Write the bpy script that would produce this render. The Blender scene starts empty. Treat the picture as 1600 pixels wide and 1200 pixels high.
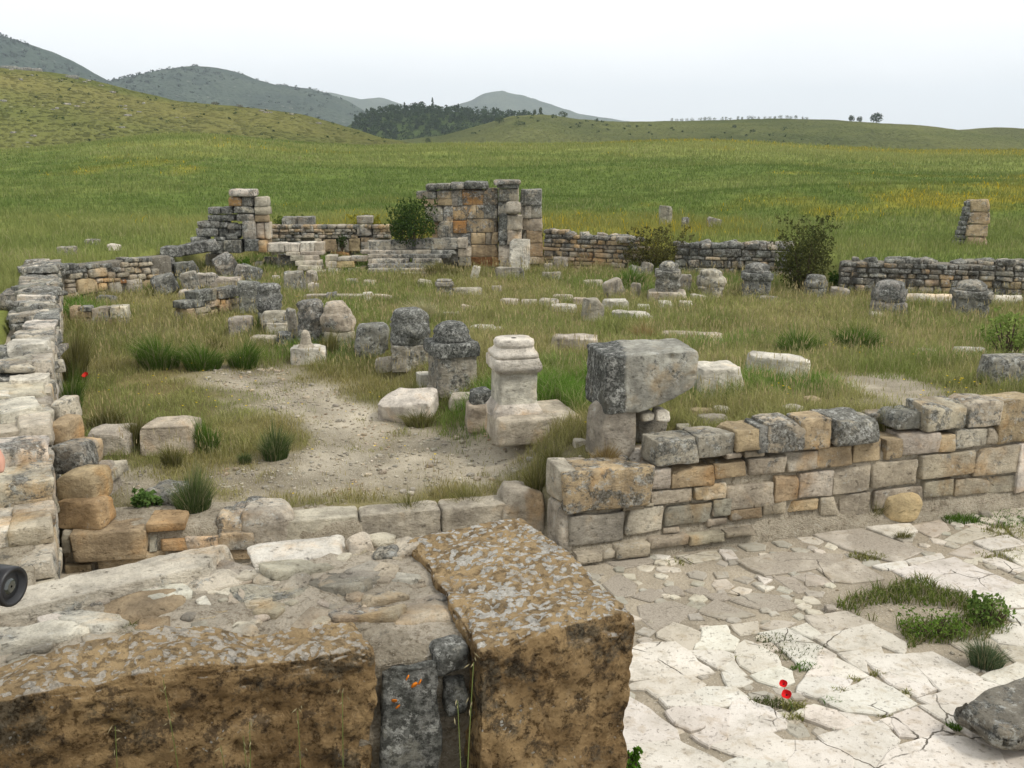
import bpy, bmesh, math, random
import numpy as np
from mathutils import Vector, Matrix

# ------------------------------------------------------------------ camera, sky, sun
S = bpy.context.scene
CAM = np.array([0.0, 0.0, 4.3])
FPX, CX, CY, HORIZ = 1600.0, 800.0, 600.0, 230.0
PITCH = math.atan((CY - HORIZ) / FPX)
SP, CP = math.sin(PITCH), math.cos(PITCH)
cd = bpy.data.cameras.new('camera'); cam = bpy.data.objects.new('camera', cd)
S.collection.objects.link(cam); S.camera = cam
cam.location = CAM; cam.rotation_euler = (math.pi / 2 - PITCH, 0, 0)
cd.sensor_width = 36; cd.lens = 36; cd.clip_start = 0.05; cd.clip_end = 12000

SUN_EL, SUN_AZ = math.radians(52), math.radians(112)      # azimuth clockwise from +Y
w = bpy.data.worlds.new('World'); S.world = w; w.use_nodes = True
nt = w.node_tree; nt.nodes.clear()
def wn(t): return nt.nodes.new(t)
sky = wn('ShaderNodeTexSky'); sky.sky_type = 'NISHITA'; sky.sun_disc = False
sky.sun_elevation = SUN_EL; sky.sun_rotation = SUN_AZ; sky.dust_density = 3.0
bg1 = wn('ShaderNodeBackground'); bg1.inputs[1].default_value = 0.08
nt.links.new(sky.outputs[0], bg1.inputs[0])
bg2 = wn('ShaderNodeBackground'); bg2.inputs[1].default_value = 0.84   # the cloud deck
tc = wn('ShaderNodeTexCoord'); mp = wn('ShaderNodeMapping'); mp.inputs['Scale'].default_value = (1, 1, 4)
nt.links.new(tc.outputs['Generated'], mp.inputs[0])
nz = wn('ShaderNodeTexNoise'); nz.inputs['Scale'].default_value = 1.6; nz.inputs['Detail'].default_value = 5
nt.links.new(mp.outputs[0], nz.inputs['Vector'])
cr = wn('ShaderNodeValToRGB'); cr.color_ramp.elements[0].position = .3; cr.color_ramp.elements[1].position = .72
cr.color_ramp.elements[0].color = (.89, .91, .925, 1); cr.color_ramp.elements[1].color = (1.0, 1.0, 1.0, 1)
nt.links.new(nz.outputs['Fac'], cr.inputs[0]); nt.links.new(cr.outputs[0], bg2.inputs[0])
mxs = wn('ShaderNodeMixShader')
mr = wn('ShaderNodeMapRange'); mr.inputs[1].default_value = .3; mr.inputs[2].default_value = .7
mr.inputs[3].default_value = .88; mr.inputs[4].default_value = .97
nt.links.new(nz.outputs['Fac'], mr.inputs[0]); nt.links.new(mr.outputs[0], mxs.inputs[0])
nt.links.new(bg1.outputs[0], mxs.inputs[1]); nt.links.new(bg2.outputs[0], mxs.inputs[2])
wo = wn('ShaderNodeOutputWorld'); nt.links.new(mxs.outputs[0], wo.inputs[0])

sl = bpy.data.lights.new('sun', 'SUN'); sl.energy = 1.5; sl.angle = math.radians(11); sl.color = (1, .95, .87)
so = bpy.data.objects.new('sun', sl); S.collection.objects.link(so)
sd = Vector((math.cos(SUN_EL) * math.sin(SUN_AZ), math.cos(SUN_EL) * math.cos(SUN_AZ), math.sin(SUN_EL)))
so.rotation_euler = sd.to_track_quat('Z', 'Y').to_euler(); so.location = (30, -10, 60)
S.view_settings.view_transform = 'Standard'; S.view_settings.look = 'None'
S.view_settings.exposure = 0.68; S.view_settings.gamma = 1.0
S.cycles.max_bounces = 5; S.cycles.diffuse_bounces = 2; S.cycles.glossy_bounces = 1
S.cycles.transmission_bounces = 2; S.cycles.transparent_max_bounces = 4; S.cycles.volume_bounces = 0
S.cycles.use_adaptive_sampling = True

COL = S.collection
rng = np.random.default_rng(7)
random.seed(7)

# ------------------------------------------------------------------ numpy noise
def _hash(ix, iy, iz):
    n = (ix.astype(np.int64) * 374761393 + iy.astype(np.int64) * 668265263 + iz.astype(np.int64) * 2147483647 + 1013904223) & 0xffffffff
    n = ((n ^ (n >> 13)) * 1274126177) & 0xffffffff
    n = ((n ^ (n >> 16)) * 2246822519) & 0xffffffff
    return ((n ^ (n >> 15)) & 0xffff) / 65535.0 * 2 - 1
def vnoise(p):
    i = np.floor(p); f = p - i; f = f * f * f * (f * (f * 6 - 15) + 10); i = i.astype(np.int64)
    x, y, z = i[:, 0], i[:, 1], i[:, 2]; fx, fy, fz = f[:, 0], f[:, 1], f[:, 2]
    def L(a, b, t): return a + (b - a) * t
    return L(L(L(_hash(x, y, z), _hash(x+1, y, z), fx), L(_hash(x, y+1, z), _hash(x+1, y+1, z), fx), fy),
             L(L(_hash(x, y, z+1), _hash(x+1, y, z+1), fx), L(_hash(x, y+1, z+1), _hash(x+1, y+1, z+1), fx), fy), fz)
def fbm(p, oct=4, gain=.5):
    r = np.zeros(len(p)); a = 1.0; s = 0
    for k in range(oct):
        r += a * vnoise(p + 17.3 * k); s += a; a *= gain; p = p * 2.03
    return r / s
def n2(x, y, sc, seed=0, oct=3):
    x = np.asarray(x, float); y = np.asarray(y, float)
    return fbm(np.stack([x.ravel() * sc, y.ravel() * sc, np.full(x.size, seed * 7.7 + .37)], 1), oct).reshape(x.shape)
def sstep(a, b, x):
    t = np.clip((x - a) / (b - a), 0, 1); return t * t * (3 - 2 * t)

# ------------------------------------------------------------------ rays of the survey camera -> places on the ground
def ray(u, v):
    a = (u - CX) / FPX; b = (v - CY) / FPX
    return np.array([a, CP - b * SP, -SP - b * CP])
def onz(u, v, z):
    d = ray(u, v); t = (z - CAM[2]) / d[2]; return CAM + d * t
def ond(u, v, y):
    d = ray(u, v); t = y / d[1]; return CAM + d * t
O = np.array([.68, 10.15]); U = np.array([.954, .30]); V = np.array([-.30, .954])
ENC = np.array([(-4.0, -6), (-4.3, 4), (-4.75, 8.6), (-10.75, 23.3), (-9.5, 26.6), (-9.3, 31.6), (-8.0, 33.1), (-3, 33.1), (-2.4, 31.3), (.9, 31.0),
                (3.4, 29.8), (4.9, 29.1), (7.6, 28.4), (8.1, 25.3), (12, 24.3), (25, 21), (60, 12), (60, -6)])
def sdf_poly(x, y, P):
    d = np.full(x.shape, 1e9); inside = np.zeros(x.shape, bool); n = len(P)
    for i in range(n):
        ax, ay = P[i]; bx, by = P[(i + 1) % n]
        ex, ey = bx - ax, by - ay
        t = np.clip(((x - ax) * ex + (y - ay) * ey) / (ex * ex + ey * ey), 0, 1)
        d = np.minimum(d, (x - ax - t * ex) ** 2 + (y - ay - t * ey) ** 2)
        c = ((ay > y) != (by > y)) & (x < ex * (y - ay) / (ey + 1e-12) + ax)
        inside ^= c
    d = np.sqrt(d); return np.where(inside, -d, d)
PED = np.array([(.15, 10.6), (-.1, 12.3), (-1.9, 16.4), (-3.4, 19.0), (-6.5, 25.5)])
def pedline(y): return np.interp(y, PED[:, 1], PED[:, 0])
def vbound(u): return np.interp(u, [-7, -3.2, -3.05, -.12, -.05], [2.0, 1.5, 1.28, .88, .32])
def H(x, y):
    x = np.asarray(x, float); y = np.asarray(y, float)
    rx, ry = x - O[0], y - O[1]; u = rx * U[0] + ry * U[1]; v = rx * V[0] + ry * V[1]
    court = .40 + .024 * np.clip(y - 10.5, -1, 20)
    zr = .9 + .075 * np.clip(u, 0, 3.4)
    terr = zr + (.82 - zr) * sstep(11.5, 20, y)
    z = court + (terr - court) * sstep(-.2, .9, x - pedline(y))
    z = z + .045 * n2(x, y, .8, 3)
    vb = vbound(u)
    z = z * sstep(-.14, .14, v - vb)
    z = z + .012 * n2(x, y, 2.5, 5, 2)
    # meadow outside the enclosure
    sd_ = sdf_poly(x, y, ENC)
    dd = np.sqrt(x * x + y * y)
    m = 1.5 + 2.2 * sstep(20, 128, dd) ** 0.85 + .5 * n2(x, y * 1.4, .05, 9) * sstep(28, 50, dd) + .06 * n2(x, y, .35, 11)
    m = m + .35 * np.exp(-((y - 47 - .12 * x) / 4.0) ** 2) * sstep(2, 14, x) + .5 * np.exp(-((y - 78 + .1 * x) / 8.0) ** 2) * n2(x, y, .03, 21)
    xs_ = x * 115 / np.maximum(y, 30); m = m + (2.0 * np.exp(-((xs_ + 36) / 14) ** 2) + .9 * np.exp(-((xs_ + 6) / 12) ** 2) + 1.3 * np.exp(-((xs_ - 19) / 16) ** 2)) * sstep(50, 112, dd)
    m = m - 9 * sstep(125, 230, dd) - 25 * sstep(230, 1500, dd)
    z = z + (m - z) * sstep(-.05, .35, sd_)
    # bank the picture is taken from
    bank = 2.7 - 1.75 * sstep(1.75, 3.3, y + .12 * x)
    k = sstep(1.0, .35, x) * sstep(3.9, 3.3, y)
    z = z + (bank - z) * k
    return z
def G(u, v):
    d = ray(u, v); t = np.concatenate([np.arange(3.5, 40, .05), np.arange(40, 260, .5)])
    p = CAM[None] + d[None] * t[:, None]
    below = p[:, 2] < H(p[:, 0], p[:, 1])
    # skip the bank and anything nearer than the big wall
    below &= (p[:, 1] > 4.6)
    if not below.any(): raise ValueError((u, v))
    i = int(np.argmax(below)); a, b = t[i - 1], t[i]
    for _ in range(18):
        m = (a + b) / 2; q = CAM + d * m
        if q[2] < float(H(q[0], q[1])): b = m
        else: a = m
    q = CAM + d * b; return q, b

# ------------------------------------------------------------------ mesh helpers
class MB:
    def __init__(s): s.v = []; s.q = []; s.t = []; s.c = []; s.n = 0
    def add(s, v, quads=None, tris=None, col=(.5, .5, .5), a=0.0):
        v = np.asarray(v, float); s.v.append(v)
        if quads is not None and len(quads): s.q.append(np.asarray(quads, np.int64) + s.n)
        if tris is not None and len(tris): s.t.append(np.asarray(tris, np.int64) + s.n)
        c = np.asarray(col, float)
        if c.ndim == 1: c = np.tile(c[:3], (len(v), 1))
        aa = np.full((len(v), 1), a) if np.isscalar(a) else np.asarray(a).reshape(-1, 1)
        s.c.append(np.concatenate([c[:, :3], aa], 1)); s.n += len(v)
    def build(s, name, mat, parent=None, origin=None, smooth=True):
        v = np.concatenate(s.v); c = np.concatenate(s.c)
        if origin is not None: v = v - np.asarray(origin)[None]
        q = np.concatenate(s.q) if s.q else np.zeros((0, 4), np.int64)
        t = np.concatenate(s.t) if s.t else np.zeros((0, 3), np.int64)
        me = bpy.data.meshes.new(name)
        me.vertices.add(len(v)); me.vertices.foreach_set('co', v.astype(np.float32).ravel())
        lo = np.concatenate([q.ravel(), t.ravel()]); me.loops.add(len(lo)); me.loops.foreach_set('vertex_index', lo.astype(np.int32))
        st = np.concatenate([np.arange(len(q)) * 4, len(q) * 4 + np.arange(len(t)) * 3])
        me.polygons.add(len(st)); me.polygons.foreach_set('loop_start', st.astype(np.int32))
        me.polygons.foreach_set('use_smooth', np.full(len(st), smooth))
        me.update(calc_edges=True)
        at = me.attributes.new('col', 'FLOAT_COLOR', 'POINT'); at.data.foreach_set('color', c.astype(np.float32).ravel())
        me.materials.append(mat)
        o = bpy.data.objects.new(name, me); COL.objects.link(o)
        if origin is not None and parent is None: o.location = origin
        if parent is not None: o.parent = parent
        return o
def tag(o, label=None, cat=None, group=None, kind=None):
    if label: o['label'] = label
    if cat: o['category'] = cat
    if group: o['group'] = group
    if kind: o['kind'] = kind
    return o
def empty(name, loc, label, cat, group=None):
    o = bpy.data.objects.new(name, None); COL.objects.link(o); o.location = loc; o.empty_display_size = .2
    return tag(o, label, cat, group)

_tpl = {}
def cube_tpl(nx, ny, nz):
    k = (nx, ny, nz)
    if k in _tpl: return _tpl[k]
    idx = {}; vs = []; qs = []
    def vid(i, j, l):
        key = (i, j, l)
        if key not in idx: idx[key] = len(vs); vs.append((2 * i / nx - 1, 2 * j / ny - 1, 2 * l / nz - 1))
        return idx[key]
    for i in range(nx):
        for j in range(ny):
            qs.append((vid(i, j, 0), vid(i, j+1, 0), vid(i+1, j+1, 0), vid(i+1, j, 0)))
            qs.append((vid(i, j, nz), vid(i+1, j, nz), vid(i+1, j+1, nz), vid(i, j+1, nz)))
    for i in range(nx):
        for l in range(nz):
            qs.append((vid(i, 0, l), vid(i+1, 0, l), vid(i+1, 0, l+1), vid(i, 0, l+1)))
            qs.append((vid(i, ny, l), vid(i, ny, l+1), vid(i+1, ny, l+1), vid(i+1, ny, l)))
    for j in range(ny):
        for l in range(nz):
            qs.append((vid(0, j, l), vid(0, j, l+1), vid(0, j+1, l+1), vid(0, j+1, l)))
            qs.append((vid(nx, j, l), vid(nx, j+1, l), vid(nx, j+1, l+1), vid(nx, j, l+1)))
    va = np.array(vs); va = np.sin(va * math.pi / 2); va = .45 * va + .55 * np.sin(va * math.pi / 2)
    _tpl[k] = (va, np.array(qs)); return _tpl[k]
def rotm(yaw=0, rx=0, ry=0):
    return np.array((Matrix.Rotation(math.radians(yaw), 3, 'Z') @ Matrix.Rotation(math.radians(rx), 3, 'X') @ Matrix.Rotation(math.radians(ry), 3, 'Y')))
def stone_verts(size, seed, k=9, rough=.06, n=5, chips=1, warp=.08, fine=0.0, res=None):
    sx, sy, sz = size; m = max(size)
    if res is None: res = [max(2, min(14, int(round(n * (.45 + .75 * s_ / m))))) for s_ in size]
    p, q = cube_tpl(*res)
    p = p.copy(); r_ = np.random.default_rng(seed)
    rr = (np.abs(p) ** k).sum(1) ** (1 / k); p = p / rr[:, None]
    nrm = np.sign(p) * np.abs(p) ** (k - 1); nrm /= np.linalg.norm(nrm, axis=1)[:, None] + 1e-9
    h = np.array(size) / 2
    # warped corners: taper and skew
    tp = r_.uniform(-warp, warp, 6)
    x, y, z = p[:, 0].copy(), p[:, 1].copy(), p[:, 2].copy()
    p[:, 0] = x * (1 + tp[0] * z + tp[1] * y); p[:, 1] = y * (1 + tp[2] * z + tp[3] * x); p[:, 2] = z * (1 + tp[4] * x + tp[5] * y)
    v = p * h
    for c in range(chips + (4 if n >= 9 and chips else 0)):
        d = r_.normal(size=3); d[2] = abs(d[2]) * .8; d /= np.linalg.norm(d)
        sup = (np.abs(d) * h).sum(); off = sup * (r_.uniform(.66, .84) if c < chips else r_.uniform(.78, .93))
        ex = np.maximum(0, v @ d - off); v -= ex[:, None] * d[None]
    mn = min(size); f = 1.7 / max(mn, .08)
    disp = fbm(v * f * .6 + seed * 1.37, 4, .55) * rough * min(mn, .7) * .8
    disp = disp + min(.016, .05 * mn) * fbm(v * np.array([7, 7, 11.0]) + seed * .7, 4, .6)
    if fine: disp = disp + fine * fbm(v * 18 + seed, 4, .65)
    v = v + nrm * disp[:, None]
    return v, q
CL = dict(marble=(.56, .52, .44), white=(.66, .63, .56), grey=(.29, .29, .26), dgrey=(.15, .155, .14), tan=(.44, .35, .23),
          orange=(.42, .26, .12), beige=(.46, .41, .325), pale=(.52, .48, .40), yellow=(.58, .47, .28), ochre=(.40, .285, .165), rust=(.33, .17, .08), mid=(.38, .355, .30), pink=(.52, .455, .37))
def jit(c, s=.12, r_=rng):
    c = np.array(CL[c] if isinstance(c, str) else c); return np.clip(c * (1 + r_.uniform(-s, s)) * (1 + r_.uniform(-.02, .02, 3)), 0, .8)
_seed = [100]
def sd():
    _seed[0] += 1; return _seed[0]
def put_stone(mb, c, size, yaw=0, rx=0, ry=0, col='beige', lich=.3, **kw):
    v, q = stone_verts(size, sd(), **kw); v = v @ rotm(yaw, rx, ry).T + np.asarray(c)[None]
    mb.add(v, quads=q, col=jit(col), a=lich)

# ------------------------------------------------------------------ materials
class NT:
    def __init__(s, name):
        s.m = bpy.data.materials.new(name); s.m.use_nodes = True; s.t = s.m.node_tree; s.t.nodes.clear()
        s.out = s.t.nodes.new('ShaderNodeOutputMaterial')
    def n(s, typ, **kw):
        nd = s.t.nodes.new(typ)
        for k, v in kw.items():
            if hasattr(nd, k) and k not in ('Scale',): setattr(nd, k, v)
        return nd
    def l(s, a, b): s.t.links.new(a, b)
    def noise(s, vec, scale, detail=6, rough=.6, dist=0):
        nd = s.t.nodes.new('ShaderNodeTexNoise'); nd.inputs['Scale'].default_value = scale; nd.inputs['Detail'].default_value = detail
        nd.inputs['Roughness'].default_value = rough; nd.inputs['Distortion'].default_value = dist; s.l(vec, nd.inputs['Vector']); return nd.outputs['Fac']
    def vor(s, vec, scale, feat='F1', out='Distance'):
        nd = s.t.nodes.new('ShaderNodeTexVoronoi'); nd.feature = feat; nd.inputs['Scale'].default_value = scale; s.l(vec, nd.inputs['Vector']); return nd.outputs[out]
    def ramp(s, f, lo, hi, a=0.0, b=1.0):
        nd = s.t.nodes.new('ShaderNodeMapRange'); nd.interpolation_type = 'SMOOTHSTEP'
        for i, v in ((1, lo), (2, hi), (3, a), (4, b)): nd.inputs[i].default_value = v
        s.l(f, nd.inputs[0]); return nd.outputs[0]
    def math(s, op, a, b=None):
        nd = s.t.nodes.new('ShaderNodeMath'); nd.operation = op
        for i, x in enumerate((a, b)):
            if x is None: continue
            if isinstance(x, (int, float)): nd.inputs[i].default_value = x
            else: s.l(x, nd.inputs[i])
        return nd.outputs[0]
    def mix(s, f, a, b, mode='MIX'):
        nd = s.t.nodes.new('ShaderNodeMix'); nd.data_type = 'RGBA'; nd.blend_type = mode
        for i, x in ((0, f), (6, a), (7, b)):
            if isinstance(x, (int, float)): nd.inputs[i].default_value = x
            elif isinstance(x, tuple): nd.inputs[i].default_value = (*x, 1)
            else: s.l(x, nd.inputs[i])
        return nd.outputs[2]
    def attr(s):
        nd = s.t.nodes.new('ShaderNodeAttribute'); nd.attribute_name = 'col'; return nd.outputs['Color'], nd.outputs['Alpha']
    def pos(s, obj=True):
        return s.t.nodes.new('ShaderNodeTexCoord').outputs['Object']
    def normalz(s):
        g = s.t.nodes.new('ShaderNodeNewGeometry'); x = s.t.nodes.new('ShaderNodeSeparateXYZ'); s.l(g.outputs['Normal'], x.inputs[0]); return x.outputs[2]
    def bump(s, h, strength, dist, prev=None):
        nd = s.t.nodes.new('ShaderNodeBump'); nd.inputs['Strength'].default_value = strength; nd.inputs['Distance'].default_value = dist
        s.l(h, nd.inputs['Height'])
        if prev is not None: s.l(prev, nd.inputs['Normal'])
        return nd.outputs[0]
    def fin(s, col, bump=None, rough=.9, spec=.25):
        b = s.t.nodes.new('ShaderNodeBsdfPrincipled')
        if isinstance(col, tuple): b.inputs['Base Color'].default_value = (*col, 1)
        else: s.l(col, b.inputs['Base Color'])
        b.inputs['Roughness'].default_value = rough; b.inputs['Specular IOR Level'].default_value = spec
        if bump is not None: s.l(bump, b.inputs['Normal'])
        s.l(b.outputs[0], s.out.inputs[0]); return s.m

def m_stone(name='stone', k=1.0, streak=.35):
    s = NT(name); P = s.pos(); c, a = s.attr()
    mpn = s.t.nodes.new('ShaderNodeMapping'); mpn.inputs['Scale'].default_value = (1, 1, 1.5); s.l(P, mpn.inputs[0]); PL = mpn.outputs[0]     # bedding
    mps = s.t.nodes.new('ShaderNodeMapping'); mps.inputs['Scale'].default_value = (1, 1, .12); s.l(P, mps.inputs[0]); PS = mps.outputs[0]     # run-off
    big = s.noise(P, 2.4 * k, 9, .68); fine = s.noise(PL, 19 * k, 9, .75); vfine = s.noise(P, 60 * k, 4, .7)
    c1 = s.mix(s.ramp(big, .32, .68), s.mix(1.0, c, (.58, .56, .53), 'MULTIPLY'), s.mix(1.0, c, (1.34, 1.31, 1.24), 'MULTIPLY'))
    warm = s.ramp(s.noise(P, 1.3 * k, 7, .65, .3), .50, .68, 0, .72)
    c2 = s.mix(warm, c1, s.mix(1.0, c1, (1.04, .78, .50), 'MULTIPLY'))
    c2 = s.mix(s.ramp(fine, .30, .50, .55, 0), c2, s.mix(1.0, c2, (.62, .58, .52), 'MULTIPLY'))
    c2 = s.mix(s.ramp(vfine, .52, .66, 0, .45), c2, s.mix(1.0, c2, (.55, .52, .47), 'MULTIPLY'))
    pit = s.ramp(s.noise(PL, 15 * k, 8, .8), .585, .66)
    c3 = s.mix(s.math('MULTIPLY', pit, .65), c2, s.mix(1.0, c2, (.30, .27, .23), 'MULTIPLY'))
    # grey / black lichen crust
    ln = s.noise(P, 3.6 * k, 14, .78, .2)
    e = s.math('ADD', ln, s.math('MULTIPLY', s.math('SUBTRACT', a, .42), .50))
    dk = s.ramp(e, .49, .555)
    gn = s.noise(P, 26 * k, 8, .75)
    dcol = s.mix(s.ramp(gn, .42, .58), (.035, .037, .034), s.mix(s.ramp(s.noise(P, 6 * k, 6, .7), .4, .6), (.15, .155, .14), (.30, .30, .275)))
    c4 = s.mix(s.math('MULTIPLY', dk, .82), c3, dcol)
    ph = s.ramp(s.noise(P, 10 * k, 10, .8), .545, .585)
    c5 = s.mix(s.math('MULTIPLY', s.math('MULTIPLY', ph, s.ramp(e, .40, .52)), .7), c4, (.52, .52, .475))
    sk = s.math('MULTIPLY', s.ramp(s.noise(PS, 6.5 * k, 6, .7), .53, .64), s.ramp(a, .05, .5, 0, streak))
    c6 = s.mix(sk, c5, (.055, .055, .05))
    h = s.math('ADD', s.noise(PL, 7 * k, 12, .7), s.math('SUBTRACT', s.math('MULTIPLY', fine, .6), s.math('MULTIPLY', pit, .35)))
    h = s.math('ADD', h, s.math('MULTIPLY', vfine, .15))
    return s.fin(c6, s.bump(h, 1.0, .055 / k), .93, .15)
STONE = m_stone('stone', 1.0, .3); STONEF = m_stone('far_stone', .75, .75)

def m_trav():
    s = NT('travertine'); P = s.pos(); c, a = s.attr()
    big = s.noise(P, 2.6, 9, .7); med = s.noise(P, 8, 10, .76); fine = s.noise(P, 42, 7, .75)
    base = s.mix(s.ramp(big, .36, .64), (.28, .18, .082), (.56, .385, .19))
    base = s.mix(s.ramp(med, .51, .60, 0, .8), base, (.09, .065, .042))
    base = s.mix(s.ramp(med, .30, .44, .75, 0), base, (.52, .385, .22))
    crust = s.ramp(s.noise(P, 2.1, 11, .8), .50, .58)
    nzz = s.ramp(s.normalz(), .2, .7, .8, .12)
    base = s.mix(s.math('MULTIPLY', crust, nzz), base, s.mix(s.ramp(fine, .42, .58), (.04, .036, .028), (.20, .175, .125)))
    base = s.mix(s.ramp(fine, .54, .66, 0, .6), base, s.mix(1.0, base, (.4, .36, .3), 'MULTIPLY'))
    hol = s.ramp(s.noise(P, 19, 9, .8), .53, .60); base = s.mix(s.math('MULTIPLY', hol, .75), base, s.mix(1.0, base, (.26, .22, .17), 'MULTIPLY'))
    base = s.mix(s.ramp(s.noise(P, 13, 9, .8), .56, .64, 0, .6), base, (.64, .44, .22))
    # pale lichen scabs, thick on the weathered top
    nz_ = s.normalz(); up = s.ramp(nz_, .35, .85)
    warpv = s.t.nodes.new('ShaderNodeMix'); warpv.data_type = 'VECTOR'; 
    vn = s.t.nodes.new('ShaderNodeTexNoise'); vn.inputs['Scale'].default_value = 14; vn.inputs['Detail'].default_value = 3; s.l(P, vn.inputs['Vector'])
    warpv.inputs[0].default_value = .06; s.l(P, warpv.inputs[4]); s.l(vn.outputs['Color'], warpv.inputs[5])
    vd = s.vor(warpv.outputs[1], 25, 'F1'); scab = s.ramp(s.math('ADD', s.math('SUBTRACT', vd, s.ramp(s.noise(P, 3.1, 8, .7), .48, .62, -.06, .24)), s.math('MULTIPLY', s.math('SUBTRACT', s.noise(P, 46, 4, .6), .5), .9)), .43, .49, 1, 0)
    pm = s.ramp(s.noise(P, 4.2, 8, .75), .34, .46)
    vd2 = s.vor(warpv.outputs[1], 34, 'F1'); sp = s.ramp(vd2, .15, .22, 1, 0)
    m1 = s.math('MULTIPLY', s.math('MULTIPLY', scab, pm), s.math('MULTIPLY', up, a)); base = s.mix(s.math('MULTIPLY', up, .35), base, (.60, .46, .27))
    sidem = s.math('MULTIPLY', s.math('MULTIPLY', sp, s.ramp(s.noise(P, 5, 3, .5), .55, .63)), .8)
    lich = s.mix(s.ramp(fine, .35, .6), (.50, .47, .40), (.76, .74, .68))
    base = s.mix(s.math('MULTIPLY', m1, .9), base, lich); base = s.mix(sidem, base, (.55, .54, .48))
    h = s.math('ADD', s.math('SUBTRACT', s.math('MULTIPLY', med, 1.2), s.math('MULTIPLY', hol, .5)), s.math('ADD', s.math('MULTIPLY', fine, .45), s.math('MULTIPLY', m1, .25)))
    return s.fin(base, s.bump(h, 1.0, .07), .95, .12)
TRAV = m_trav()

def m_mortar():
    s = NT('mortar'); P = s.pos(); c, a = s.attr()
    n1 = s.noise(P, 3, 9, .68); n3 = s.noise(P, 30, 8, .75); gr = s.vor(P, 60)
    col = s.mix(s.ramp(n1, .35, .65), s.mix(1.0, c, (.78, .76, .72), 'MULTIPLY'), s.mix(1.0, c, (1.12, 1.1, 1.06), 'MULTIPLY'))
    col = s.mix(s.ramp(n3, .50, .62, 0, .7), col, s.mix(1.0, col, (.5, .47, .42), 'MULTIPLY'))
    n4 = s.noise(P, 11, 10, .78); col = s.mix(s.ramp(n4, .54, .62, 0, .7), col, s.mix(1.0, col, (.42, .39, .34), 'MULTIPLY')); col = s.mix(s.ramp(n4, .36, .44, .6, 0), col, (.60, .555, .46))
    col = s.mix(s.ramp(gr, .12, .22, .45, 0), col, (.62, .58, .5))
    e = s.math('ADD', s.noise(P, 4.5, 10, .72, .4), s.math('MULTIPLY', s.math('SUBTRACT', a, .5), .5))
    col = s.mix(s.ramp(e, .52, .62, 0, .75), col, (.12, .115, .10))
    h = s.math('ADD', n1, s.math('ADD', s.math('MULTIPLY', n3, .5), s.math('MULTIPLY', gr, -.3)))
    h = s.math('ADD', h, s.math('MULTIPLY', n4, 1.2)); return s.fin(col, s.bump(h, 1.0, .05), .96, .1)
MORTAR = m_mortar()

def m_ground():
    s = NT('ground_soil'); P = s.pos(); c, a = s.attr()
    n1 = s.noise(P, .9, 9, .65); n3 = s.noise(P, 22, 8, .72); gr = s.vor(P, 34)
    col = s.mix(s.ramp(n1, .33, .67), s.mix(1.0, c, (.75, .74, .7), 'MULTIPLY'), s.mix(1.0, c, (1.2, 1.18, 1.12), 'MULTIPLY'))
    col = s.mix(s.math('MULTIPLY', s.ramp(n3, .52, .66), .55), col, s.mix(1.0, col, (.5, .48, .43), 'MULTIPLY'))
    col = s.mix(s.math('MULTIPLY', s.ramp(gr, .14, .26, .6, 0), a), col, (.55, .51, .44))
    h = s.math('ADD', s.math('MULTIPLY', n3, .8), s.math('MULTIPLY', gr, -.6))
    return s.fin(col, s.bump(h, .7, .025), 1.0, .05)
GROUND = m_ground()

def m_slab():
    s = NT('paving_stone'); P = s.pos(); c, a = s.attr()
    n1 = s.noise(P, 1.4, 9, .65); n2_ = s.noise(P, 7, 9, .7, .5); n3 = s.noise(P, 55, 5, .7)
    col = s.mix(s.ramp(n1, .35, .65), s.mix(1.0, c, (.86, .84, .80), 'MULTIPLY'), s.mix(1.0, c, (1.08, 1.07, 1.05), 'MULTIPLY'))
    col = s.mix(s.ramp(n2_, .50, .66, 0, .6), col, s.mix(1.0, col, (.70, .63, .53), 'MULTIPLY')); col = s.mix(s.ramp(s.noise(P, 2.6, 11, .78), .52, .62, 0, .55), col, s.mix(1.0, col, (.66, .65, .62), 'MULTIPLY')); col = s.mix(s.ramp(n3, .56, .66, 0, .35), col, s.mix(1.0, col, (.6, .56, .5), 'MULTIPLY'))
    pit = s.ramp(s.noise(P, 26, 5, .65), .60, .65)
    col = s.mix(s.math('MULTIPLY', pit, .45), col, (.24, .20, .16))
    wv = s.t.nodes.new('ShaderNodeMix'); wv.data_type = 'VECTOR'; wn_ = s.t.nodes.new('ShaderNodeTexNoise'); wn_.inputs['Scale'].default_value = 3; wn_.inputs['Detail'].default_value = 5; s.l(P, wn_.inputs['Vector']); wv.inputs[0].default_value = .16; s.l(P, wv.inputs[4]); s.l(wn_.outputs['Color'], wv.inputs[5])
    ck = s.math('MULTIPLY', s.ramp(s.vor(wv.outputs[1], 1.7, 'DISTANCE_TO_EDGE'), .004, .010, 1, 0), s.ramp(s.noise(P, 1.1, 3, .5), .53, .58))
    col = s.mix(ck, col, (.13, .115, .09))
    dirt = s.ramp(s.math('ADD', s.noise(P, .75, 9, .7, .6), s.math('MULTIPLY', s.math('SUBTRACT', a, .5), .7)), .50, .62, 0, .85)
    col = s.mix(dirt, col, s.mix(s.ramp(n3, .4, .6), (.25, .215, .17), (.35, .31, .25)))
    h = s.math('ADD', s.math('MULTIPLY', n2_, .6), s.math('SUBTRACT', s.math('MULTIPLY', n3, .2), s.math('ADD', s.math('MULTIPLY', pit, .5), s.math('MULTIPLY', ck, 1.0))))
    return s.fin(col, s.bump(h, .7, .025), .9, .15)
SLAB = m_slab()

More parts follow.
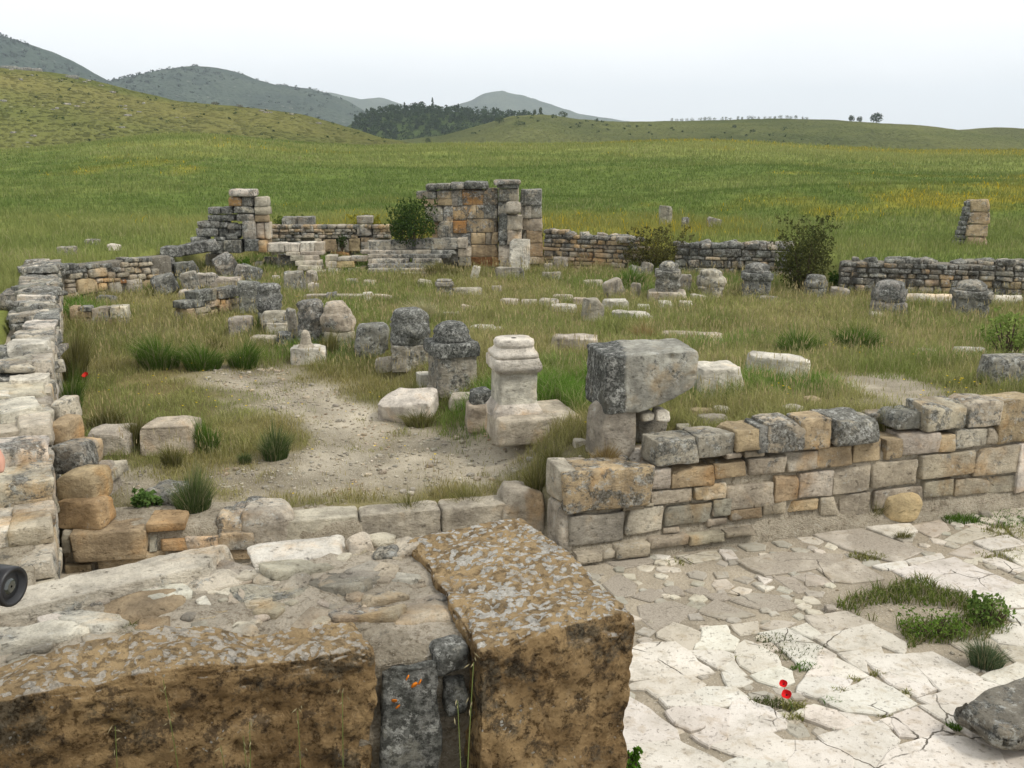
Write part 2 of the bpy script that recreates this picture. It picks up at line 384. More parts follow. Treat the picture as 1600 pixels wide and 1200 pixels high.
def m_leaf(name, trans=.35):
    s = NT(name); c, a = s.attr()
    d = s.t.nodes.new('ShaderNodeBsdfDiffuse'); t = s.t.nodes.new('ShaderNodeBsdfTranslucent'); mx = s.t.nodes.new('ShaderNodeMixShader')
    s.l(c, d.inputs[0]); s.l(c, t.inputs[0]); mx.inputs[0].default_value = trans
    s.l(d.outputs[0], mx.inputs[1]); s.l(t.outputs[0], mx.inputs[2]); s.l(mx.outputs[0], s.out.inputs[0]); return s.m
GRASS = m_leaf('grass_blade', .35); LEAF = m_leaf('leaf', .25)
def m_hill(name, dots, dsc, dcol, rock):
    s = NT(name); P = s.pos(); c, a = s.attr()
    n1 = s.noise(P, .012, 10, .65); n3 = s.noise(P, .11, 9, .7)
    col = s.mix(s.ramp(n1, .35, .65), s.mix(1.0, c, (.75, .78, .75), 'MULTIPLY'), s.mix(1.0, c, (1.25, 1.2, 1.1), 'MULTIPLY'))
    v = s.vor(P, dsc); v2 = s.vor(P, dsc * 2.1)
    m = s.math('MAXIMUM', s.ramp(v, .28, .48, 1, 0), s.ramp(v2, .2, .34, .9, 0))
    m = s.math('MULTIPLY', m, s.ramp(n3, .35, .6))
    col = s.mix(s.math('MULTIPLY', m, dots), col, dcol)
    rk = s.ramp(s.noise(P, dsc * .7, 8, .75), .60, .66)
    col = s.mix(s.math('MULTIPLY', rk, rock), col, (.36, .34, .29))
    h = s.math('ADD', s.math('MULTIPLY', m, 1.0), n3)
    return s.fin(col, s.bump(h, .8, 2.0), 1, .0)
M_HILL = m_hill('dry_hillside', .30, .62, (.06, .075, .025), .3)
M_MOUNT = m_hill('scrub_mountain', .9, .16, (.014, .026, .014), .55)
def plain(name, col, rough=.6, spec=.4, bumpsc=None):
    s = NT(name); P = s.pos(); n1 = s.noise(P, 40, 5, .6)
    c = s.mix(n1, tuple(x * .85 for x in col), tuple(min(1, x * 1.15) for x in col))
    return s.fin(c, s.bump(n1, .2, .004), rough, spec)

# ------------------------------------------------------------------ setting: ground
def pxpoly(pts, z=None): return np.array([(G(u, v)[0] if z is None else onz(u, v, z))[:2] for u, v in pts])
GRAVEL = [pxpoly([(345, 575), (470, 582), (560, 600), (590, 640), (700, 672), (780, 690), (860, 722), (850, 762), (700, 770), (560, 790), (520, 808), (430, 800), (340, 790), (320, 745), (470, 700), (470, 660), (400, 640), (330, 610)]),
          pxpoly([(1305, 582), (1400, 580), (1460, 600), (1440, 632), (1370, 625), (1300, 605)]),
          pxpoly([(140, 735), (250, 740), (330, 760), (400, 800), (380, 815), (230, 815), (150, 800)])]
def gravel_mask(x, y):
    m = np.zeros(np.shape(x))
    for P in GRAVEL:
        m = np.maximum(m, sstep(.5, -.5, sdf_poly(x, y, P) + .85 * n2(x, y, .9, 31, 4)))
    return m
def uv_of(x, y):
    rx, ry = x - O[0], y - O[1]; return rx * U[0] + ry * U[1], rx * V[0] + ry * V[1]
def field_tone(x, y):
    """green of the meadow: 0 dark .. 1 light, and a share of yellow flowers"""
    t = .46 + 1.0 * n2(x, y * 2.2, .028, 41, 4) + .5 * n2(x, y * 2.5, .16, 42, 3) + .22 * n2(x, y * 2, .5, 43, 3) + .30 * sstep(48, 30, np.hypot(x, y))  # broad bands also paint the soft shading of folds into the green
    yl = sstep(.04, .45, n2(x, y * 2.0, .045, 47, 4) + .22 * n2(x, y, .5, 48, 2) + .12 * sstep(0, 25, x) - .06) * sstep(22, 34, np.hypot(x, y))
    return np.clip(t, 0, 1), yl
def lerp(a, b, t): return np.asarray(a)[None] * (1 - t[:, None]) + np.asarray(b)[None] * t[:, None]
def ground_cols(x, y):
    n = len(x); u, v = uv_of(x, y); sd_ = sdf_poly(x, y, ENC)
    t, yl = field_tone(x, y)
    mead = lerp((.10, .14, .032), (.20, .225, .065), t); mead = mead * (1 - .5 * yl[:, None]) + np.array((.30, .23, .02)) * (.5 * yl[:, None])
    g = gravel_mask(x, y)
    dry = lerp((.10, .10, .038), (.20, .165, .075), np.clip(.5 + .7 * n2(x, y, .55, 51), 0, 1))
    enc = dry * (1 - g[:, None]) + lerp((.20, .175, .13), (.40, .36, .29), np.clip(.5 + 1.2 * n2(x, y, 1.3, 53, 5), 0, 1)) * g[:, None]
    pav = v < vbound(u) + .02
    enc = np.where(pav[:, None], lerp((.27, .235, .185), (.37, .325, .26), np.clip(.5 + n2(x, y, 1.5, 55, 4), 0, 1)), enc)
    alpha = np.where(pav, .8, g)
    k = sstep(-.1, .4, sd_)
    c = enc * (1 - k[:, None]) + mead * k[:, None]
    c = np.where((sstep(1.0, .35, x) * sstep(3.9, 3.3, y) > .3)[:, None], np.array((.16, .13, .07))[None], c)
    far = sstep(140, 400, np.hypot(x, y)); c = c * (1 - far[:, None]) + np.array((.10, .12, .05)) * far[:, None]
    return c, alpha * (1 - k)
na = 720
ang = np.radians(np.linspace(-62, 62, na)); rad = np.concatenate([[.0], np.geomspace(.6, 5200, 640)])
A, R = np.meshgrid(ang, rad, indexing='ij'); X = (R * np.sin(A)).ravel(); Y = (R * np.cos(A)).ravel() - 3.0 * np.exp(-R.ravel() / 6)
Zg = H(X, Y); cg, ag = ground_cols(X, Y)
nr = len(rad); ii, jj = np.meshgrid(np.arange(na - 1), np.arange(nr - 1), indexing='ij'); b0 = (ii * nr + jj).ravel()
mb = MB(); mb.add(np.stack([X, Y, Zg], 1), quads=np.stack([b0, b0 + nr, b0 + nr + 1, b0 + 1], 1)[:, ::-1], col=cg, a=ag)
tag(mb.build('ground', GROUND), kind='structure')

# ------------------------------------------------------------------ hills behind
def hill(name, sil, dist, width, base, mat, col, seed, rough=1.0, step=1.2, lean=0.35, sub=None):
    """ridge whose skyline passes through the surveyed points at its own distance"""
    sil = np.array(sil, float)
    xs = (sil[:, 0] - CX) / FPX * dist; zs = CAM[2] + (HORIZ - sil[:, 1]) / FPX * dist * 1.0
    nx = int((sil[-1, 0] - sil[0, 0]) / step); gx = np.linspace(xs[0], xs[-1], nx)
    zt = np.interp(gx, xs, zs); ker = np.ones(9) / 9; zt = np.convolve(np.pad(zt, 4, 'edge'), ker, 'valid')
    ny = 70; t = np.linspace(-1, 1, ny)
    prof = np.where(t < 0, 1 - np.abs(t) ** 1.55, 1 - np.abs(t) ** 2)
    Xh, T = np.meshgrid(gx, t, indexing='ij'); Yh = dist + T * width + lean * Xh * 0
    # keep the sight line constant along depth so the ridge keeps its surveyed skyline
    Zh = base + (zt[:, None] - base) * prof[None]
    amp = rough * width * .03
    Zh = Zh + amp * n2(Xh, Yh, 2.2 / width, seed, 5) * (1 - np.exp(-(T / .25) ** 2)) * np.clip(prof, 0, 1)[None] ** .5
    Zh = Zh + rough * width * .0035 * n2(Xh, Yh, 24 / width, seed + 1, 3)
    mb = MB(); i, j = np.meshgrid(np.arange(nx - 1), np.arange(ny - 1), indexing='ij'); b = (i * ny + j).ravel()
    P = np.stack([Xh.ravel(), Yh.ravel(), Zh.ravel()], 1)
    c = col(P) if callable(col) else col
    mb.add(P, quads=np.stack([b, b + ny, b + ny + 1, b + 1], 1), col=c)
    tag(mb.build(name, mat), kind='structure')
    def zat(x, y):
        i = np.clip((np.asarray(x) - gx[0]) / (gx[1] - gx[0]), 0, nx - 1.001); j = np.clip((np.asarray(y) - dist + width) / (2 * width) * (ny - 1), 0, ny - 1.001)
        i0 = i.astype(int); j0 = j.astype(int); fi = i - i0; fj = j - j0
        return (Zh[i0, j0] * (1 - fi) + Zh[i0 + 1, j0] * fi) * (1 - fj) + (Zh[i0, j0 + 1] * (1 - fi) + Zh[i0 + 1, j0 + 1] * fi) * fj
    return zat
def c_left(P):
    x, y = P[:, 0], P[:, 1]
    t = np.clip(.5 + .8 * n2(x, y * 1.5, .02, 61, 5), 0, 1); c = lerp((.105, .125, .038), (.20, .175, .072), t)
    g = sstep(-.2, .3, n2(x, y, .012, 63, 4)); return c * (1 - .35 * g[:, None]) + np.array((.10, .12, .035)) * .35 * g[:, None]
z_left = hill('hill', [(-330, 85), (-150, 100), (0, 111), (60, 117), (120, 122), (200, 142), (270, 160), (330, 166), (400, 171), (480, 181), (540, 198), (590, 213), (650, 226), (720, 238), (800, 262)],
     265, 120, -6, M_HILL, c_left, 5)
z_ridge = hill('hill', [(480, 250), (560, 226), (640, 219), (700, 212), (760, 196), (800, 184), (845, 182), (900, 189), (960, 193), (1040, 192), (1100, 190), (1200, 188), (1280, 190), (1340, 195), (1400, 197), (1440, 202), (1475, 208),
              (1500, 205), (1525, 201), (1580, 203), (1650, 206), (1800, 200), (1950, 215)], 520, 260, -20, M_HILL,
     lambda P: lerp((.075, .095, .03), (.15, .155, .06), np.clip(.5 + .8 * n2(P[:, 0], P[:, 1], .012, 71, 5), 0, 1)), 8, rough=.5)
z_wood = hill('wooded_hill', [(480, 230), (540, 205), (580, 184), (620, 176), (680, 175), (740, 181), (800, 184), (860, 192), (940, 200)], 640, 120, -20, M_HILL, (.06, .09, .028), 11, rough=.4)
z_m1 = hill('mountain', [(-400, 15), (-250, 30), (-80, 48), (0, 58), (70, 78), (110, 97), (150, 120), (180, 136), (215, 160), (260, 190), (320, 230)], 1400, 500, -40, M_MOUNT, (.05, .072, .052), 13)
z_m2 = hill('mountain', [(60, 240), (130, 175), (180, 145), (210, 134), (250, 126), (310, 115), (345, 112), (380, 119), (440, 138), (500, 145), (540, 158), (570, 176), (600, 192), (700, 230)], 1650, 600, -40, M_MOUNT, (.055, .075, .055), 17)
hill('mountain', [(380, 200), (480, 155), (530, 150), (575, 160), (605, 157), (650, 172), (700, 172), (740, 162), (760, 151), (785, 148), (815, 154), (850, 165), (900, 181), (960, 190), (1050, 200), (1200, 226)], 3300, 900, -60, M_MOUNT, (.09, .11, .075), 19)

# ------------------------------------------------------------------ haze
hb = MB(); hv, hq = cube_tpl(1, 1, 1); hb.add(hv * np.array([5300, 2690, 180]) + np.array([0, 2570, 110]), quads=hq)
HZ = bpy.data.materials.new('haze'); HZ.use_nodes = True; HZ.node_tree.nodes.clear()
pv = HZ.node_tree.nodes.new('ShaderNodeVolumePrincipled'); ho = HZ.node_tree.nodes.new('ShaderNodeOutputMaterial')
pv.inputs['Color'].default_value = (.80, .91, 1.0, 1); pv.inputs['Density'].default_value = .00019; pv.inputs['Anisotropy'].default_value = .0
HZ.node_tree.links.new(pv.outputs[0], ho.inputs['Volume'])
tag(hb.build('haze', HZ, smooth=False), kind='stuff')

# ------------------------------------------------------------------ paving
def Z6(p): return [(960 + x / 3.529, 860 + y / 3.529) for x, y in p]
def Z7(p): return [(1260 + x / 2.856, 780 + y / 2.857) for x, y in p]
W_, G_, M_ = 'w', 'g', 'm'
SLABS = [
 (Z6([(105, 545), (150, 515), (330, 510), (400, 560), (450, 610), (540, 670), (430, 688), (240, 698), (105, 712), (20, 700), (20, 560)]), W_),
 (Z6([(105, 735), (250, 706), (430, 698), (500, 735), (440, 775), (240, 800), (180, 760), (60, 755)]), W_),
 (Z6([(255, 820), (430, 795), (470, 810), (460, 860), (300, 865)]), W_),
 (Z6([(450, 778), (505, 755), (660, 755), (730, 800), (650, 840), (520, 853), (478, 845)]), W_),
 (Z6([(290, 890), (330, 870), (520, 862), (630, 885), (622, 960), (600, 1040), (520, 1080), (430, 1020), (510, 990), (500, 965), (420, 990), (340, 960)]), W_),
 (Z6([(640, 885), (660, 840), (720, 810), (780, 850), (850, 870), (940, 935), (940, 972), (760, 1015), (640, 1050), (625, 1010), (640, 950)]), W_),
 (Z6([(540, 1080), (860, 1000), (930, 1045), (1020, 1050), (1000, 1110), (960, 1165), (800, 1150), (700, 1130)]), W_),
 (Z6([(20, 790), (105, 830), (180, 880), (330, 990), (345, 1040), (100, 1066), (-40, 1070)]), W_),
 (Z6([(-40, 1085), (340, 1048), (480, 1110), (580, 1170), (640, 1260), (-60, 1290)]), W_),
 (Z6([(400, 555), (560, 552), (656, 577), (645, 600), (570, 648), (500, 600)]), W_),
 (Z6([(588, 648), (652, 608), (676, 650), (722, 688), (690, 690)]), W_),
 (Z6([(600, 680), (685, 697), (750, 722), (700, 745), (630, 750)]), W_),
 (Z6([(235, 450), (330, 400), (478, 450), (472, 505), (400, 545), (330, 503), (240, 470)]), M_),
 (Z6([(487, 430), (610, 420), (620, 465), (683, 495), (650, 548), (560, 546), (445, 543), (480, 505)]), W_),
 (Z6([(667, 525), (720, 497), (760, 510), (890, 580), (908, 628), (760, 671), (704, 630), (672, 580)]), W_),
 (Z6([(762, 690), (910, 637), (963, 665), (980, 720), (900, 745), (800, 715)]), W_),
 (Z6([(807, 455), (950, 427), (1138, 533), (1108, 622), (1048, 650), (960, 560), (890, 500)]), W_),
 (Z6([(985, 430), (1060, 407), (1137, 468), (1092, 482)]), W_),
 (Z6([(1150, 540), (1210, 575), (1190, 640), (1180, 690), (1060, 690), (1120, 625)]), W_),
 (Z6([(1015, 770), (1060, 700), (1180, 700), (1260, 745), (1230, 790), (1100, 800)]), W_),
 (Z6([(990, 900), (1100, 850), (1200, 890), (1290, 960), (1210, 975), (1100, 915)]), W_),
 (Z6([(1010, 1055), (1130, 1060), (1300, 1130), (1300, 1240), (980, 1240), (970, 1170), (1005, 1110)]), W_),
 (Z6([(700, 1140), (800, 1160), (950, 1175), (960, 1260), (680, 1260), (600, 1180)]), W_),
 (Z6([(640, 265), (760, 235), (900, 245), (1000, 300), (870, 330), (720, 290)]), G_),
 (Z6([(470, 330), (560, 270), (760, 350), (600, 365)]), G_),
 (Z6([(685, 60), (930, 10), (1250, 20), (1235, 68), (1060, 103), (830, 135)]), M_),
 (Z6([(110, 250), (200, 208), (275, 232), (200, 275)]), G_), (Z6([(395, 215), (480, 195), (520, 220), (470, 240)]), G_),
 (Z6([(20, 130), (120, 185), (100, 240), (20, 250), (-60, 180)]), G_), (Z6([(130, 300), (330, 280), (450, 320), (340, 390), (220, 430), (150, 370)]), G_),
 (Z6([(350, 30), (560, 5), (580, 40), (420, 65)]), M_), (Z6([(-40, 60), (180, 35), (220, 60), (40, 90)]), G_), (Z6([(580, -5), (640, 0), (670, 40), (620, 42)]), W_),
 (Z6([(225, 25), (300, 30), (270, 52)]), W_), (Z6([(870, 135), (990, 150), (1070, 215), (1010, 225)]), M_), (Z6([(985, 140), (1080, 120), (1200, 170), (1110, 190)]), M_),
 (Z6([(790, 195), (870, 200), (830, 220)]), W_), (Z6([(790, 145), (860, 160), (820, 180)]), W_), (Z6([(650, 410), (780, 395), (785, 445), (700, 460)]), M_),
 (Z6([(810, 420), (880, 385), (1000, 395), (900, 425)]), M_), (Z6([(500, 240), (600, 235), (640, 258), (560, 266)]), G_), (Z6([(270, 205), (340, 195), (380, 240), (300, 240)]), G_),
 (Z7([(40, 620), (290, 562), (440, 640), (430, 688), (340, 653), (140, 678)]), W_), (Z7([(0, 520), (180, 500), (298, 553), (70, 605)]), M_),
 (Z7([(145, 687), (330, 662), (338, 688), (252, 708), (270, 770)]), W_), (Z7([(262, 712), (340, 693), (430, 692), (480, 740), (560, 832), (400, 785), (300, 740)]), W_),
 (Z7([(300, 750), (400, 795), (570, 845), (492, 876), (380, 820)]), W_),
 (Z7([(437, 695), (560, 682), (785, 800), (602, 848), (500, 745)]), W_), (Z7([(505, 890), (735, 830), (740, 905), (560, 917)]), W_), (Z7([(742, 828), (790, 812), (930, 860), (830, 912), (746, 905)]), W_),
 (Z7([(515, 922), (830, 920), (690, 1010), (640, 998)]), W_), (Z7([(30, 788), (64, 672), (275, 788), (130, 788)]), W_), (Z7([(0, 800), (110, 793), (198, 807), (160, 853), (50, 873), (-40, 860)]), W_),
 (Z7([(170, 853), (290, 798), (365, 838), (250, 853)]), W_), (Z7([(72, 890), (200, 862), (380, 842), (478, 910), (350, 956), (180, 948)]), W_), (Z7([(0, 922), (130, 948), (208, 1005), (160, 1028), (0, 975)]), W_),
 (Z7([(150, 957), (268, 977), (290, 995), (222, 1003)]), W_), (Z7([(62, 1060), (330, 992), (406, 1068), (396, 1108), (300, 1168), (310, 1240), (240, 1220), (150, 1130)]), W_),
 (Z7([(392, 965), (490, 937), (648, 1038), (560, 1058), (422, 1053), (388, 1000)]), W_), (Z7([(332, 987), (383, 968), (386, 1018)]), W_),
 (Z7([(315, 1210), (405, 1110), (560, 1064), (690, 1063), (860, 1130), (900, 1240), (320, 1260)]), W_),
 (Z7([(390, 315), (660, 260), (770, 310), (930, 375), (780, 480), (690, 400), (490, 370)]), W_), (Z7([(300, 300), (440, 277), (448, 300), (340, 315)]), W_),
 (Z7([(445, 275), (600, 247), (608, 260), (470, 295)]), W_), (Z7([(60, 310), (210, 265), (340, 350), (200, 370), (120, 360)]), M_), (Z7([(40, 160), (240, 130), (380, 180), (520, 225), (400, 280), (180, 220)]), M_),
 (Z7([(272, 125), (460, 112), (488, 140), (380, 168)]), W_), (Z7([(470, 120), (600, 92), (636, 130), (560, 165)]), M_), (Z7([(0, 338), (110, 362), (60, 380), (0, 382)]), M_), (Z7([(620, 180), (740, 122), (850, 155), (760, 170), (690, 190)]), M_),
 (Z7([(752, 190), (900, 162), (965, 200), (820, 228)]), W_), (Z7([(640, 240), (730, 202), (828, 240), (740, 258)]), M_), (Z7([(792, 272), (850, 262), (975, 312), (930, 330)]), W_), (Z7([(850, 392), (1080, 375), (1080, 470), (900, 478)]), W_),
 (Z7([(800, 595), (920, 557), (1080, 590), (1080, 660), (860, 638)]), W_), (Z7([(640, 630), (780, 597), (848, 640), (720, 680)]), M_), (Z7([(782, 795), (940, 735), (1080, 790), (1080, 930), (930, 850)]), W_),
 (Z7([(875, 500), (1080, 488), (1080, 570), (930, 545)]), W_), (Z7([(880, 240), (1080, 215), (1080, 300), (970, 300)]), W_), (Z7([(700, 50), (971, 18), (1080, 40), (1000, 70), (780, 72)]), M_),
 (Z7([(900, 130), (1080, 110), (1080, 190), (980, 200)]), M_), (Z7([(860, 650), (1080, 675), (1080, 770), (950, 730)]), M_), (Z7([(700, 1030), (830, 925), (960, 870), (1080, 950), (1080, 1240), (910, 1240), (870, 1120)]), W_),
]
def slab_mesh(mb, P, z0, top, col, a, r_):
    P = np.array(P); n = len(P); c = P.mean(0); out = []
    for i in range(n):
        p, q = P[i], P[(i + 1) % n]; L = np.linalg.norm(q - p); m = max(1, int(L / .07))
        for k in range(m):
            out.append(p + (q - p) * k / m)
    out = np.array(out); nx = np.roll(out, -1, 0) - np.roll(out, 1, 0); nrm = np.stack([nx[:, 1], -nx[:, 0]], 1); nrm /= np.linalg.norm(nrm, axis=1)[:, None] + 1e-9
    area = .5 * np.sum(P[:, 0] * np.roll(P[:, 1], -1) - P[:, 1] * np.roll(P[:, 0], -1))
    if area < 0: nrm = -nrm
    wob = .022 * fbm(np.stack([out[:, 0] * 6, out[:, 1] * 6, np.full(len(out), 3.3)], 1), 3) + .016 * vnoise(np.stack([out[:, 0] * 19, out[:, 1] * 19, np.full(len(out), 8.3)], 1))
    o1 = out + nrm * (wob * .7 + .024)[:, None]; o2 = o1 - nrm * .012; tilt = r_.uniform(-.014, .014, 2)
    def zz(p, h): return z0 + h + (p - c) @ tilt
    N = len(out)
    v = np.concatenate([np.column_stack([o1, zz(o1, -.05)]), np.column_stack([o1, zz(o1, top - .010)]), np.column_stack([o2, zz(o2, top)])])
    i = np.arange(N); j = (i + 1) % N
    q = np.concatenate([np.stack([i, j, N + j, N + i], 1), np.stack([N + i, N + j, 2 * N + j, 2 * N + i], 1)])
    if area < 0: q = q[:, ::-1]
    from mathutils.geometry import tessellate_polygon
    tr = tessellate_polygon([[Vector((p[0], p[1], 0)) for p in o2]])
    tr = np.array(tr) + 2 * N
    # make them face up
    a_, b_, c_ = v[tr[:, 0]], v[tr[:, 1]], v[tr[:, 2]]
    cr_ = (b_[:, 0] - a_[:, 0]) * (c_[:, 1] - a_[:, 1]) - (b_[:, 1] - a_[:, 1]) * (c_[:, 0] - a_[:, 0])
    tr[cr_ < 0] = tr[cr_ < 0][:, ::-1]
    mb.add(v, quads=q, tris=tr, col=col, a=a)
mb = MB(); r_ = np.random.default_rng(5); polys = []
for pts, kind in SLABS:
    P = np.array([onz(u, v, .02)[:2] for u, v in pts]); polys.append(P)
    base = {'w': (.585, .555, .495), 'm': (.45, .41, .345), 'g': (.33, .30, .25)}[kind]
    slab_mesh(mb, P, 0, {'w': .026, 'm': .020, 'g': .014}[kind] + r_.uniform(-.005, .007), jit(base, .06, r_), {'w': .22, 'm': .42, 'g': .55}[kind] + .22 * float(sstep(-2.6, -.8, uv_of(*P.mean(0))[1]) * sstep(4.6, 3.2, P.mean(0)[0])), r_)
# smaller broken pieces in between, and the paving beyond the picture
NC = 6500; CXY = np.stack([r_.uniform(.3, 12, NC), r_.uniform(3.5, 13, NC)], 1); SD = np.full(NC, 1e9); placed = []
for P in polys: SD = np.minimum(SD, sdf_poly(CXY[:, 0], CXY[:, 1], P))
for (x, y), sd0 in zip(CXY, SD):
    u, v = uv_of(x, y)
    if v > -.12 or v < -9 or u < -3: continue
    R_ = r_.uniform(.05, .20) if v > -5 and x < 6.5 else r_.uniform(.25, .5)
    R_ = min(R_, sd0 * 1.05)
    if R_ < .035: continue
    if any((x - a) ** 2 + (y - b) ** 2 < ((R_ + c) * .86) ** 2 for a, b, c in placed): continue
    if (x > 3.2 and x < 5.2 and y > 7.9 and y < 10): continue        # the overgrown hole
    placed.append((x, y, R_)); k = r_.integers(4, 7); th = np.sort(r_.uniform(0, 2 * math.pi, k)); th = np.linspace(0, 2 * math.pi, k, endpoint=False) + r_.uniform(-.3, .3, k)
    ax_ = r_.uniform(0, 3.14); P = np.stack([R_ * np.cos(th) * r_.uniform(.8, 1.15, k), R_ * np.sin(th) * r_.uniform(.6, .95, k)], 1) @ np.array([[math.cos(ax_), math.sin(ax_)], [-math.sin(ax_), math.cos(ax_)]]) + np.array([x, y])
    slab_mesh(mb, P, 0, r_.uniform(.008, .026), jit(('mid' if r_.random() < .5 else 'pale'), .1, r_), .45, r_)
tag(mb.build('paving', SLAB, smooth=False), kind='structure')

# ------------------------------------------------------------------ walls of the enclosure
def vplane(p0, d):
    """vertical plane through p0 along d: picture point -> (distance along, height)"""
    p0 = np.array(p0, float); d = np.array(d, float); d /= np.linalg.norm(d); nn = np.array([-d[1], d[0]])
    def f(u, v):
        r = ray(u, v); t = ((p0 - CAM[:2]) @ nn) / (r[:2] @ nn); q = CAM + r * t
        return (q[:2] - p0) @ d, q[2]
    return f, d, nn
def add_rects(mb, f, p0, d, nn, rects, depth=.35, default='beige', lich=.35, seed=0, conv=lambda x, y: (x, y), k=26, rough=.07, n=7, left=True):
    r_ = np.random.default_rng(seed); yaw = math.degrees(math.atan2(d[1], d[0]))
    for rc in rects:
        if left: xl, yt, yb, xr = rc[:4]
        else: xl, yt, xr, yb = rc[:4]
        c = rc[4] if len(rc) > 4 else default; out = rc[5] if len(rc) > 5 else 0.0; li = rc[6] if len(rc) > 6 else lich
        a = conv(xl, yt); b = conv(xl, yb); s0, z1 = f(*a); _, z0 = f(*b)
        e = conv(xr, (yt + yb) / 2); s1, _ = f(e[0], (a[1] + b[1]) / 2 - (.14 * (e[0] - a[0]) if left else 0))
        if not left:
            _, z0 = f(*conv(xr, yb))
        dp = depth * r_.uniform(.9, 1.1) if depth < 1 else depth
        ctr = np.array(p0) + d * (s0 + s1) / 2 + nn * (dp / 2 - out + r_.uniform(-.012, .012))
        sz = (max(.03, s1 - s0 + .008), dp, max(.03, z1 - z0 + .008))
        put_stone(mb, (ctr[0], ctr[1], (z0 + z1) / 2), sz, yaw + r_.uniform(-1, 1), 0, 0, c, li, k=k, rough=rough, n=n, chips=1, warp=.04, fine=.004)

# --- retaining wall beside the paving
f, d_, nn = vplane(O, U)
c3 = lambda x, y: (840 + x / 4.444, 640 + y / 4.444)
c2 = lambda x, y: (1100 + x / 3.2, 600 + y / 3.2)
wall = empty('retaining_wall', (O[0], O[1], 0), 'low retaining wall of mixed beige stones along the far side of the white paving', 'wall')
w0 = (O[0], O[1], 0)
mb = MB()
add_rects(mb, f, O, d_, nn, [(185, 440, 725, 785, 'tan', .05, .42), (790, 425, 560, 925, 'pale'), (942, 425, 547, 1222, 'tan'), (1232, 385, 485, 1468, 'tan'), (790, 580, 665, 1080), (1100, 545, 625, 1310, 'pale'),
    (225, 755, 945, 600, 'mid'), (610, 705, 865, 870, 'pale'), (885, 690, 815, 1215, 'mid'), (1225, 630, 745, 1340, 'mid'), (1345, 705, 770, 1550, 'tan'), (1180, 770, 812, 1320, 'beige'), (880, 830, 862, 985, 'beige'),
    (600, 680, 705, 740), (745, 645, 675, 805), (825, 230, 390, 1115, 'mid', .05, .40), (1120, 192, 335, 1365, 'mid', .02, .36), (1370, 150, 285, 1565, 'tan', .03, .2), (1310, 312, 342, 1420), (1450, 297, 335, 1580)],
    depth=.42, seed=1, conv=c3, lich=.24)
add_rects(mb, f, O, d_, nn, [(315, 195, 345, 498, 'beige', .04, .46), (500, 182, 325, 628, 'tan', .03, .38), (275, 215, 345, 325, 'grey', .02, .5), (230, 380, 462, 415, 'beige'), (430, 350, 440, 568, 'pale'), (570, 328, 420, 742, 'tan', .01, .3),
    (757, 300, 392, 916, 'tan'), (920, 285, 380, 998, 'tan'), (1005, 262, 358, 1180, 'pale', .01), (1184, 262, 340, 1255, 'tan'), (1267, 237, 325, 1425, 'pale', .0, .3), (1428, 225, 305, 1487, 'beige'),
    (1490, 90, 297, 1680, 'tan', .0, .36), (1125, 112, 240, 1312, 'beige', .02, .40), (1342, 98, 218, 1490, 'beige', .0, .42), (120, 520, 632, 347, 'beige'), (362, 465, 590, 470, 'tan', 0, .15), (484, 455, 575, 650, 'pale'),
    (655, 415, 555, 840, 'beige'), (852, 402, 522, 1070, 'beige'), (1085, 362, 475, 1360, 'beige', .02), (1365, 327, 465, 1572, 'beige'), (50, 585, 662, 130), (140, 637, 680, 290), (300, 597, 660, 412), (425, 597, 642, 575, 'tan'),
    (590, 575, 660, 680), (690, 560, 680, 830, 'beige'), (860, 540, 625, 1090), (1102, 490, 572, 1250, 'beige'), (1265, 482, 562, 1430), (1440, 472, 547, 1570), (0, 510, 580, 110, 'pale'), (1000, 165, 240, 1118, 'grey', -.1, .4),
    (1575, 300, 540, 1700, 'white', .03, .1), (1700, 120, 290, 1950), (1700, 300, 420, 1900), (1700, 430, 540, 1880), (1910, 300, 540, 2150, 'tan'), (1960, 100, 290, 2200), (2210, 90, 280, 2500), (2160, 300, 530, 2500)],
    depth=.42, seed=2, conv=c2, lich=.24)
# footing course
add_rects(mb, f, O, d_, nn, [(250, 985, 1045, 415, 'beige', .12), (425, 968, 1012, 512, 'beige', .1), (518, 930, 1010, 745, 'beige', .13), (760, 888, 945, 1020, 'beige', .1), (1030, 865, 920, 1270, 'beige', .12), (1281, 832, 862, 1485, 'beige', .13)],
    depth=.5, seed=3, conv=c3, lich=.2)
# upright return stones at the doorway end
for (px, y0, y1, wd, c) in [(875, 795, 870, .17, 'pale'), (868, 735, 790, .2, 'pale')]:
    s0, z1 = f(px, y0); _, z0 = f(px, y1); c_ = O + U * (-.09) + V * .25
    put_stone(mb, (c_[0], c_[1], (z0 + z1) / 2), (wd, .45, z1 - z0), 17, 0, 0, c, .3, k=7, rough=.1, fine=.005)
for k_ in range(14):     # top of the wall behind the face
    u_ = .1 + k_ * .5; c_ = O + U * u_ + V * .55
    put_stone(mb, (c_[0], c_[1], min(1.2, .92 + .075 * min(u_, 3.4)) - .1), (.45, .3, .28), 17 + random.uniform(-20, 20), 0, 0, 'beige', .4, k=6, rough=.12)
mb.build('masonry', STONE, wall, w0)
mb = MB(); f2, _, _ = vplane(O, U)
dk = f(*c2(628, 225))[0]; de = f(*c2(868, 225))[0]; zt = f(*c2(640, 200))[1]; zb = f(*c2(640, 305))[1]
cc = O + U * ((dk + de) / 2) + V * .2
put_stone(mb, (cc[0], cc[1], (zt + zb) / 2 + .03), (de - dk, .66, zt - zb), 17, 4, 2, 'mid', .60, k=8, rough=.16, n=12, chips=3, fine=.008)
tag(mb.build('cap_stone', STONE, wall, w0), 'black and white lichen covered block on top')
mb = MB(); v, q = stone_verts((9.6, .5, 1.05), 9, k=20, rough=.05, res=[110, 4, 16], chips=0, warp=0, fine=.012)
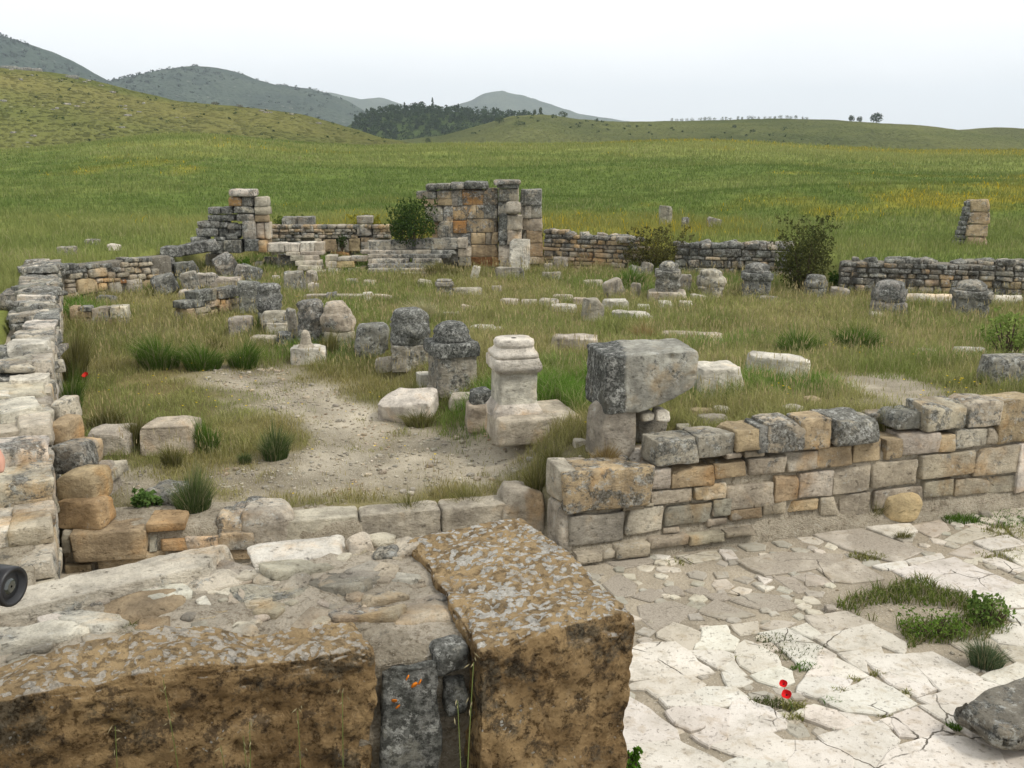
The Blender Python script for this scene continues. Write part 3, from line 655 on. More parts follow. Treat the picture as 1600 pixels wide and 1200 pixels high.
v[:, 2] += .42; v[:, 1] += .31; v[:, 2] += np.where(v[:, 2] > .6, .04 * v[:, 0] / 4.8 - .05, 0)
v[:, 1] -= .14 * sstep(.28, .0, v[:, 2])
v[:, 0] += 4.68
Rw = rotm(17.46); v = v @ Rw.T + np.array([O[0], O[1], 0]); mb.add(v, quads=q, col=CL['beige'], a=.2)
mb.build('mortar_core', MORTAR, wall, w0)

# --- doorway threshold at the court
th = empty('marble_threshold', (*(O + U * -1.6 + V * .75), 0), 'long worn pale marble threshold with raised end block at the edge of the gravel court', 'threshold')
t0 = np.array(th.location)
P1 = onz(800, 792, .43); P2 = onz(420, 818, .43); dd = P1[:2] - P2[:2]; L = np.linalg.norm(dd); dd /= L; yaw = math.degrees(math.atan2(dd[1], dd[0])); nn_ = np.array([-dd[1], dd[0]])
mb = MB(); cuts = [0, .36, .70, 1.0]
for i in range(3):
    a, b = cuts[i] * L, cuts[i + 1] * L; c_ = P2[:2] + dd * (a + b) / 2 + nn_ * .16
    put_stone(mb, (c_[0], c_[1], .22), (b - a - .006, .34, .46 + .02 * i), yaw, 0, -.6, 'pale', .12, k=18, rough=.05, n=14, chips=0, warp=.015, fine=.006)
mb.build('sill_slab', STONE, th, t0)
mb = MB(); c_ = P1[:2] + dd * .13 + nn_ * .2
put_stone(mb, (c_[0], c_[1], .29), (.46, .52, .62), yaw, 0, 0, 'pale', .1, k=12, rough=.05, n=12, chips=2, warp=.03, fine=.006)
mb.build('end_block', STONE, th, t0)
mb = MB(); put_stone(mb, (*(P2[:2] - dd * .04 + nn_ * .25), .27), (.5, .5, .55), yaw, 0, 8, 'pale', .3, k=5, rough=.2, n=12, chips=2, fine=.01)
mb.build('broken_end', STONE, th, t0)

# --- low wall left of the doorway, with the large orange block
c5 = lambda x, y: (80 + x / 4.21, 640 + y / 4.21)
q0 = onz(105, 832, .45)[:2]; q1 = onz(405, 818, .45)[:2]
f, d_, nn = vplane(q0, q1 - q0)
lw = empty('low_wall', (q0[0], q0[1], 0), 'low broken wall with a big smooth orange block beside the mortar ledge', 'wall'); l0 = (q0[0], q0[1], 0)
mb = MB()
add_rects(mb, f, q0, d_, nn, [(125, 815, 1000, 622, 'tan', .04, .1), (690, 865, 930, 900, 'ochre', .02, .15), (625, 755, 805, 870, 'ochre', .0, .1), (880, 845, 915, 1180, 'pale', .03, .3), (1100, 820, 925, 1330, 'pale', .03, .35), (60, 830, 950, 118, 'pale', .0, .3),
   (90, 1030, 1130, 260, 'tan', .0, .15), (290, 960, 1110, 780, 'tan', .0, .2), (800, 930, 1010, 1330, 'tan', .0, .25), (640, 840, 935, 690, 'mid', .0, .3)], depth=.4, seed=4, conv=c5)
for (px, py, s_, z) in [(385, 812, .34, .40), (400, 806, .3, .42), (360, 818, .3, .38)]:
    p = onz(px, py, .42); put_stone(mb, (p[0], p[1] + .1, z), (s_, .4, .3), 10, 0, 0, 'pale', .45, k=4, rough=.25, n=9, chips=2, fine=.012)
mb.build('masonry', STONE, lw, l0)
mb = MB(); v, q = stone_verts((3.1, .75, .85), 19, k=14, rough=.12, res=[50, 16, 12], chips=0, warp=0, fine=.02)
v = v @ rotm(math.degrees(math.atan2(d_[1], d_[0]))).T + np.array([*(q0 + d_ * 1.45 + nn * .43), .0]); mb.add(v, quads=q, col=CL['beige'], a=.3)
mb.build('mortar_core', MORTAR, lw, l0)

# --- tall side wall running away from the viewer
wt = empty('boundary_wall', (-5.2, 11.0, .5), 'long dry stone wall of stepped pale blocks running away beside the court', 'wall'); wt0 = (-5.2, 11.0, .5)
wd_ = np.array([-.388, .9217]); wp = np.array([-4.13, 8.59]); wl = np.array([-wd_[1], wd_[0]]); wyaw = math.degrees(math.atan2(wd_[1], wd_[0]))
mb = MB()
BL = [(0, 82, 806, .95, .30, .8, 'white', .35), (0, 76, 736, 1.15, .34, .9, 'pale', .38), (0, 73, 684, 1.33, .34, .8, 'white', .45), (0, 72, 662, 1.36, .12, .6, 'tan', .1), (12, 73, 624, 1.5, .24, .62, 'white', .3), (0, 72, 604, 1.5, .14, .9, 'pale', .2),
      (30, 82, 582, 1.54, .2, .5, 'white', .3), (-8, 30, 560, 1.6, .2, .5, 'yellow', .1), (26, 84, 526, 1.74, .25, .55, 'white', .25), (42, 84, 555, 1.58, .12, .5, 'mid', .4), (40, 86, 566, 1.52, .13, .5, 'grey', .45), (-10, 24, 538, 1.66, .2, .6, 'grey', .6),
      (35, 88, 511, 1.66, .16, .7, 'pale', .45), (-2, 30, 604, 1.5, .22, .6, 'white', .2), (50, 92, 497, 1.68, .16, .7, 'white', .35), (62, 98, 484, 1.7, .15, .7, 'grey', .5)]
for (x0, x1, yt, z, hh, dep, c, li) in BL:
    if x0 == 0: x0 = -70
    c = {'tan': 'pale', 'yellow': 'pale'}.get(c, c)
    a = onz(x0, yt + 8, z); b = onz(x1, yt + 8, z); wdt = np.linalg.norm(a - b); m = (a + b) / 2
    put_stone(mb, (m[0] - .1, m[1] + .05, z - hh / 2), (wdt * 1.02, dep, hh), wyaw - 90 + random.uniform(-4, 4), random.uniform(-3, 3), random.uniform(-3, 3), c, li, k=34, rough=.14, n=13, chips=2, warp=.1, fine=.008)
r_ = np.random.default_rng(77)
Lw = 16.2; s_ = 4.6
while s_ < Lw:             # ragged crest further along
    z = 1.62 + .14 * math.sin(s_ * .7) + .012 * s_ - (.25 if 7.4 < s_ < 8.6 else 0) + (.16 if s_ > 13 else 0)
    for lay in range(2):
        c_ = wp + wd_ * s_ + wl * (.10 + .38 * r_.random())
        put_stone(mb, (c_[0], c_[1], z - .08 - .14 * lay), (r_.uniform(.3, .62), r_.uniform(.22, .5), r_.uniform(.07, .15)), wyaw - 90 + r_.uniform(-25, 25), r_.uniform(-8, 8), r_.uniform(-8, 8),
                  ('white', 'pale', 'mid', 'mid', 'mid', 'grey')[r_.integers(6)], r_.uniform(.35, .6), k=16, rough=.18, n=9, chips=2, fine=.006)
    s_ += r_.uniform(.10, .2)
zc_ = .25                 # face towards the court
while zc_ < 1.65:
    hh = r_.uniform(.14, .28); s_ = -1.6
    while s_ < Lw:
        l_ = r_.uniform(.25, .7); top = np.interp(s_, [-1.6, 0, .6, 1.2, 2.2, 3.2, 5.0, 16], [.55, .85, 1.05, 1.2, 1.4, 1.5, 1.62, 1.8])
        if zc_ + hh * .6 < top:
            c_ = wp + wd_ * (s_ + l_ / 2) + wl * (.17 - r_.uniform(0, .035))
            put_stone(mb, (c_[0], c_[1], zc_ + hh / 2), (l_ - .02, .36, hh - .012), wyaw, 0, 0, ('pale', 'beige', 'pale', 'white', 'mid', 'pale')[r_.integers(6)], r_.uniform(.15, .5), k=14, rough=.12, n=6, chips=1, fine=.005)
        s_ += l_
    zc_ += hh
mb.build('masonry', STONE, wt, wt0)
mb = MB(); v, q = stone_verts((18, .8, 1.15), 23, k=20, rough=.08, res=[90, 6, 8], chips=0, warp=0, fine=.02)
v[:, 2] += .72 + np.interp(v[:, 0], [-9, -7, -4, 9], [-.75, -.45, -.05, .12]); v = v @ rotm(wyaw).T + np.array([*(wp + wd_ * 7.4 + wl * .52), 0]); mb.add(v, quads=q, col=CL['beige'], a=.4)
mb.build('mortar_core', MORTAR, wt, wt0)

# stepped pier leaning on its near end
pr = empty('stepped_pier', (*onz(125, 840, .45)[:2], .3), 'crumbling stepped pier of orange and grey stones between the tall wall and the low wall', 'pier'); p0_ = np.array(pr.location)
mb = MB()
for (x0, x1, yt, yb, z, c, li) in [(92, 155, 790, 828, .45, 'ochre', .15), (95, 150, 745, 790, .66, 'tan', .12), (88, 128, 702, 742, .9, 'mid', .5), (85, 108, 664, 700, 1.1, 'tan', .15), (106, 138, 700, 735, .86, 'pale', .35), (150, 178, 735, 752, .6, 'pale', .4), (83, 104, 632, 664, 1.22, 'pale', .3)]:
    p = onz((x0 + x1) / 2, yb, z - (.02)); t = np.linalg.norm(p - CAM); wm = (x1 - x0) * t / FPX * 1.1; hm = (yb - yt) * t / FPX * 1.05
    put_stone(mb, (p[0], p[1] + .2, z + hm / 2 - .02), (wm, .42, hm), -6, 0, 0, c, li, k=8, rough=.12, n=9, chips=2, fine=.006)
p = onz(122, 800, .3); put_stone(mb, (p[0] + .05, p[1] + .35, .35), (.5, .5, .85), -6, 0, 0, 'mid', .3, k=6, rough=.15, n=9, chips=2)
mb.build('masonry', STONE, pr, p0_)

# --- rubble walls at the back
def rubble_wall(name, label, pts, z0, tops, courses, lens, thick, cols, lich, seed, core='mid', lab=None):
    r_ = np.random.default_rng(seed); e = empty(name, (pts[0][0], pts[0][1], z0), label, 'wall'); o_ = (pts[0][0], pts[0][1], z0)
    mb = MB(); cb = MB()
    for i in range(len(pts) - 1):
        a = np.array(pts[i]); b = np.array(pts[i + 1]); d = b - a; L = np.linalg.norm(d); d /= L; nn = np.array([-d[1], d[0]]); yaw = math.degrees(math.atan2(d[1], d[0]))
        ta, tb = tops[i], tops[i + 1]; z = z0 - .1
        while z < max(ta, tb) + .02:
            hh = r_.uniform(*courses); s_ = -.05
            while s_ < L:
                l_ = r_.uniform(*lens); tp = ta + (tb - ta) * (s_ / L) + .10 * n2(np.array([s_ + a[0] * 3]), np.array([seed * 3.1]), .9, seed)[0]
                if z + hh * .55 < tp:
                    c_ = a + d * (s_ + l_ / 2) + nn * (.16 - r_.uniform(0, .05))
                    put_stone(mb, (c_[0], c_[1], z + hh / 2), (l_ - .02, .34, hh - .015), yaw + r_.uniform(-5, 5), r_.uniform(-3, 3), r_.uniform(-4, 4), cols[r_.integers(len(cols))], np.clip(lich + r_.uniform(-.2, .2) + .25 * (z - z0), 0, .8), k=r_.choice([7, 10, 16]), rough=.14, n=5, chips=1)
                s_ += l_
            z += hh
        for _ in range(int(L * 7)):      # loose crest
            s_ = r_.uniform(0, L); tp = ta + (tb - ta) * s_ / L; c_ = a + d * s_ + nn * r_.uniform(.1, thick)
            put_stone(mb, (c_[0], c_[1], tp - .01), (r_.uniform(.18, .45), r_.uniform(.18, .4), r_.uniform(.08, .2)), r_.uniform(0, 180), r_.uniform(-12, 12), r_.uniform(-12, 12), ('grey', 'pale', 'mid')[r_.integers(3)], r_.uniform(.35, .65), k=5, rough=.2, n=5, chips=2)
        v, q = stone_verts((L + .1, thick, max(.2, (ta + tb) / 2 - z0 - .02)), seed + i, k=20, rough=.03, res=[max(4, int(L * 3)), 4, 5], chips=0, warp=0)
        v = v @ rotm(yaw).T + np.array([*(a + d * L / 2 + nn * (thick / 2 + .06)), (z0 + (ta + tb) / 2 - .05) / 2]); cb.add(v, quads=q, col=np.array(CL[core]) * .7, a=.4)
    mb.build('masonry', STONEF, e, o_); cb.build('mortar_core', MORTAR, e, o_); return e
rubble_wall('dry_stone_wall', 'long grey dry stone wall in front of the meadow behind the row of five worn pedestals', [(8.0, 24.75), (12.1, 23.75), (15, 22.95), (19, 21.9)], .8, [1.62, 1.66, 1.62, 1.6], (.09, .2), (.16, .42), .5, ['grey', 'mid', 'mid', 'tan', 'grey', 'beige'], .42, 31)
rubble_wall('dry_stone_wall', 'short grey dry stone wall between two dark bushes', [(4.6, 28.75), (7.6, 27.95)], .8, [1.64, 1.72], (.1, .22), (.16, .5), .5, ['grey', 'mid', 'grey', 'beige'], .45, 32)
rubble_wall('dry_stone_wall', 'low wall of small tan stones adjoining the tall ashlar ruin', [(.98, 30.55), (3.5, 29.45)], .85, [1.85, 1.72], (.1, .22), (.2, .6), .5, ['tan', 'tan', 'beige', 'mid'], .22, 33)
# left back wall: rubble over square blocks
lb0, lb1 = onz(108, 470, .78)[:2], onz(256, 448, .80)[:2]
f, d_, nn = vplane(lb0, lb1 - lb0); c1_ = lambda x, y: (20 + x / 5, 380 + y / 5)
e = empty('stone_wall', (*lb0, .8), 'tan block wall in the corner of the court in front of the meadow, below a white stone', 'wall'); o_ = (*lb0, .8); mb = MB()
add_rects(mb, f, lb0, d_, nn, [(505, 288, 405, 665, 'tan', .02, .1), (672, 318, 375, 745, 'yellow', 0, .15), (755, 308, 410, 860, 'mid', .0, .3), (895, 292, 395, 1020, 'mid', .0, .25), (1028, 290, 365, 1135, 'tan', 0, .15), (445, 240, 285, 555, 'beige'), (560, 240, 282, 592, 'tan'), (597, 205, 275, 740, 'beige', .02),
   (748, 230, 275, 808, 'beige'), (822, 238, 272, 915, 'beige'), (660, 282, 312, 710, 'pale'), (712, 280, 308, 790, 'tan'), (795, 278, 305, 845, 'tan'), (420, 290, 315, 490), (430, 320, 350, 500), (430, 355, 400, 500), (845, 290, 318, 895, 'rust'), (915, 250, 290, 980, 'beige'), (985, 246, 285, 1055, 'beige'), (1060, 250, 280, 1150, 'tan'),
   (860, 155, 190, 910, 'beige'), (915, 158, 188, 985, 'beige'), (990, 156, 186, 1100, 'beige'), (880, 195, 238, 955, 'beige'), (960, 196, 238, 1012, 'tan'), (1020, 200, 245, 1085, 'beige'), (1090, 205, 248, 1150, 'mid'), (850, 195, 225, 880, 'beige'),
   (885, 118, 152, 940, 'grey', 0, .5), (945, 122, 150, 1010, 'mid', 0, .5), (1015, 118, 152, 1095, 'grey', 0, .5), (375, 170, 220, 450, 'grey', 0, .5), (455, 165, 220, 525, 'grey', 0, .55), (530, 180, 220, 580, 'mid', 0, .5), (585, 168, 205, 690, 'grey', 0, .5), (700, 165, 205, 780, 'grey', 0, .55), (785, 195, 230, 850, 'mid', 0, .5), (390, 222, 250, 590, 'grey', 0, .6),
   (560, 405, 450, 650, 'tan'), (670, 385, 420, 740, 'beige'), (380, 400, 450, 550, 'tan')], depth=.4, seed=6, conv=c1_, n=5, rough=.09, k=8)
mb.build('masonry', STONEF, e, o_)
cb = MB(); L = np.linalg.norm(lb1 - lb0) + .6; v, q = stone_verts((L, .4, .95), 41, k=20, rough=.03, res=[14, 4, 5], chips=0, warp=0); v = v @ rotm(math.degrees(math.atan2(d_[1], d_[0]))).T + np.array([*(lb0 + d_ * (L / 2 - .2) + nn * .3), 1.1]); cb.add(v, quads=q, col=np.array(CL['mid']) * .6, a=.4)
cb.build('mortar_core', MORTAR, e, o_)

# --- the two ashlar ruins with their steps
cz3 = lambda x, y: (290 + x / 5.333, 280 + y / 5.333); cz4 = lambda x, y: (550 + x / 4.571, 270 + y / 4.571)
def ashlar(mb, y, rects, conv, depth, default='beige', lich=.4, seed=0, k=40, rough=.045, n=6):
    a = np.array([-9.0, y]); f, d_, nn = vplane(a, (1, .0)); add_rects(mb, f, a, d_, nn, rects, depth, default, lich, seed, conv, k, rough, n, left=False)
tw = empty('ashlar_ruin', (-.7, 30.4, .8), 'tallest ruined wall of large orange stained ashlar blocks with a moulded cornice', 'ruin'); tw0 = (-.7, 30.4, .8)
mb = MB()
ashlar(mb, 30.2, [(460, 135, 600, 187, 'mid', 0, .5), (605, 127, 706, 184, 'tan', 0, .5), (605, 186, 712, 232, 'tan', 0, .3), (500, 190, 603, 240, 'tan', .0, .4), (712, 122, 790, 235, 'mid', 0, .55), (790, 118, 937, 228, 'orange', 0, .4), (937, 113, 1040, 228, 'tan', 0, .5),
  (520, 240, 648, 350, 'mid', 0, .42), (650, 238, 720, 345, 'mid', 0, .6), (720, 238, 820, 340, 'tan', 0, .48), (825, 233, 940, 325, 'tan', 0, .4), (940, 230, 1040, 325, 'mid', 0, .5), (570, 352, 610, 460, 'tan', 0, .3), (610, 347, 718, 460, 'mid', 0, .5), (720, 342, 815, 432, 'orange', 0, .3),
  (818, 328, 1040, 425, 'tan', 0, .38), (780, 434, 850, 515, 'mid', 0, .5), (852, 430, 955, 510, 'tan', 0, .25), (957, 427, 993, 510, 'beige', 0, .3), (995, 425, 1045, 510, 'tan', 0, .25), (850, 516, 1043, 600, 'tan', 0, .25), (850, 604, 1000, 670, 'rust', 0, .15), (1002, 602, 1048, 670, 'orange', 0, .15), (780, 520, 848, 600, 'mid'), (780, 602, 848, 670, 'mid'),
  (600, 462, 780, 560, 'mid', -.02), (600, 560, 780, 670, 'mid', -.02)], cz4, .8, seed=11)
mb.build('masonry', STONEF, tw, tw0)
mb = MB(); ashlar(mb, 30.26, [(610, 130, 1035, 240), (530, 240, 1035, 345), (610, 345, 1035, 670), (1050, 120, 1180, 680)], cz4, .5, 'mid', .5, seed=10, rough=.02); mb.build('wall_core', MORTAR, tw, tw0)
mb = MB(); ashlar(mb, 30.2, [(528, 82, 602, 126, 'mid', .1, .55), (600, 78, 702, 120, 'pale', .12, .45), (702, 70, 802, 118, 'mid', .13, .5), (800, 63, 972, 114, 'grey', .14, .62)], cz4, .9, seed=12, k=9, rough=.1)
mb.build('cornice', STONEF, tw, tw0)
mb = MB(); ashlar(mb, 30.05, [(1045, 118, 1190, 205, 'beige', .03, .45), (1045, 300, 1108, 485, 'grey', .0, .62), (1105, 305, 1215, 407, 'pale', .0, .25), (1108, 410, 1212, 515, 'pale', .0, .2), (1050, 486, 1108, 515, 'grey', 0, .5), (1050, 517, 1130, 626, 'pale', .0, .25), (1050, 628, 1127, 690, 'mid', .0, .3), (1130, 517, 1215, 690, 'mid', -.03, .3), (1045, 208, 1110, 300, 'mid', 0, .5)], cz4, .75, seed=13)
mb.build('pilaster', STONEF, tw, tw0)
mb = MB(); ashlar(mb, 29.9, [(1095, 204, 1208, 300, 'pale', .04, .3)], cz4, .5, seed=14, k=3.2, rough=.03, n=10)
tag(mb.build('half_column', STONEF, tw, tw0), 'short rounded engaged column drum')
mb = MB(); ashlar(mb, 29.9, [(1010, 54, 1205, 86, 'mid', .06, .5), (1035, 84, 1195, 110, 'grey', .0, .55)], cz4, .9, seed=15, k=9, rough=.08)
mb.build('capital_slab', STONEF, tw, tw0)
mb = MB(); ashlar(mb, 30.5, [(1190, 123, 1355, 235, 'mid', 0, .5), (1208, 237, 1280, 325, 'mid', 0, .4), (1284, 235, 1356, 322, 'mid', 0, .5), (1215, 330, 1360, 412, 'beige', 0, .3), (1243, 415, 1362, 502, 'tan', 0, .2), (1255, 505, 1365, 600, 'tan', 0, .2), (1262, 602, 1370, 650, 'beige', 0, .3), (1215, 415, 1245, 650, 'mid', -.03, .3)], cz4, .7, seed=16)
mb.build('side_wing', STONEF, tw, tw0)

st = empty('stone_steps', (-2.6, 28.9, .7), 'broad flight of dark stained steps in front of the green shrub', 'steps'); s0_ = (-2.6, 28.9, .7); mb = MB()
for j, (rc) in enumerate([[(105, 490, 275, 550, 'pale', 0, .4), (276, 487, 390, 546, 'mid', 0, .5), (391, 480, 520, 543, 'grey', 0, .5), (521, 475, 640, 545, 'mid', 0, .45), (641, 472, 755, 545, 'mid', 0, .5), (757, 468, 820, 538, 'pale', 0, .25)],
                          [(60, 556, 330, 580, 'pale', 0, .4), (332, 556, 560, 580, 'pale', 0, .35), (562, 556, 750, 580, 'grey', 0, .5)], [(110, 584, 360, 612, 'mid', 0, .5), (362, 584, 700, 610, 'grey', 0, .5)], [(110, 617, 400, 648, 'pale', 0, .45), (402, 617, 640, 648, 'mid', 0, .5)],
                          [(110, 652, 330, 682, 'mid', 0, .5), (332, 652, 610, 682, 'grey', 0, .5)], [(110, 686, 380, 712, 'mid', 0, .45), (382, 686, 640, 712, 'pale', 0, .4)], [(350, 716, 570, 742, 'mid', 0, .4)]]):
    ashlar(mb, 29.45 - .22 * j, rc, cz4, .55, seed=20 + j, rough=.06)
mb.build('treads', STONEF, st, s0_)
mb = MB(); ashlar(mb, 29.5, [(757, 542, 848, 600, 'beige', 0, .25), (700, 545, 757, 640, 'grey', -.05, .4), (760, 602, 845, 665, 'mid', 0, .3)], cz4, .5, seed=29)
mb.build('cheek_block', STONEF, st, s0_)

lp = empty('ashlar_ruin', (-8.0, 30, .8), 'narrow stepped ruin of grey and orange blocks with a single white slab on top', 'ruin'); lp0 = (-8.0, 30, .8); mb = MB()
ashlar(mb, 29.6, [(355, 150, 460, 225, 'orange', 0, .35), (462, 150, 567, 223, 'beige', 0, .55), (570, 150, 680, 230, 'pale', .02, .35), (400, 228, 567, 286, 'mid', .04, .55), (570, 232, 688, 296, 'pale', .02, .2), (400, 291, 570, 350, 'mid', .04, .5), (572, 300, 688, 358, 'tan', .02, .12),
   (468, 345, 583, 498, 'mid', .05, .42), (585, 362, 655, 500, 'pink', .03, .1), (657, 362, 692, 498, 'pale', .0, .25), (180, 237, 290, 290, 'grey', 0, .65), (292, 233, 388, 290, 'grey', 0, .65), (180, 302, 345, 350, 'grey', .02, .6), (100, 352, 280, 405, 'mid', .08, .6), (285, 358, 345, 402, 'grey', .02, .55), (90, 408, 265, 478, 'grey', .1, .55),
   (345, 370, 410, 420, 'mid', 0, .5), (412, 380, 465, 420, 'mid', 0, .5), (410, 430, 462, 475, 'grey', 0, .6), (50, 482, 180, 556, 'grey', .15, .6), (335, 455, 430, 500, 'grey', .05, .6), (240, 482, 332, 512, 'grey', .08, .6), (270, 410, 345, 478, 'grey', -.05, .6), (345, 420, 410, 455, 'mid', -.05, .5), (290, 300, 400, 350, 'grey', -.06, .5)], cz3, .55, seed=31, rough=.09, k=10)
mb.build('masonry', STONEF, lp, lp0)
mb = MB(); ashlar(mb, 29.4, [(195, 522, 305, 620, 'grey', 0, .55), (307, 512, 455, 612, 'mid', 0, .55), (458, 505, 600, 602, 'grey', 0, .6), (602, 512, 665, 610, 'tan', 0, .2)], cz3, .8, seed=32, rough=.08); mb.build('base_course', STONEF, lp, lp0)
mb = MB(); ashlar(mb, 29.55, [(358, 84, 580, 144, 'white', .06, .42)], cz3, .6, seed=33, rough=.12, k=8, n=9); tag(mb.build('cap_slab', STONEF, lp, lp0), 'pale slab with grey lichen')

ls = empty('stone_steps', (-5.6, 28.9, .7), 'small flight of pale steps beside the tumbled boulders', 'steps'); l0_ = (-5.6, 28.9, .7); mb = MB()
for j, rc in enumerate([[(665, 537, 820, 606, 'white', 0, .25), (822, 540, 945, 602, 'white', 0, .3), (947, 530, 1070, 602, 'white', 0, .3), (1072, 530, 1140, 600, 'pale', 0, .3)], [(835, 612, 950, 637, 'pale'), (952, 606, 1140, 632, 'pale')], [(870, 641, 985, 682, 'pale'), (987, 641, 1100, 680, 'pale')], [(915, 686, 985, 722, 'pale'), (987, 684, 1117, 720, 'pale')],
                        [(930, 725, 1130, 760, 'pale')], [(1020, 765, 1180, 797, 'mid')], [(1080, 802, 1250, 815, 'white')]]):
    ashlar(mb, 29.5 - .22 * j, rc, cz3, .5, seed=40 + j, lich=.25)
mb.build('treads', STONEF, ls, l0_)
mb = MB(); ashlar(mb, 28.7, [(1165, 641, 1260, 680, 'pale', 0, .25), (1165, 683, 1255, 738, 'pale', 0, .25), (1260, 683, 1405, 735, 'yellow', 0, .05), (1185, 742, 1350, 797, 'mid', 0, .25), (1352, 740, 1405, 797, 'mid', 0, .25), (1407, 732, 1505, 792, 'mid', 0, .25), (1265, 655, 1365, 681, 'pale'), (1367, 648, 1505, 685, 'mid'), (1270, 800, 1400, 825, 'mid'), (1402, 798, 1500, 825, 'mid')], cz3, .5, seed=48)
mb.build('cheek_block', STONEF, ls, l0_)

bw = empty('back_wall', (-5, 32.6, .9), 'rubble and ashlar wall between the two ashlar ruins with tufts growing on it', 'wall'); b0_ = (-5, 32.6, .9); mb = MB()
ashlar(mb, 32.3, [(1145, 505, 1265, 602, 'tan', 0, .15), (1270, 502, 1356, 602, 'mid', 0, .3), (1360, 495, 1455, 602, 'tan', 0, .2), (1075, 495, 1140, 602, 'beige', 0, .3), (1205, 604, 1360, 645, 'orange', 0, .15), (960, 450, 1070, 488, 'beige'), (1000, 390, 1062, 437, 'pale'), (960, 392, 998, 446, 'beige'), (1425, 395, 1550, 470, 'mid', 0, .4), (1460, 488, 1600, 520, 'tan'), (1460, 524, 1515, 600, 'mid')], cz3, .5, seed=50)
r_ = np.random.default_rng(51); rr = []
y_ = 382
while y_ < 520:
    hh = r_.uniform(18, 34); x_ = 692
    while x_ < 1700:
        l_ = r_.uniform(30, 95)
        box = (x_, y_, x_ + l_, y_ + hh)
        if not ((958 < x_ + l_ / 2 < 1072 and y_ > 385) or (x_ + l_ > 1072 and y_ > 478) or (1420 < x_ + l_ / 2 < 1555 and 385 < y_ < 475)) and not (x_ > 1070 and y_ < 372):
            rr.append((*box, ('beige', 'tan', 'mid', 'grey', 'pale')[r_.integers(5)], r_.uniform(-.03, .03), r_.uniform(.2, .55)))
        x_ += l_
    y_ += hh
ashlar(mb, 32.3, rr, cz3, .4, seed=52, k=6, rough=.14, n=5)
mb.build('masonry', STONEF, bw, b0_)
mb = MB(); ashlar(mb, 32.55, [(800, 317, 930, 384, 'grey', 0, .45), (930, 315, 1057, 386, 'grey', 0, .45), (1428, 310, 1550, 372, 'mid', 0, .35)], cz3, .5, seed=53); mb.build('cap_stone', STONEF, bw, b0_)
mb = MB(); ashlar(mb, 32.5, [(690, 400, 1200, 650), (1200, 400, 1700, 650)], cz3, .4, default='mid', seed=54, rough=.02); mb.build('mortar_core', MORTAR, bw, b0_)

# ------------------------------------------------------------------ the wall in front of the viewer
FO = np.array([.557, 4.33]); FYAW = 18.5
FU = np.array([math.cos(math.radians(FYAW)), math.sin(math.radians(FYAW))]); FV = np.array([-FU[1], FU[0]])
def FW(u, v, z): p = FO + FU * u + FV * v; return (p[0], p[1], z)
fw = empty('foreground_wall', (FO[0] - .5, FO[1] + .3, 1.0), 'thick weathered travertine and mortar wall nearest the viewer with lichen on its corner block', 'wall'); fo = np.array(fw.location)
# corner block
v, q = stone_verts((.74, 1.40, 2.5), 301, k=70, rough=.0, res=[56, 90, 130], chips=0, warp=.0)
hi = v[:, 2] / 1.25
v[:, 2] += np.where(hi > .5, (hi - .5) * 2 * (.03 * np.cos(v[:, 0] * 5 - .5) - .05 * np.clip((v[:, 1] - .35), 0, 1) + .035 * v[:, 0]), 0)
v[:, 0] -= .06 * np.clip(v[:, 1] / .7, 0, 1) * sstep(0, .37, v[:, 0])
rad_ = np.linalg.norm(v / np.array([.37, .70, 1.25]), axis=1); nn3 = np.sign(v) * (np.abs(v) / np.array([.37, .70, 1.25])) ** 14; nn3 /= np.linalg.norm(nn3, axis=1)[:, None] + 1e-9
dsp = .035 * fbm(v * 3.1 + 5, 4, .55) + .018 * fbm(v * 11 + 9, 4, .6) - .04 * np.clip(fbm(v * 20 + 2, 3, .6), .08, 1)
v = v + nn3 * dsp[:, None]
v[:, 2] += .06 * np.clip(-v[:, 1] - .55, 0, .2) * 0
v = v @ rotm(FYAW).T + np.array(FW(-.37, .69, .95))
mb = MB(); mb.add(v, quads=q, col=CL['orange'], a=1.0)
tag(mb.build('corner_block', TRAV, fw, fo), 'big brown block with white lichen flakes on top')
# long front block
v, q = stone_verts((2.5, .36, 2.4), 302, k=50, rough=.0, res=[150, 24, 120], chips=0, warp=.0)
nn3 = np.sign(v) * (np.abs(v) / np.array([1.25, .18, 1.2])) ** 10; nn3 /= np.linalg.norm(nn3, axis=1)[:, None] + 1e-9
dsp = .06 * fbm(v * 2.3 + 35, 4, .55) + .024 * fbm(v * 9 + 19, 4, .6) - .045 * np.clip(fbm(v * 18 + 12, 3, .6), .08, 1)
v = v + nn3 * dsp[:, None]
v[:, 1] -= .06 * np.clip(v[:, 2] - .9, 0, .3) * 2 * 0
v[:, 2] += .015 * np.sin(v[:, 0] * 4) * (v[:, 2] > 0)
v = v @ rotm(FYAW - 1).T + np.array(FW(-2.44, .34, .985))
mb = MB(); mb.add(v, quads=q, col=CL['orange'], a=.7)
tag(mb.build('front_block', TRAV, fw, fo), 'long orange block pitted with dark hollows')
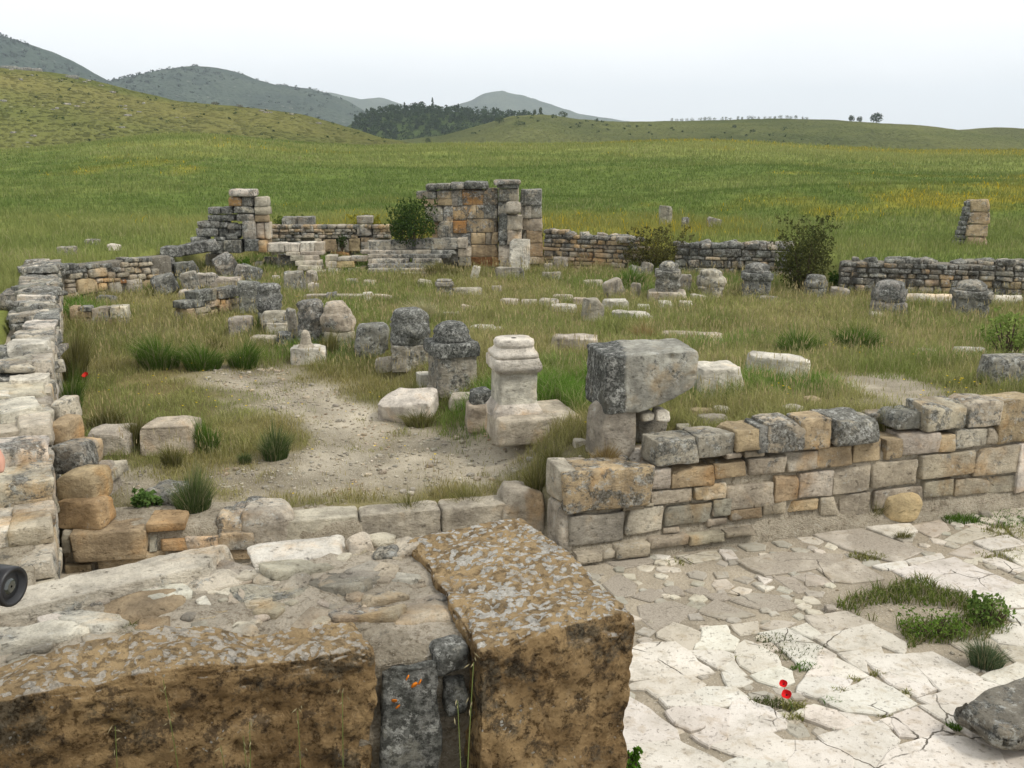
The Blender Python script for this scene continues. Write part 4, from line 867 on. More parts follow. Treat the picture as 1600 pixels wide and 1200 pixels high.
# rubble core
nx_, ny_ = 150, 90; uu, vv = np.meshgrid(np.linspace(-3.9, -.55, nx_), np.linspace(.20, 1.60, ny_), indexing='ij')
zz = 2.10 + .035 * n2(uu, vv, 2.2, 81, 4) + .02 * n2(uu, vv, 8, 82, 4) + .02 * (vv - .2) - .10 * sstep(1.42, 1.6, vv) - 2.4 * sstep(1.52, 1.6, vv) * 0 - .05 * sstep(-1.6, -3, uu) * (1 - vv)
front = sstep(.29, .20, vv) * (uu > -1.3)
zz = zz - .05 * front - .07 * sstep(.62, .40, vv) * (uu < -1.22)
Pp = np.stack([FO[0] + FU[0] * uu + FV[0] * vv, FO[1] + FU[1] * uu + FV[1] * vv, zz], -1).reshape(-1, 3)
i, j = np.meshgrid(np.arange(nx_ - 1), np.arange(ny_ - 1), indexing='ij'); b = (i * ny_ + j).ravel()
mb = MB(); mb.add(Pp, quads=np.stack([b, b + ny_, b + ny_ + 1, b + 1], 1), col=(.52, .465, .38), a=.2)
v, q = stone_verts((.62, 1.0, 2.35), 305, k=14, rough=.0, res=[34, 10, 70], chips=0, warp=0)
v[:, 1] += .04 * fbm(v * 4, 4, .6) + .02 * fbm(v * 13, 3) - .06 * np.clip(v[:, 2] - .9, 0, .3)
v = v @ rotm(FYAW).T + np.array(FW(-.98, .68, .93)); mb.add(v, quads=q, col=(.40, .355, .28), a=.42)
v, q = stone_verts((3.3, .3, 2.3), 306, k=14, rough=.0, res=[40, 4, 20], chips=0, warp=0)
v = v @ rotm(FYAW).T + np.array(FW(-2.3, 1.42, .88)); mb.add(v, quads=q, col=(.42, .37, .29), a=.3)
mb.build('rubble_core', MORTAR, fw, fo)
def embed(name, px, py, size, yaw, z, col, li, label=None, k=5, rough=.28, mat=STONE, rx=0, ry=0, n=16, chips=2, fine=.01, warp=.2):
    p = onz(px, py, z); mb = MB(); put_stone(mb, p, size, yaw, rx, ry, col, li, k=k, rough=rough, n=n, chips=chips, fine=fine, warp=warp)
    o = mb.build(name, mat, fw, fo)
    if label: o['label'] = label
    return o
mb = MB(); r_ = np.random.default_rng(88)
for i in range(170):
    u_, v2 = r_.uniform(-3.4, -.75), r_.uniform(.45, 1.45); a_, b_ = FO + FU * u_ + FV * v2; iu = int(np.clip((u_ + 3.9) / 3.35 * (nx_ - 1), 0, nx_ - 1)); iv = int(np.clip((v2 - .2) / 1.4 * (ny_ - 1), 0, ny_ - 1)); s_ = r_.uniform(.02, .09) if i > 38 else r_.uniform(.10, .22)
    put_stone(mb, (a_, b_, zz[iu, iv] - s_ * .06), (s_ * r_.uniform(1, 2.2), s_, s_ * .34), r_.uniform(0, 180), r_.uniform(-15, 15), r_.uniform(-15, 15), ('pale', 'beige', 'beige', 'white', 'pale', 'mid', 'pale')[r_.integers(7)], r_.uniform(.1, .35), k=7, rough=.3, n=6, chips=2, fine=.004)
tag(mb.build('bedding_stones', STONE, fw, fo), kind=None)
# marble slabs along the rear edge, and stones set in the mortar
mb = MB(); a = onz(20, 943, 2.16); b_ = onz(392, 873, 2.16); m_ = (a + b_) / 2; L = np.linalg.norm(a - b_)
v, q = stone_verts((L + .5, .30, .12), 311, k=16, rough=.10, res=[70, 16, 8], chips=1, warp=.05, fine=.012); v[:, 1] += .07 * np.sin(v[:, 0] * 2.2) - .02
v = v @ rotm(math.degrees(math.atan2(b_[1] - a[1], b_[0] - a[0])), -4, 0).T + np.array([m_[0] - .2, m_[1] - .06, 2.13]); mb.add(v, quads=q, col=(.60, .56, .48), a=.2)
tag(mb.build('marble_slab', STONE, fw, fo), 'long white slab along the rear edge')
embed('marble_slab', 470, 868, (.52, .40, .10), 22, 2.105, 'white', .08, 'pointed white slab at the rear edge', k=9, rough=.12, warp=.35, chips=3)
embed('set_stone', 562, 858, (.15, .13, .16), 40, 2.12, 'pale', .1); embed('set_stone', 598, 850, (.14, .12, .10), 10, 2.12, 'pale', .15); embed('set_stone', 605, 872, (.14, .10, .09), 10, 2.10, 'mid', .45)
embed('set_stone', 530, 915, (.22, .15, .06), -20, 2.12, 'pink', .1, 'pinkish white flake'); embed('set_stone', 634, 906, (.16, .10, .05), -10, 2.12, 'white', .05); embed('set_stone', 600, 938, (.24, .09, .07), 25, 2.12, 'pale', .3)
embed('set_stone', 660, 962, (.34, .22, .06), 10, 2.10, 'pale', .1, 'flat cream stone'); embed('set_stone', 450, 930, (.62, .26, .09), 25, 2.09, 'mid', .48, 'flat grey lichened stone'); embed('set_stone', 330, 920, (.34, .22, .12), 25, 2.08, 'pale', .35)
embed('set_stone', 225, 962, (.42, .30, .14), 25, 2.08, 'tan', .15, 'rounded orange stone', k=4); embed('set_stone', 245, 985, (.16, .12, .1), 0, 2.09, 'tan', .2); embed('set_stone', 310, 972, (.30, .10, .08), 10, 2.08, 'tan', .2); embed('set_stone', 560, 965, (.34, .16, .08), 10, 2.09, 'mid', .5)
embed('set_stone', 60, 1000, (.55, .16, .10), 20, 2.11, 'white', .3); embed('set_stone', 400, 905, (.2, .14, .08), 0, 2.1, 'pale', .25)
# dark stones in the gap of the front
p = FW(-1.02, .215, 1.72); mb = MB(); put_stone(mb, p, (.25, .2, .66), FYAW, 0, 0, 'grey', .60, k=14, rough=.2, n=30, chips=2, fine=.02); tag(mb.build('set_stone', STONE, fw, fo), 'upright black stone with lichen')
p = FW(-.82, .20, 2.05); mb = MB(); put_stone(mb, p, (.16, .16, .12), FYAW, 0, 0, 'grey', .65, k=5, rough=.25, n=14, chips=2, fine=.015); mb.build('set_stone', STONE, fw, fo)
p = FW(-.80, .19, 1.86); mb = MB(); put_stone(mb, p, (.12, .14, .2), FYAW, 0, 0, 'grey', .65, k=5, rough=.25, n=14, chips=2, fine=.015); mb.build('set_stone', STONE, fw, fo)
OR = plain('orange_lichen', (.50, .15, .015), .9, .1); mb = MB(); r_ = np.random.default_rng(4)
for (u_, z_) in [(-1.04, 2.03), (-1.01, 1.99), (-.985, 2.00), (-1.10, 1.93), (-1.085, 1.90)]:
    put_stone(mb, FW(u_, .095, z_), (.026, .006, .022), r_.uniform(0, 90), 30, 0, 'orange', 0, k=3, rough=.9, n=9, chips=0, fine=.004)
mb.build('lichen_patch', OR, fw, fo)

# ------------------------------------------------------------------ carved stones and blocks
def dist_at(px, py): p, t = G(px, py); return p, t
FOOT = []
def block(name, label, cat, px, pyb, wpx, hpx, dep, yaw, col, lich, group=None, k=24, rough=.10, n=16, chips=1, rx=0, ry=0, z=None, at=None, warp=.06, mat=STONE, sink=.05):
    if at is not None:
        p = np.array(at, float); t = np.linalg.norm(p - CAM) / np.linalg.norm(ray(px, pyb))
    else: p, t = dist_at(px, pyb)
    W = wpx * t / FPX; Hh = hpx * t / FPX * 1.02
    f_ = np.array([-math.sin(math.radians(yaw)), math.cos(math.radians(yaw))])
    c = np.array([p[0] + f_[0] * dep / 2, p[1] + f_[1] * dep / 2, p[2] - (0 if at is not None else sink)])
    Wr = max(.05, (W - abs(math.sin(math.radians(yaw))) * dep * .8) / max(.5, math.cos(math.radians(yaw))))
    v, q = stone_verts((Wr, dep, Hh + (0 if at is not None else sink)), sd(), k=k, rough=rough, n=n, chips=chips, warp=warp, fine=.006)
    v = v @ rotm(0, rx, ry).T; v[:, 2] -= v[:, 2].min()
    v = v @ rotm(yaw).T
    mb = MB(); mb.add(v, quads=q, col=jit(col, .06), a=lich)
    FOOT.append((c[0], c[1], Wr / 2, dep / 2, math.radians(yaw)))
    o = mb.build(name, mat); o.location = c
    tag(o, label, cat, group); o['kind'] = 'thing'; return o, c, Hh
def loft(mb, secs, seed, col, lich, nseg=56, rough=.012, cuts=(), yaw=0, off=(0, 0, 0), fine=.005):
    """stack of superellipse sections (z, half width, half depth, squareness, dx, dy)"""
    dense = []
    for a, b in zip(secs[:-1], secs[1:]):
        m = max(1, int(abs(b[0] - a[0]) / .035) + int(abs(b[1] - a[1]) / .06))
        for k in range(m):
            t = k / m; dense.append([x + (y - x) * t for x, y in zip(a, b)])
    dense.append(list(secs[-1])); th = np.linspace(0, 2 * math.pi, nseg, endpoint=False); rings = []
    for (z, hx, hy, k, dx, dy) in dense:
        c, s_ = np.cos(th), np.sin(th); r = (np.abs(c) ** k + np.abs(s_) ** k) ** (-1 / k)
        rings.append(np.stack([c * r * hx + dx, s_ * r * hy + dy, np.full(nseg, z)], 1))
    z, hx, hy, k, dx, dy = dense[-1]
    for sc in (.8, .45, .15):
        c, s_ = np.cos(th), np.sin(th); r = (np.abs(c) ** k + np.abs(s_) ** k) ** (-1 / k); rings.append(np.stack([c * r * hx * sc + dx, s_ * r * hy * sc + dy, np.full(nseg, z + .004)], 1))
    v = np.concatenate(rings); N = len(rings)
    rad = v.copy(); rad[:, 2] = 0; rad[:, 0] -= secs[0][4]; rad[:, 1] -= secs[0][5]; rad /= np.linalg.norm(rad, axis=1)[:, None] + 1e-6
    for (n_, d_) in cuts:
        n_ = np.array(n_, float); n_ /= np.linalg.norm(n_)
        ex = np.maximum(0, v @ n_ - d_ - .03 * fbm(v * 6 + seed, 3)); v = v - ex[:, None] * n_[None]
    dsp = rough * fbm(v * 5 + seed * 3.7, 4, .6) * 2.6 + (.008 if rough else 0) * fbm(v * np.array([9, 9, 14.0]) + seed, 4, .65) + fine * fbm(v * 22 + seed, 3)
    v = v + rad * dsp[:, None]; v[:, 2] += rough * .5 * fbm(v * 4 + 3, 3)
    i, j = np.meshgrid(np.arange(N - 1), np.arange(nseg), indexing='ij'); a = (i * nseg + j).ravel(); b = (i * nseg + (j + 1) % nseg).ravel()
    q = np.stack([a, b, b + nseg, a + nseg], 1)
    mb.add(v @ rotm(yaw).T + np.array(off)[None], quads=q, col=jit(col, .05), a=lich)
def pedestal(label, px, pyb, wpx, hpx, yaw, col, lich, style='full', group='worn column pedestals', worn=.012, at=None, cuts=(), topcol=None, top_lich=None, dq=.95, cat='pedestal'):
    if at is not None: p = np.array(at, float); t = np.linalg.norm(p - CAM) / np.linalg.norm(ray(px, pyb))
    else: p, t = dist_at(px, pyb)
    Wd = wpx * t / FPX / (1 + .25 * abs(math.sin(math.radians(yaw)))); Hh = hpx * t / FPX * 1.02
    h = Wd / 2; f_ = np.array([-math.sin(math.radians(yaw)), math.cos(math.radians(yaw))])
    loc = (p[0] + f_[0] * h * dq, p[1] + f_[1] * h * dq, p[2] - (.03 if at is None else 0))
    FOOT.append((loc[0], loc[1], h * .9, h * .9, math.radians(yaw)))
    e = empty('column_pedestal', loc, label, cat, group); s_ = sd(); tl = lich if top_lich is None else top_lich; tcol = topcol or col
    def S_(z, a, k=30): return (z * Hh, a * h, a * h, k, 0, 0)
    def add(nm, secs, c_, l_, sq=None, cc=cuts):
        mb = MB(); loft(mb, secs, s_, c_, l_, rough=worn, yaw=yaw, cuts=cc); return mb.build(nm, STONE, e)
    if style == 'full':
        add('plinth_moulding', [S_(0, .98), S_(.10, .98), S_(.12, .96), S_(.16, .88), S_(.20, .82)], col, lich)
        add('die', [S_(.198, .80), S_(.56, .78), S_(.60, .80), S_(.605, .84)], col, lich)
        add('cornice', [S_(.604, .88), S_(.63, .93), S_(.64, .97), S_(.76, .97), S_(.775, .94), S_(.78, .86)], col, lich)
        add('column_base', [S_(.778, .88, 7), S_(.795, .95, 6), S_(.83, .96, 6), S_(.85, .90, 5), S_(.87, .82, 4), S_(.90, .77, 3.4), S_(.915, .75, 3), S_(.925, .79, 3), S_(.965, .80, 3), S_(.98, .77, 3), S_(1.0, .74, 3)], tcol, tl)
    elif style == 'capped':
        add('die', [S_(0, .90), S_(.06, .92), S_(.10, .86), S_(.52, .86), S_(.55, .90)], col, lich)
        add('cornice', [S_(.548, .97), S_(.60, 1.0), S_(.70, 1.0), S_(.73, .96), S_(.735, .9)], tcol, tl)
        add('column_base', [S_(.732, .74, 2.6), S_(.76, .82, 2.3), S_(.80, .80, 2.2), S_(.82, .74, 2.2), S_(.86, .78, 2.2), S_(.93, .66, 2.2), S_(.975, .5, 2.2), S_(1.0, .25, 2.2)], tcol, tl, cc=())
    elif style == 'round':
        add('die', [S_(0, .98), S_(.08, .98), S_(.14, .90), S_(.40, .90), S_(.42, .86)], col, lich)
        add('column_base', [S_(.415, .84, 3), S_(.45, .94, 2.8), S_(.55, .98, 2.7), S_(.68, .97, 2.6), S_(.76, .90, 2.5), S_(.79, .80, 2.4), S_(.83, .82, 2.4), S_(.93, .78, 2.4), S_(.98, .66, 2.4), S_(1.0, .5, 2.4)], tcol, tl)
    return e, loc, Hh

# the row beside the gravel
b1, c1p, h1 = block('base_slab', 'broad pale stone slab carrying the white moulded pedestal', 'stone slab', 845, 691, 152, 36, .90, 14, 'pale', .12, k=18, rough=.06, chips=0, n=18)
pedestal('clean white moulded pedestal with broken slanting side on a broad slab', 815, 646, 82, 122, 14, 'white', .06, 'full', at=(c1p[0] - .15, c1p[1] - .27, c1p[2] + h1 - .012), worn=.004, cuts=[((.985, .0, .17), .385)], dq=1.0)
b2, c2p, h2 = block('stone_block', 'pale block with dark broken stone lying on it, beside the white pedestal', 'stone block', 760, 672, 62, 36, .45, 10, 'beige', .2, k=10, rough=.1)
block('broken_stone', 'dark grey jagged stone lying on a pale block against the white pedestal', 'stone', 762, 640, 42, 28, .3, 20, 'dgrey', .6, at=(c2p[0] + .0, c2p[1] - .12, c2p[2] + h2 - .02), k=5, rough=.2, chips=3)
pedestal('dark grey square pedestal with black lichen cap and pale stained foot', 717, 617, 80, 112, 20, 'mid', .42, 'capped', topcol='dgrey', top_lich=.66, worn=.014)
pedestal('tall grey rounded pedestal with white lichen streaks on its head', 645, 577, 66, 92, 12, 'mid', .42, 'round', topcol='grey', top_lich=.58, worn=.035)
e4, c4p, h4 = block('broken_pedestal', 'low grey broken pedestal stump with pointed corner beside the tall rounded pedestal', 'pedestal', 584, 560, 56, 46, .5, 12, 'grey', .45, group='worn column pedestals', k=7, rough=.2, chips=2, n=16, ry=4)
pedestal('pale pinkish cracked pedestal with rounded rim and a hollow at its foot', 533, 549, 56, 76, 15, 'pale', .3, 'round', topcol='pink', top_lich=.34, worn=.03, cuts=[((.8, -.2, .5), .56)])
pedestal('grey boulder shaped pedestal behind a small white bell shaped stone', 490, 545, 52, 74, 10, 'mid', .5, 'round', topcol='mid', top_lich=.52, worn=.05)
block('pointed_stone', 'narrow pointed grey stone leaning beside the boulder shaped pedestal', 'stone', 461, 535, 20, 52, .3, 20, 'mid', .4, k=5, rough=.15, chips=3, ry=-5)
b8, c8p, h8 = block('stone_block', 'white block with dark stains carrying a small bell shaped stone', 'stone block', 481, 570, 56, 24, .5, 4, 'white', .3, k=20, rough=.05, chips=1)
mb = MB(); tt = np.linalg.norm(np.array(c8p) - CAM) / FPX
tt *= .85; loft(mb, [(0, 17 * tt, 14 * tt, 2.4, 0, 0), (8 * tt, 15 * tt, 12 * tt, 2.3, 0, 0), (16 * tt, 9.5 * tt, 9 * tt, 2.1, 0, 0), (27 * tt, 8 * tt, 8 * tt, 2, 0, 0), (34 * tt, 6.5 * tt, 6.5 * tt, 2, 0, 0), (38 * tt, 3 * tt, 3 * tt, 2, 0, 0)], 3, 'pale', .25, nseg=24, rough=.004)
fin = mb.build('carved_finial', STONE); fin.location = (c8p[0] - .03, c8p[1] - .1, c8p[2] + h8 - .01); tag(fin, 'small white bell shaped carved stone on a stained block', 'carved stone')
block('broken_stone', 'dark mossy stone lying low beside the stained white block', 'stone', 450, 545, 30, 22, .3, 30, 'dgrey', .65, k=5, rough=.25, chips=3)
# the stack at the end of the row
s1, cs1, hs1 = block('stone_block', 'white split block, lowest of the small stack in front of the grey tall pedestal', 'stone block', 434, 527, 40, 20, .4, 8, 'white', .2, k=12, rough=.1)
block('stone_block', 'pale grey rounded block lying on the white split block', 'stone block', 430, 508, 44, 21, .36, 6, 'pale', .4, at=(cs1[0] - .04, cs1[1] - .12, cs1[2] + hs1 - .01), k=8, rough=.1)
pedestal('tall grey pedestal with black lichen at the end of the low wall', 422, 520, 40, 76, 8, 'mid', .5, 'round', topcol='grey', top_lich=.62, worn=.03)
block('upright_block', 'dark upright slab with pale worn patches between the low wall and a tall pedestal', 'stone block', 390, 490, 34, 46, .3, 6, 'grey', .5, k=14, rough=.06)
block('stone_block', 'square grey block with pale top standing alone in the grass near the tussocks', 'stone block', 376, 525, 42, 26, .45, 12, 'mid', .42, k=26, rough=.04)
block('stone_block', 'pale flat broken stone before the small stack', 'stone block', 412, 540, 44, 12, .3, 5, 'pale', .3, k=10)
block('stone_slab', 'slanting white slab sunk in grass in front of the dark square pedestal', 'stone slab', 628, 662, 96, 30, .62, -12, 'white', .08, k=9, rough=.08, chips=3, rx=14, ry=-3)
block('stone_block', 'pale flat stone between the dark square pedestal and the tall rounded one', 'stone block', 668, 608, 36, 22, .3, 8, 'white', .1)
block('boulder', 'low pale rounded stone at the foot of the tall rounded pedestal', 'stone', 600, 583, 32, 22, .3, 0, 'pale', .3, k=3.5, rough=.1)
block('boulder', 'pale rounded stone half hidden at the foot of the dark square pedestal', 'stone', 676, 632, 26, 22, .3, 0, 'mid', .35, k=4)
block('stone_block', 'rough pale footing stone between dark square pedestal and pale block', 'stone block', 722, 640, 44, 20, .3, 5, 'pale', .25, k=8)
block('flat_stone', 'thin white flat stone lying on the gravel near the broad slab', 'stone', 793, 688, 18, 4, .12, 10, 'white', .05, k=5, group='small flat stones on the gravel')
block('flat_stone', 'tiny pale stone with square end on the gravel left of the broad slab foot', 'stone', 778, 682, 12, 6, .1, 10, 'pale', .05, k=5, group='small flat stones on the gravel')
# big dark block
bb, cb_, hb_ = block('base_stone', 'pale upright stone propping up the huge dark block', 'stone', 966, 716, 76, 80, .5, 18, 'mid', .2, k=14, rough=.06, chips=2, n=16)
t_ = np.linalg.norm(np.array(cb_) - CAM) / FPX
v, q = stone_verts((150 * t_, .85, 94 * t_), 910, k=18, rough=.06, res=[44, 26, 30], chips=0, warp=.02, fine=.008)
hx, hz = 75 * t_, 47 * t_
under = np.clip((v[:, 0] + hx * .35) / (hx * 1.35), 0, 1); low = np.clip((hz * .35 - v[:, 2]) / (hz * 1.35), 0, 1)
v[:, 2] += under ** 1.5 * low * hz * .72; v[:, 1] += np.clip(under, 0, 1) * low * .12
hole = np.exp(-(((v[:, 0] - hx * .42) / .06) ** 2 + ((v[:, 2] - hz * .80) / .045) ** 2)) * (v[:, 1] < -.1); v[:, 1] += .09 * hole
v = v @ rotm(10, 0, -1).T; mb = MB()
colb = np.where((v[:, [0]] < -hx * .42), np.array(CL['dgrey'])[None] * .8, np.array(CL['grey'])[None] * 1.3); mb.add(v, quads=q, col=colb, a=np.where(v[:, 0] < -hx * .42, .58, .30))
o = mb.build('fallen_block', STONE); FOOT.append((cb_[0] + 50 * t_, cb_[1] + .22, .65, .42, .17)); o.location = (cb_[0] + 50 * t_, cb_[1] + .22, cb_[2] + hb_ + hz - .03); tag(o, 'huge dark grey broken block with a round socket hole, balanced on a pale stone', 'stone block')
block('prop_stone', 'small blue grey flat stone wedged under the huge dark block', 'stone', 994, 656, 28, 13, .2, 20, 'mid', .2, k=7, at=(cb_[0] + .42, cb_[1] - .12, cb_[2] + hb_ * .75))
block('prop_stone', 'white angular stone lying under the huge dark block', 'stone', 1017, 660, 27, 20, .22, 10, 'white', .15, k=5, at=(cb_[0] + .58, cb_[1] - .12, cb_[2] + hb_ * .72))
block('rubble_stone', 'brown earth caked stone below the two small stones under the huge dark block', 'stone', 1020, 692, 60, 38, .4, 10, 'mid', .4, k=5, rough=.2)
block('stone_block', 'clean white square block standing beside the huge dark block', 'stone block', 1128, 622, 78, 44, .62, 8, 'white', .1, k=16, rough=.06, chips=1, n=16)
block('stone_slab', 'long white slab with broken grey underside in the grass beside the square white block', 'stone slab', 1216, 592, 104, 28, .45, -14, 'white', .12, k=18, rough=.06, chips=2, n=16, ry=3)
block('stone_slab', 'long thin pale slab lying in brown grass behind the huge dark block', 'stone slab', 1078, 537, 100, 12, .4, -16, 'pink', .1, k=20, rough=.05)
block('stone_slab', 'long grey white slab running behind the huge dark block from the brown grass', 'stone slab', 895, 546, 84, 16, .5, -16, 'pale', .3, k=12)
block('round_stone', 'small white round stone on the grass above the big tan wall block', 'stone', 993, 722, 24, 18, .18, 0, 'white', .1, k=3.2, rough=.15)
block('flat_stone', 'thin white flat stone lying before the stone that props the dark block', 'stone', 986, 713, 24, 8, .15, 0, 'white', .1, k=5)
block('flat_stone', 'grey flat stone in the grass right before the wall end with tall brown grass', 'stone', 908, 697, 22, 8, .14, 10, 'pale', .1, k=5)
for i_, (px, py, w_, h_, lab) in enumerate([(1100, 650, 40, 8, 'thin tan flat stone among loose stones above the wall'), (1116, 662, 46, 10, 'grey flat stone, broadest of the loose stones above the wall'), (1130, 645, 26, 6, 'small white flat stone among loose stones above the wall'),
                                            (1070, 676, 24, 8, 'little pale stone in the grass just above the first wall cap stones'), (1245, 648, 34, 10, 'pale tilted stone just behind the black cap block'), (1275, 632, 26, 7, 'tan stone behind the gap in the wall cap')]):
    block('flat_stone', lab, 'stone', px, py, w_, h_, .2, random.uniform(-20, 20), ('tan', 'mid', 'white', 'pale', 'pale', 'tan')[i_], .25, k=6, rough=.15, group='loose flat stones above the wall')
block('stone_block', 'large lichen speckled block in the grass above the end of the wall', 'stone block', 1590, 606, 84, 42, .5, 5, 'mid', .5, k=9, rough=.08, n=16)
block('stone_slab', 'small grooved white slab in the tall grass near the leafy plant', 'stone slab', 1520, 560, 52, 11, .35, -8, 'white', .15, k=16)
block('stone_slab', 'flat white stone fragment showing in tall green grass', 'stone slab', 1450, 556, 30, 7, .25, -8, 'white', .2, k=10)
block('stone_slab', 'narrow grey slab at the edge of the tall grass above the speckled block', 'stone slab', 1592, 556, 30, 5, .2, -8, 'pale', .2, k=10)
block('boulder', 'yellow smooth boulder resting on the paving against the wall foot', 'boulder', 1414, 822, 72, 47, .36, 10, 'yellow', .04, at=tuple(onz(1414, 823, .0)), k=2.8, rough=.14, chips=3, n=20)
block('rubble_stone', 'little grey stone at the wall foot beyond the yellow boulder', 'stone', 1470, 800, 15, 12, .12, 0, 'pale', .4, at=tuple(onz(1470, 803, .0)), k=4)
block('rubble_stone', 'grey pebble among weeds on the paving near the far corner', 'stone', 1543, 812, 18, 10, .12, 0, 'mid', .3, k=3.5)
block('rubble_stone', 'small pinkish stone at the corner of the overgrown hole in the paving', 'stone', 1300, 958, 18, 8, .09, 0, 'pale', .2, k=4)
block('rubble_stone', 'pale worn corner stone lying on the ground behind the lichen topped block', 'stone', 862, 895, 56, 34, .4, 20, 'pale', .35, k=8, rough=.1, n=14)
# carved fragment at the lower edge
p = onz(1560, 1165, 0.03); v, q = stone_verts((.92, .5, .28), 940, k=7, rough=.10, res=[34, 22, 18], chips=2, warp=.1, fine=.01)
v[:, 2] += .12 * np.clip(v[:, 0] + .1, 0, .5) ; v[:, 2] += np.where(v[:, 2] < 0, .22 * np.clip(-v[:, 0], 0, .5), 0); v = v @ rotm(20).T; v[:, 2] -= v[:, 2].min()
mb = MB(); mb.add(v, quads=q, col=(.25, .235, .20), a=.42); o = mb.build('carved_fragment', STONE); o.location = (p[0] + .22, p[1] + .12, p[2]); tag(o, 'weathered grey moulded fragment lying on the white paving', 'stone fragment')

# two blocks beside the tall wall
block('stone_block', 'low flat topped pale block in shade of grass beside the tall wall', 'stone block', 166, 712, 70, 34, .5, 2, 'pale', .25, k=14, rough=.07)
block('stone_block', 'bigger pale block with cracked orange edge beside a bright tussock', 'stone block', 260, 712, 84, 44, .6, 2, 'pink', .15, k=14, rough=.07, chips=2, n=16)
block('boulder', 'grey pitted rock ledge behind the leafy weed by the round tussock', 'stone', 250, 795, 70, 28, .5, -10, 'mid', .5, k=4, rough=.3, chips=2, n=16)
# low wall stubs in the court
f4 = lambda x, y: (20 + x / 5, 380 + y / 5); f5 = lambda x, y: (230 + x / 5, 370 + y / 5)
def stub(label, base_l, base_r, rects, conv, z, seed):
    a = G(*base_l)[0]; b = G(*base_r)[0]; f, d_, nn = vplane(a[:2], b[:2] - a[:2]); e = empty('wall_stub', (a[0], a[1], a[2] - .05), label, 'wall'); mb = MB()
    add_rects(mb, f, a[:2], d_, nn, rects, .38, 'beige', .3, seed, conv, n=8, rough=.09); mb.build('masonry', STONEF, e, np.array(e.location))
    mb = MB(); L = np.linalg.norm(b[:2] - a[:2]); h = np.mean([f(*conv(r[0], r[1]))[1] for r in rects]) - a[2]
    v, q = stone_verts((L, .3, max(.15, h)), seed, k=20, rough=.05, res=[10, 4, 4], chips=0, warp=0); c_ = a[:2] + d_ * L / 2 + nn * .24
    v = v @ rotm(math.degrees(math.atan2(d_[1], d_[0]))).T + np.array([c_[0], c_[1], a[2] + h / 2 - .1]); mb.add(v, quads=q, col=CL['mid'], a=.4); mb.build('mortar_core', MORTAR, e, np.array(e.location))
stub('short tan wall stub of three stones near the corner of the court', (112, 508), (200, 506), [(610, 510, 595, 745, 'beige'), (752, 500, 592, 890, 'pale', .02), (505, 535, 590, 605, 'tan'), (520, 505, 535, 605, 'grey', 0, .5), (812, 594, 640, 893, 'pale', .02), (480, 594, 640, 640, 'tan'), (642, 597, 640, 808, 'tan'), (440, 505, 600, 500, 'tan')], f4, .7, 61)
stub('low wall stub with two grey blocks on small tan stones', (292, 503), (378, 485), [(385, 432, 515, 540, 'grey', .03, .5), (545, 415, 490, 742, 'grey', .03, .6), (290, 510, 565, 460, 'grey', .02, .5), (310, 570, 660, 385, 'tan', .02), (380, 560, 605, 500, 'beige'), (400, 610, 645, 480, 'beige'), (465, 505, 555, 567, 'beige'), (575, 495, 530, 615, 'tan'), (620, 495, 535, 725, 'beige'), (570, 535, 595, 660, 'tan'), (662, 540, 580, 725, 'beige'), (485, 580, 610, 552, 'tan'), (625, 585, 605, 740, 'pale')], f5, .75, 62)
block('stone_slab', 'low grey slab in grass at the foot of the tan corner wall', 'stone slab', 163, 476, 30, 13, .3, -8, 'grey', .5, k=14)
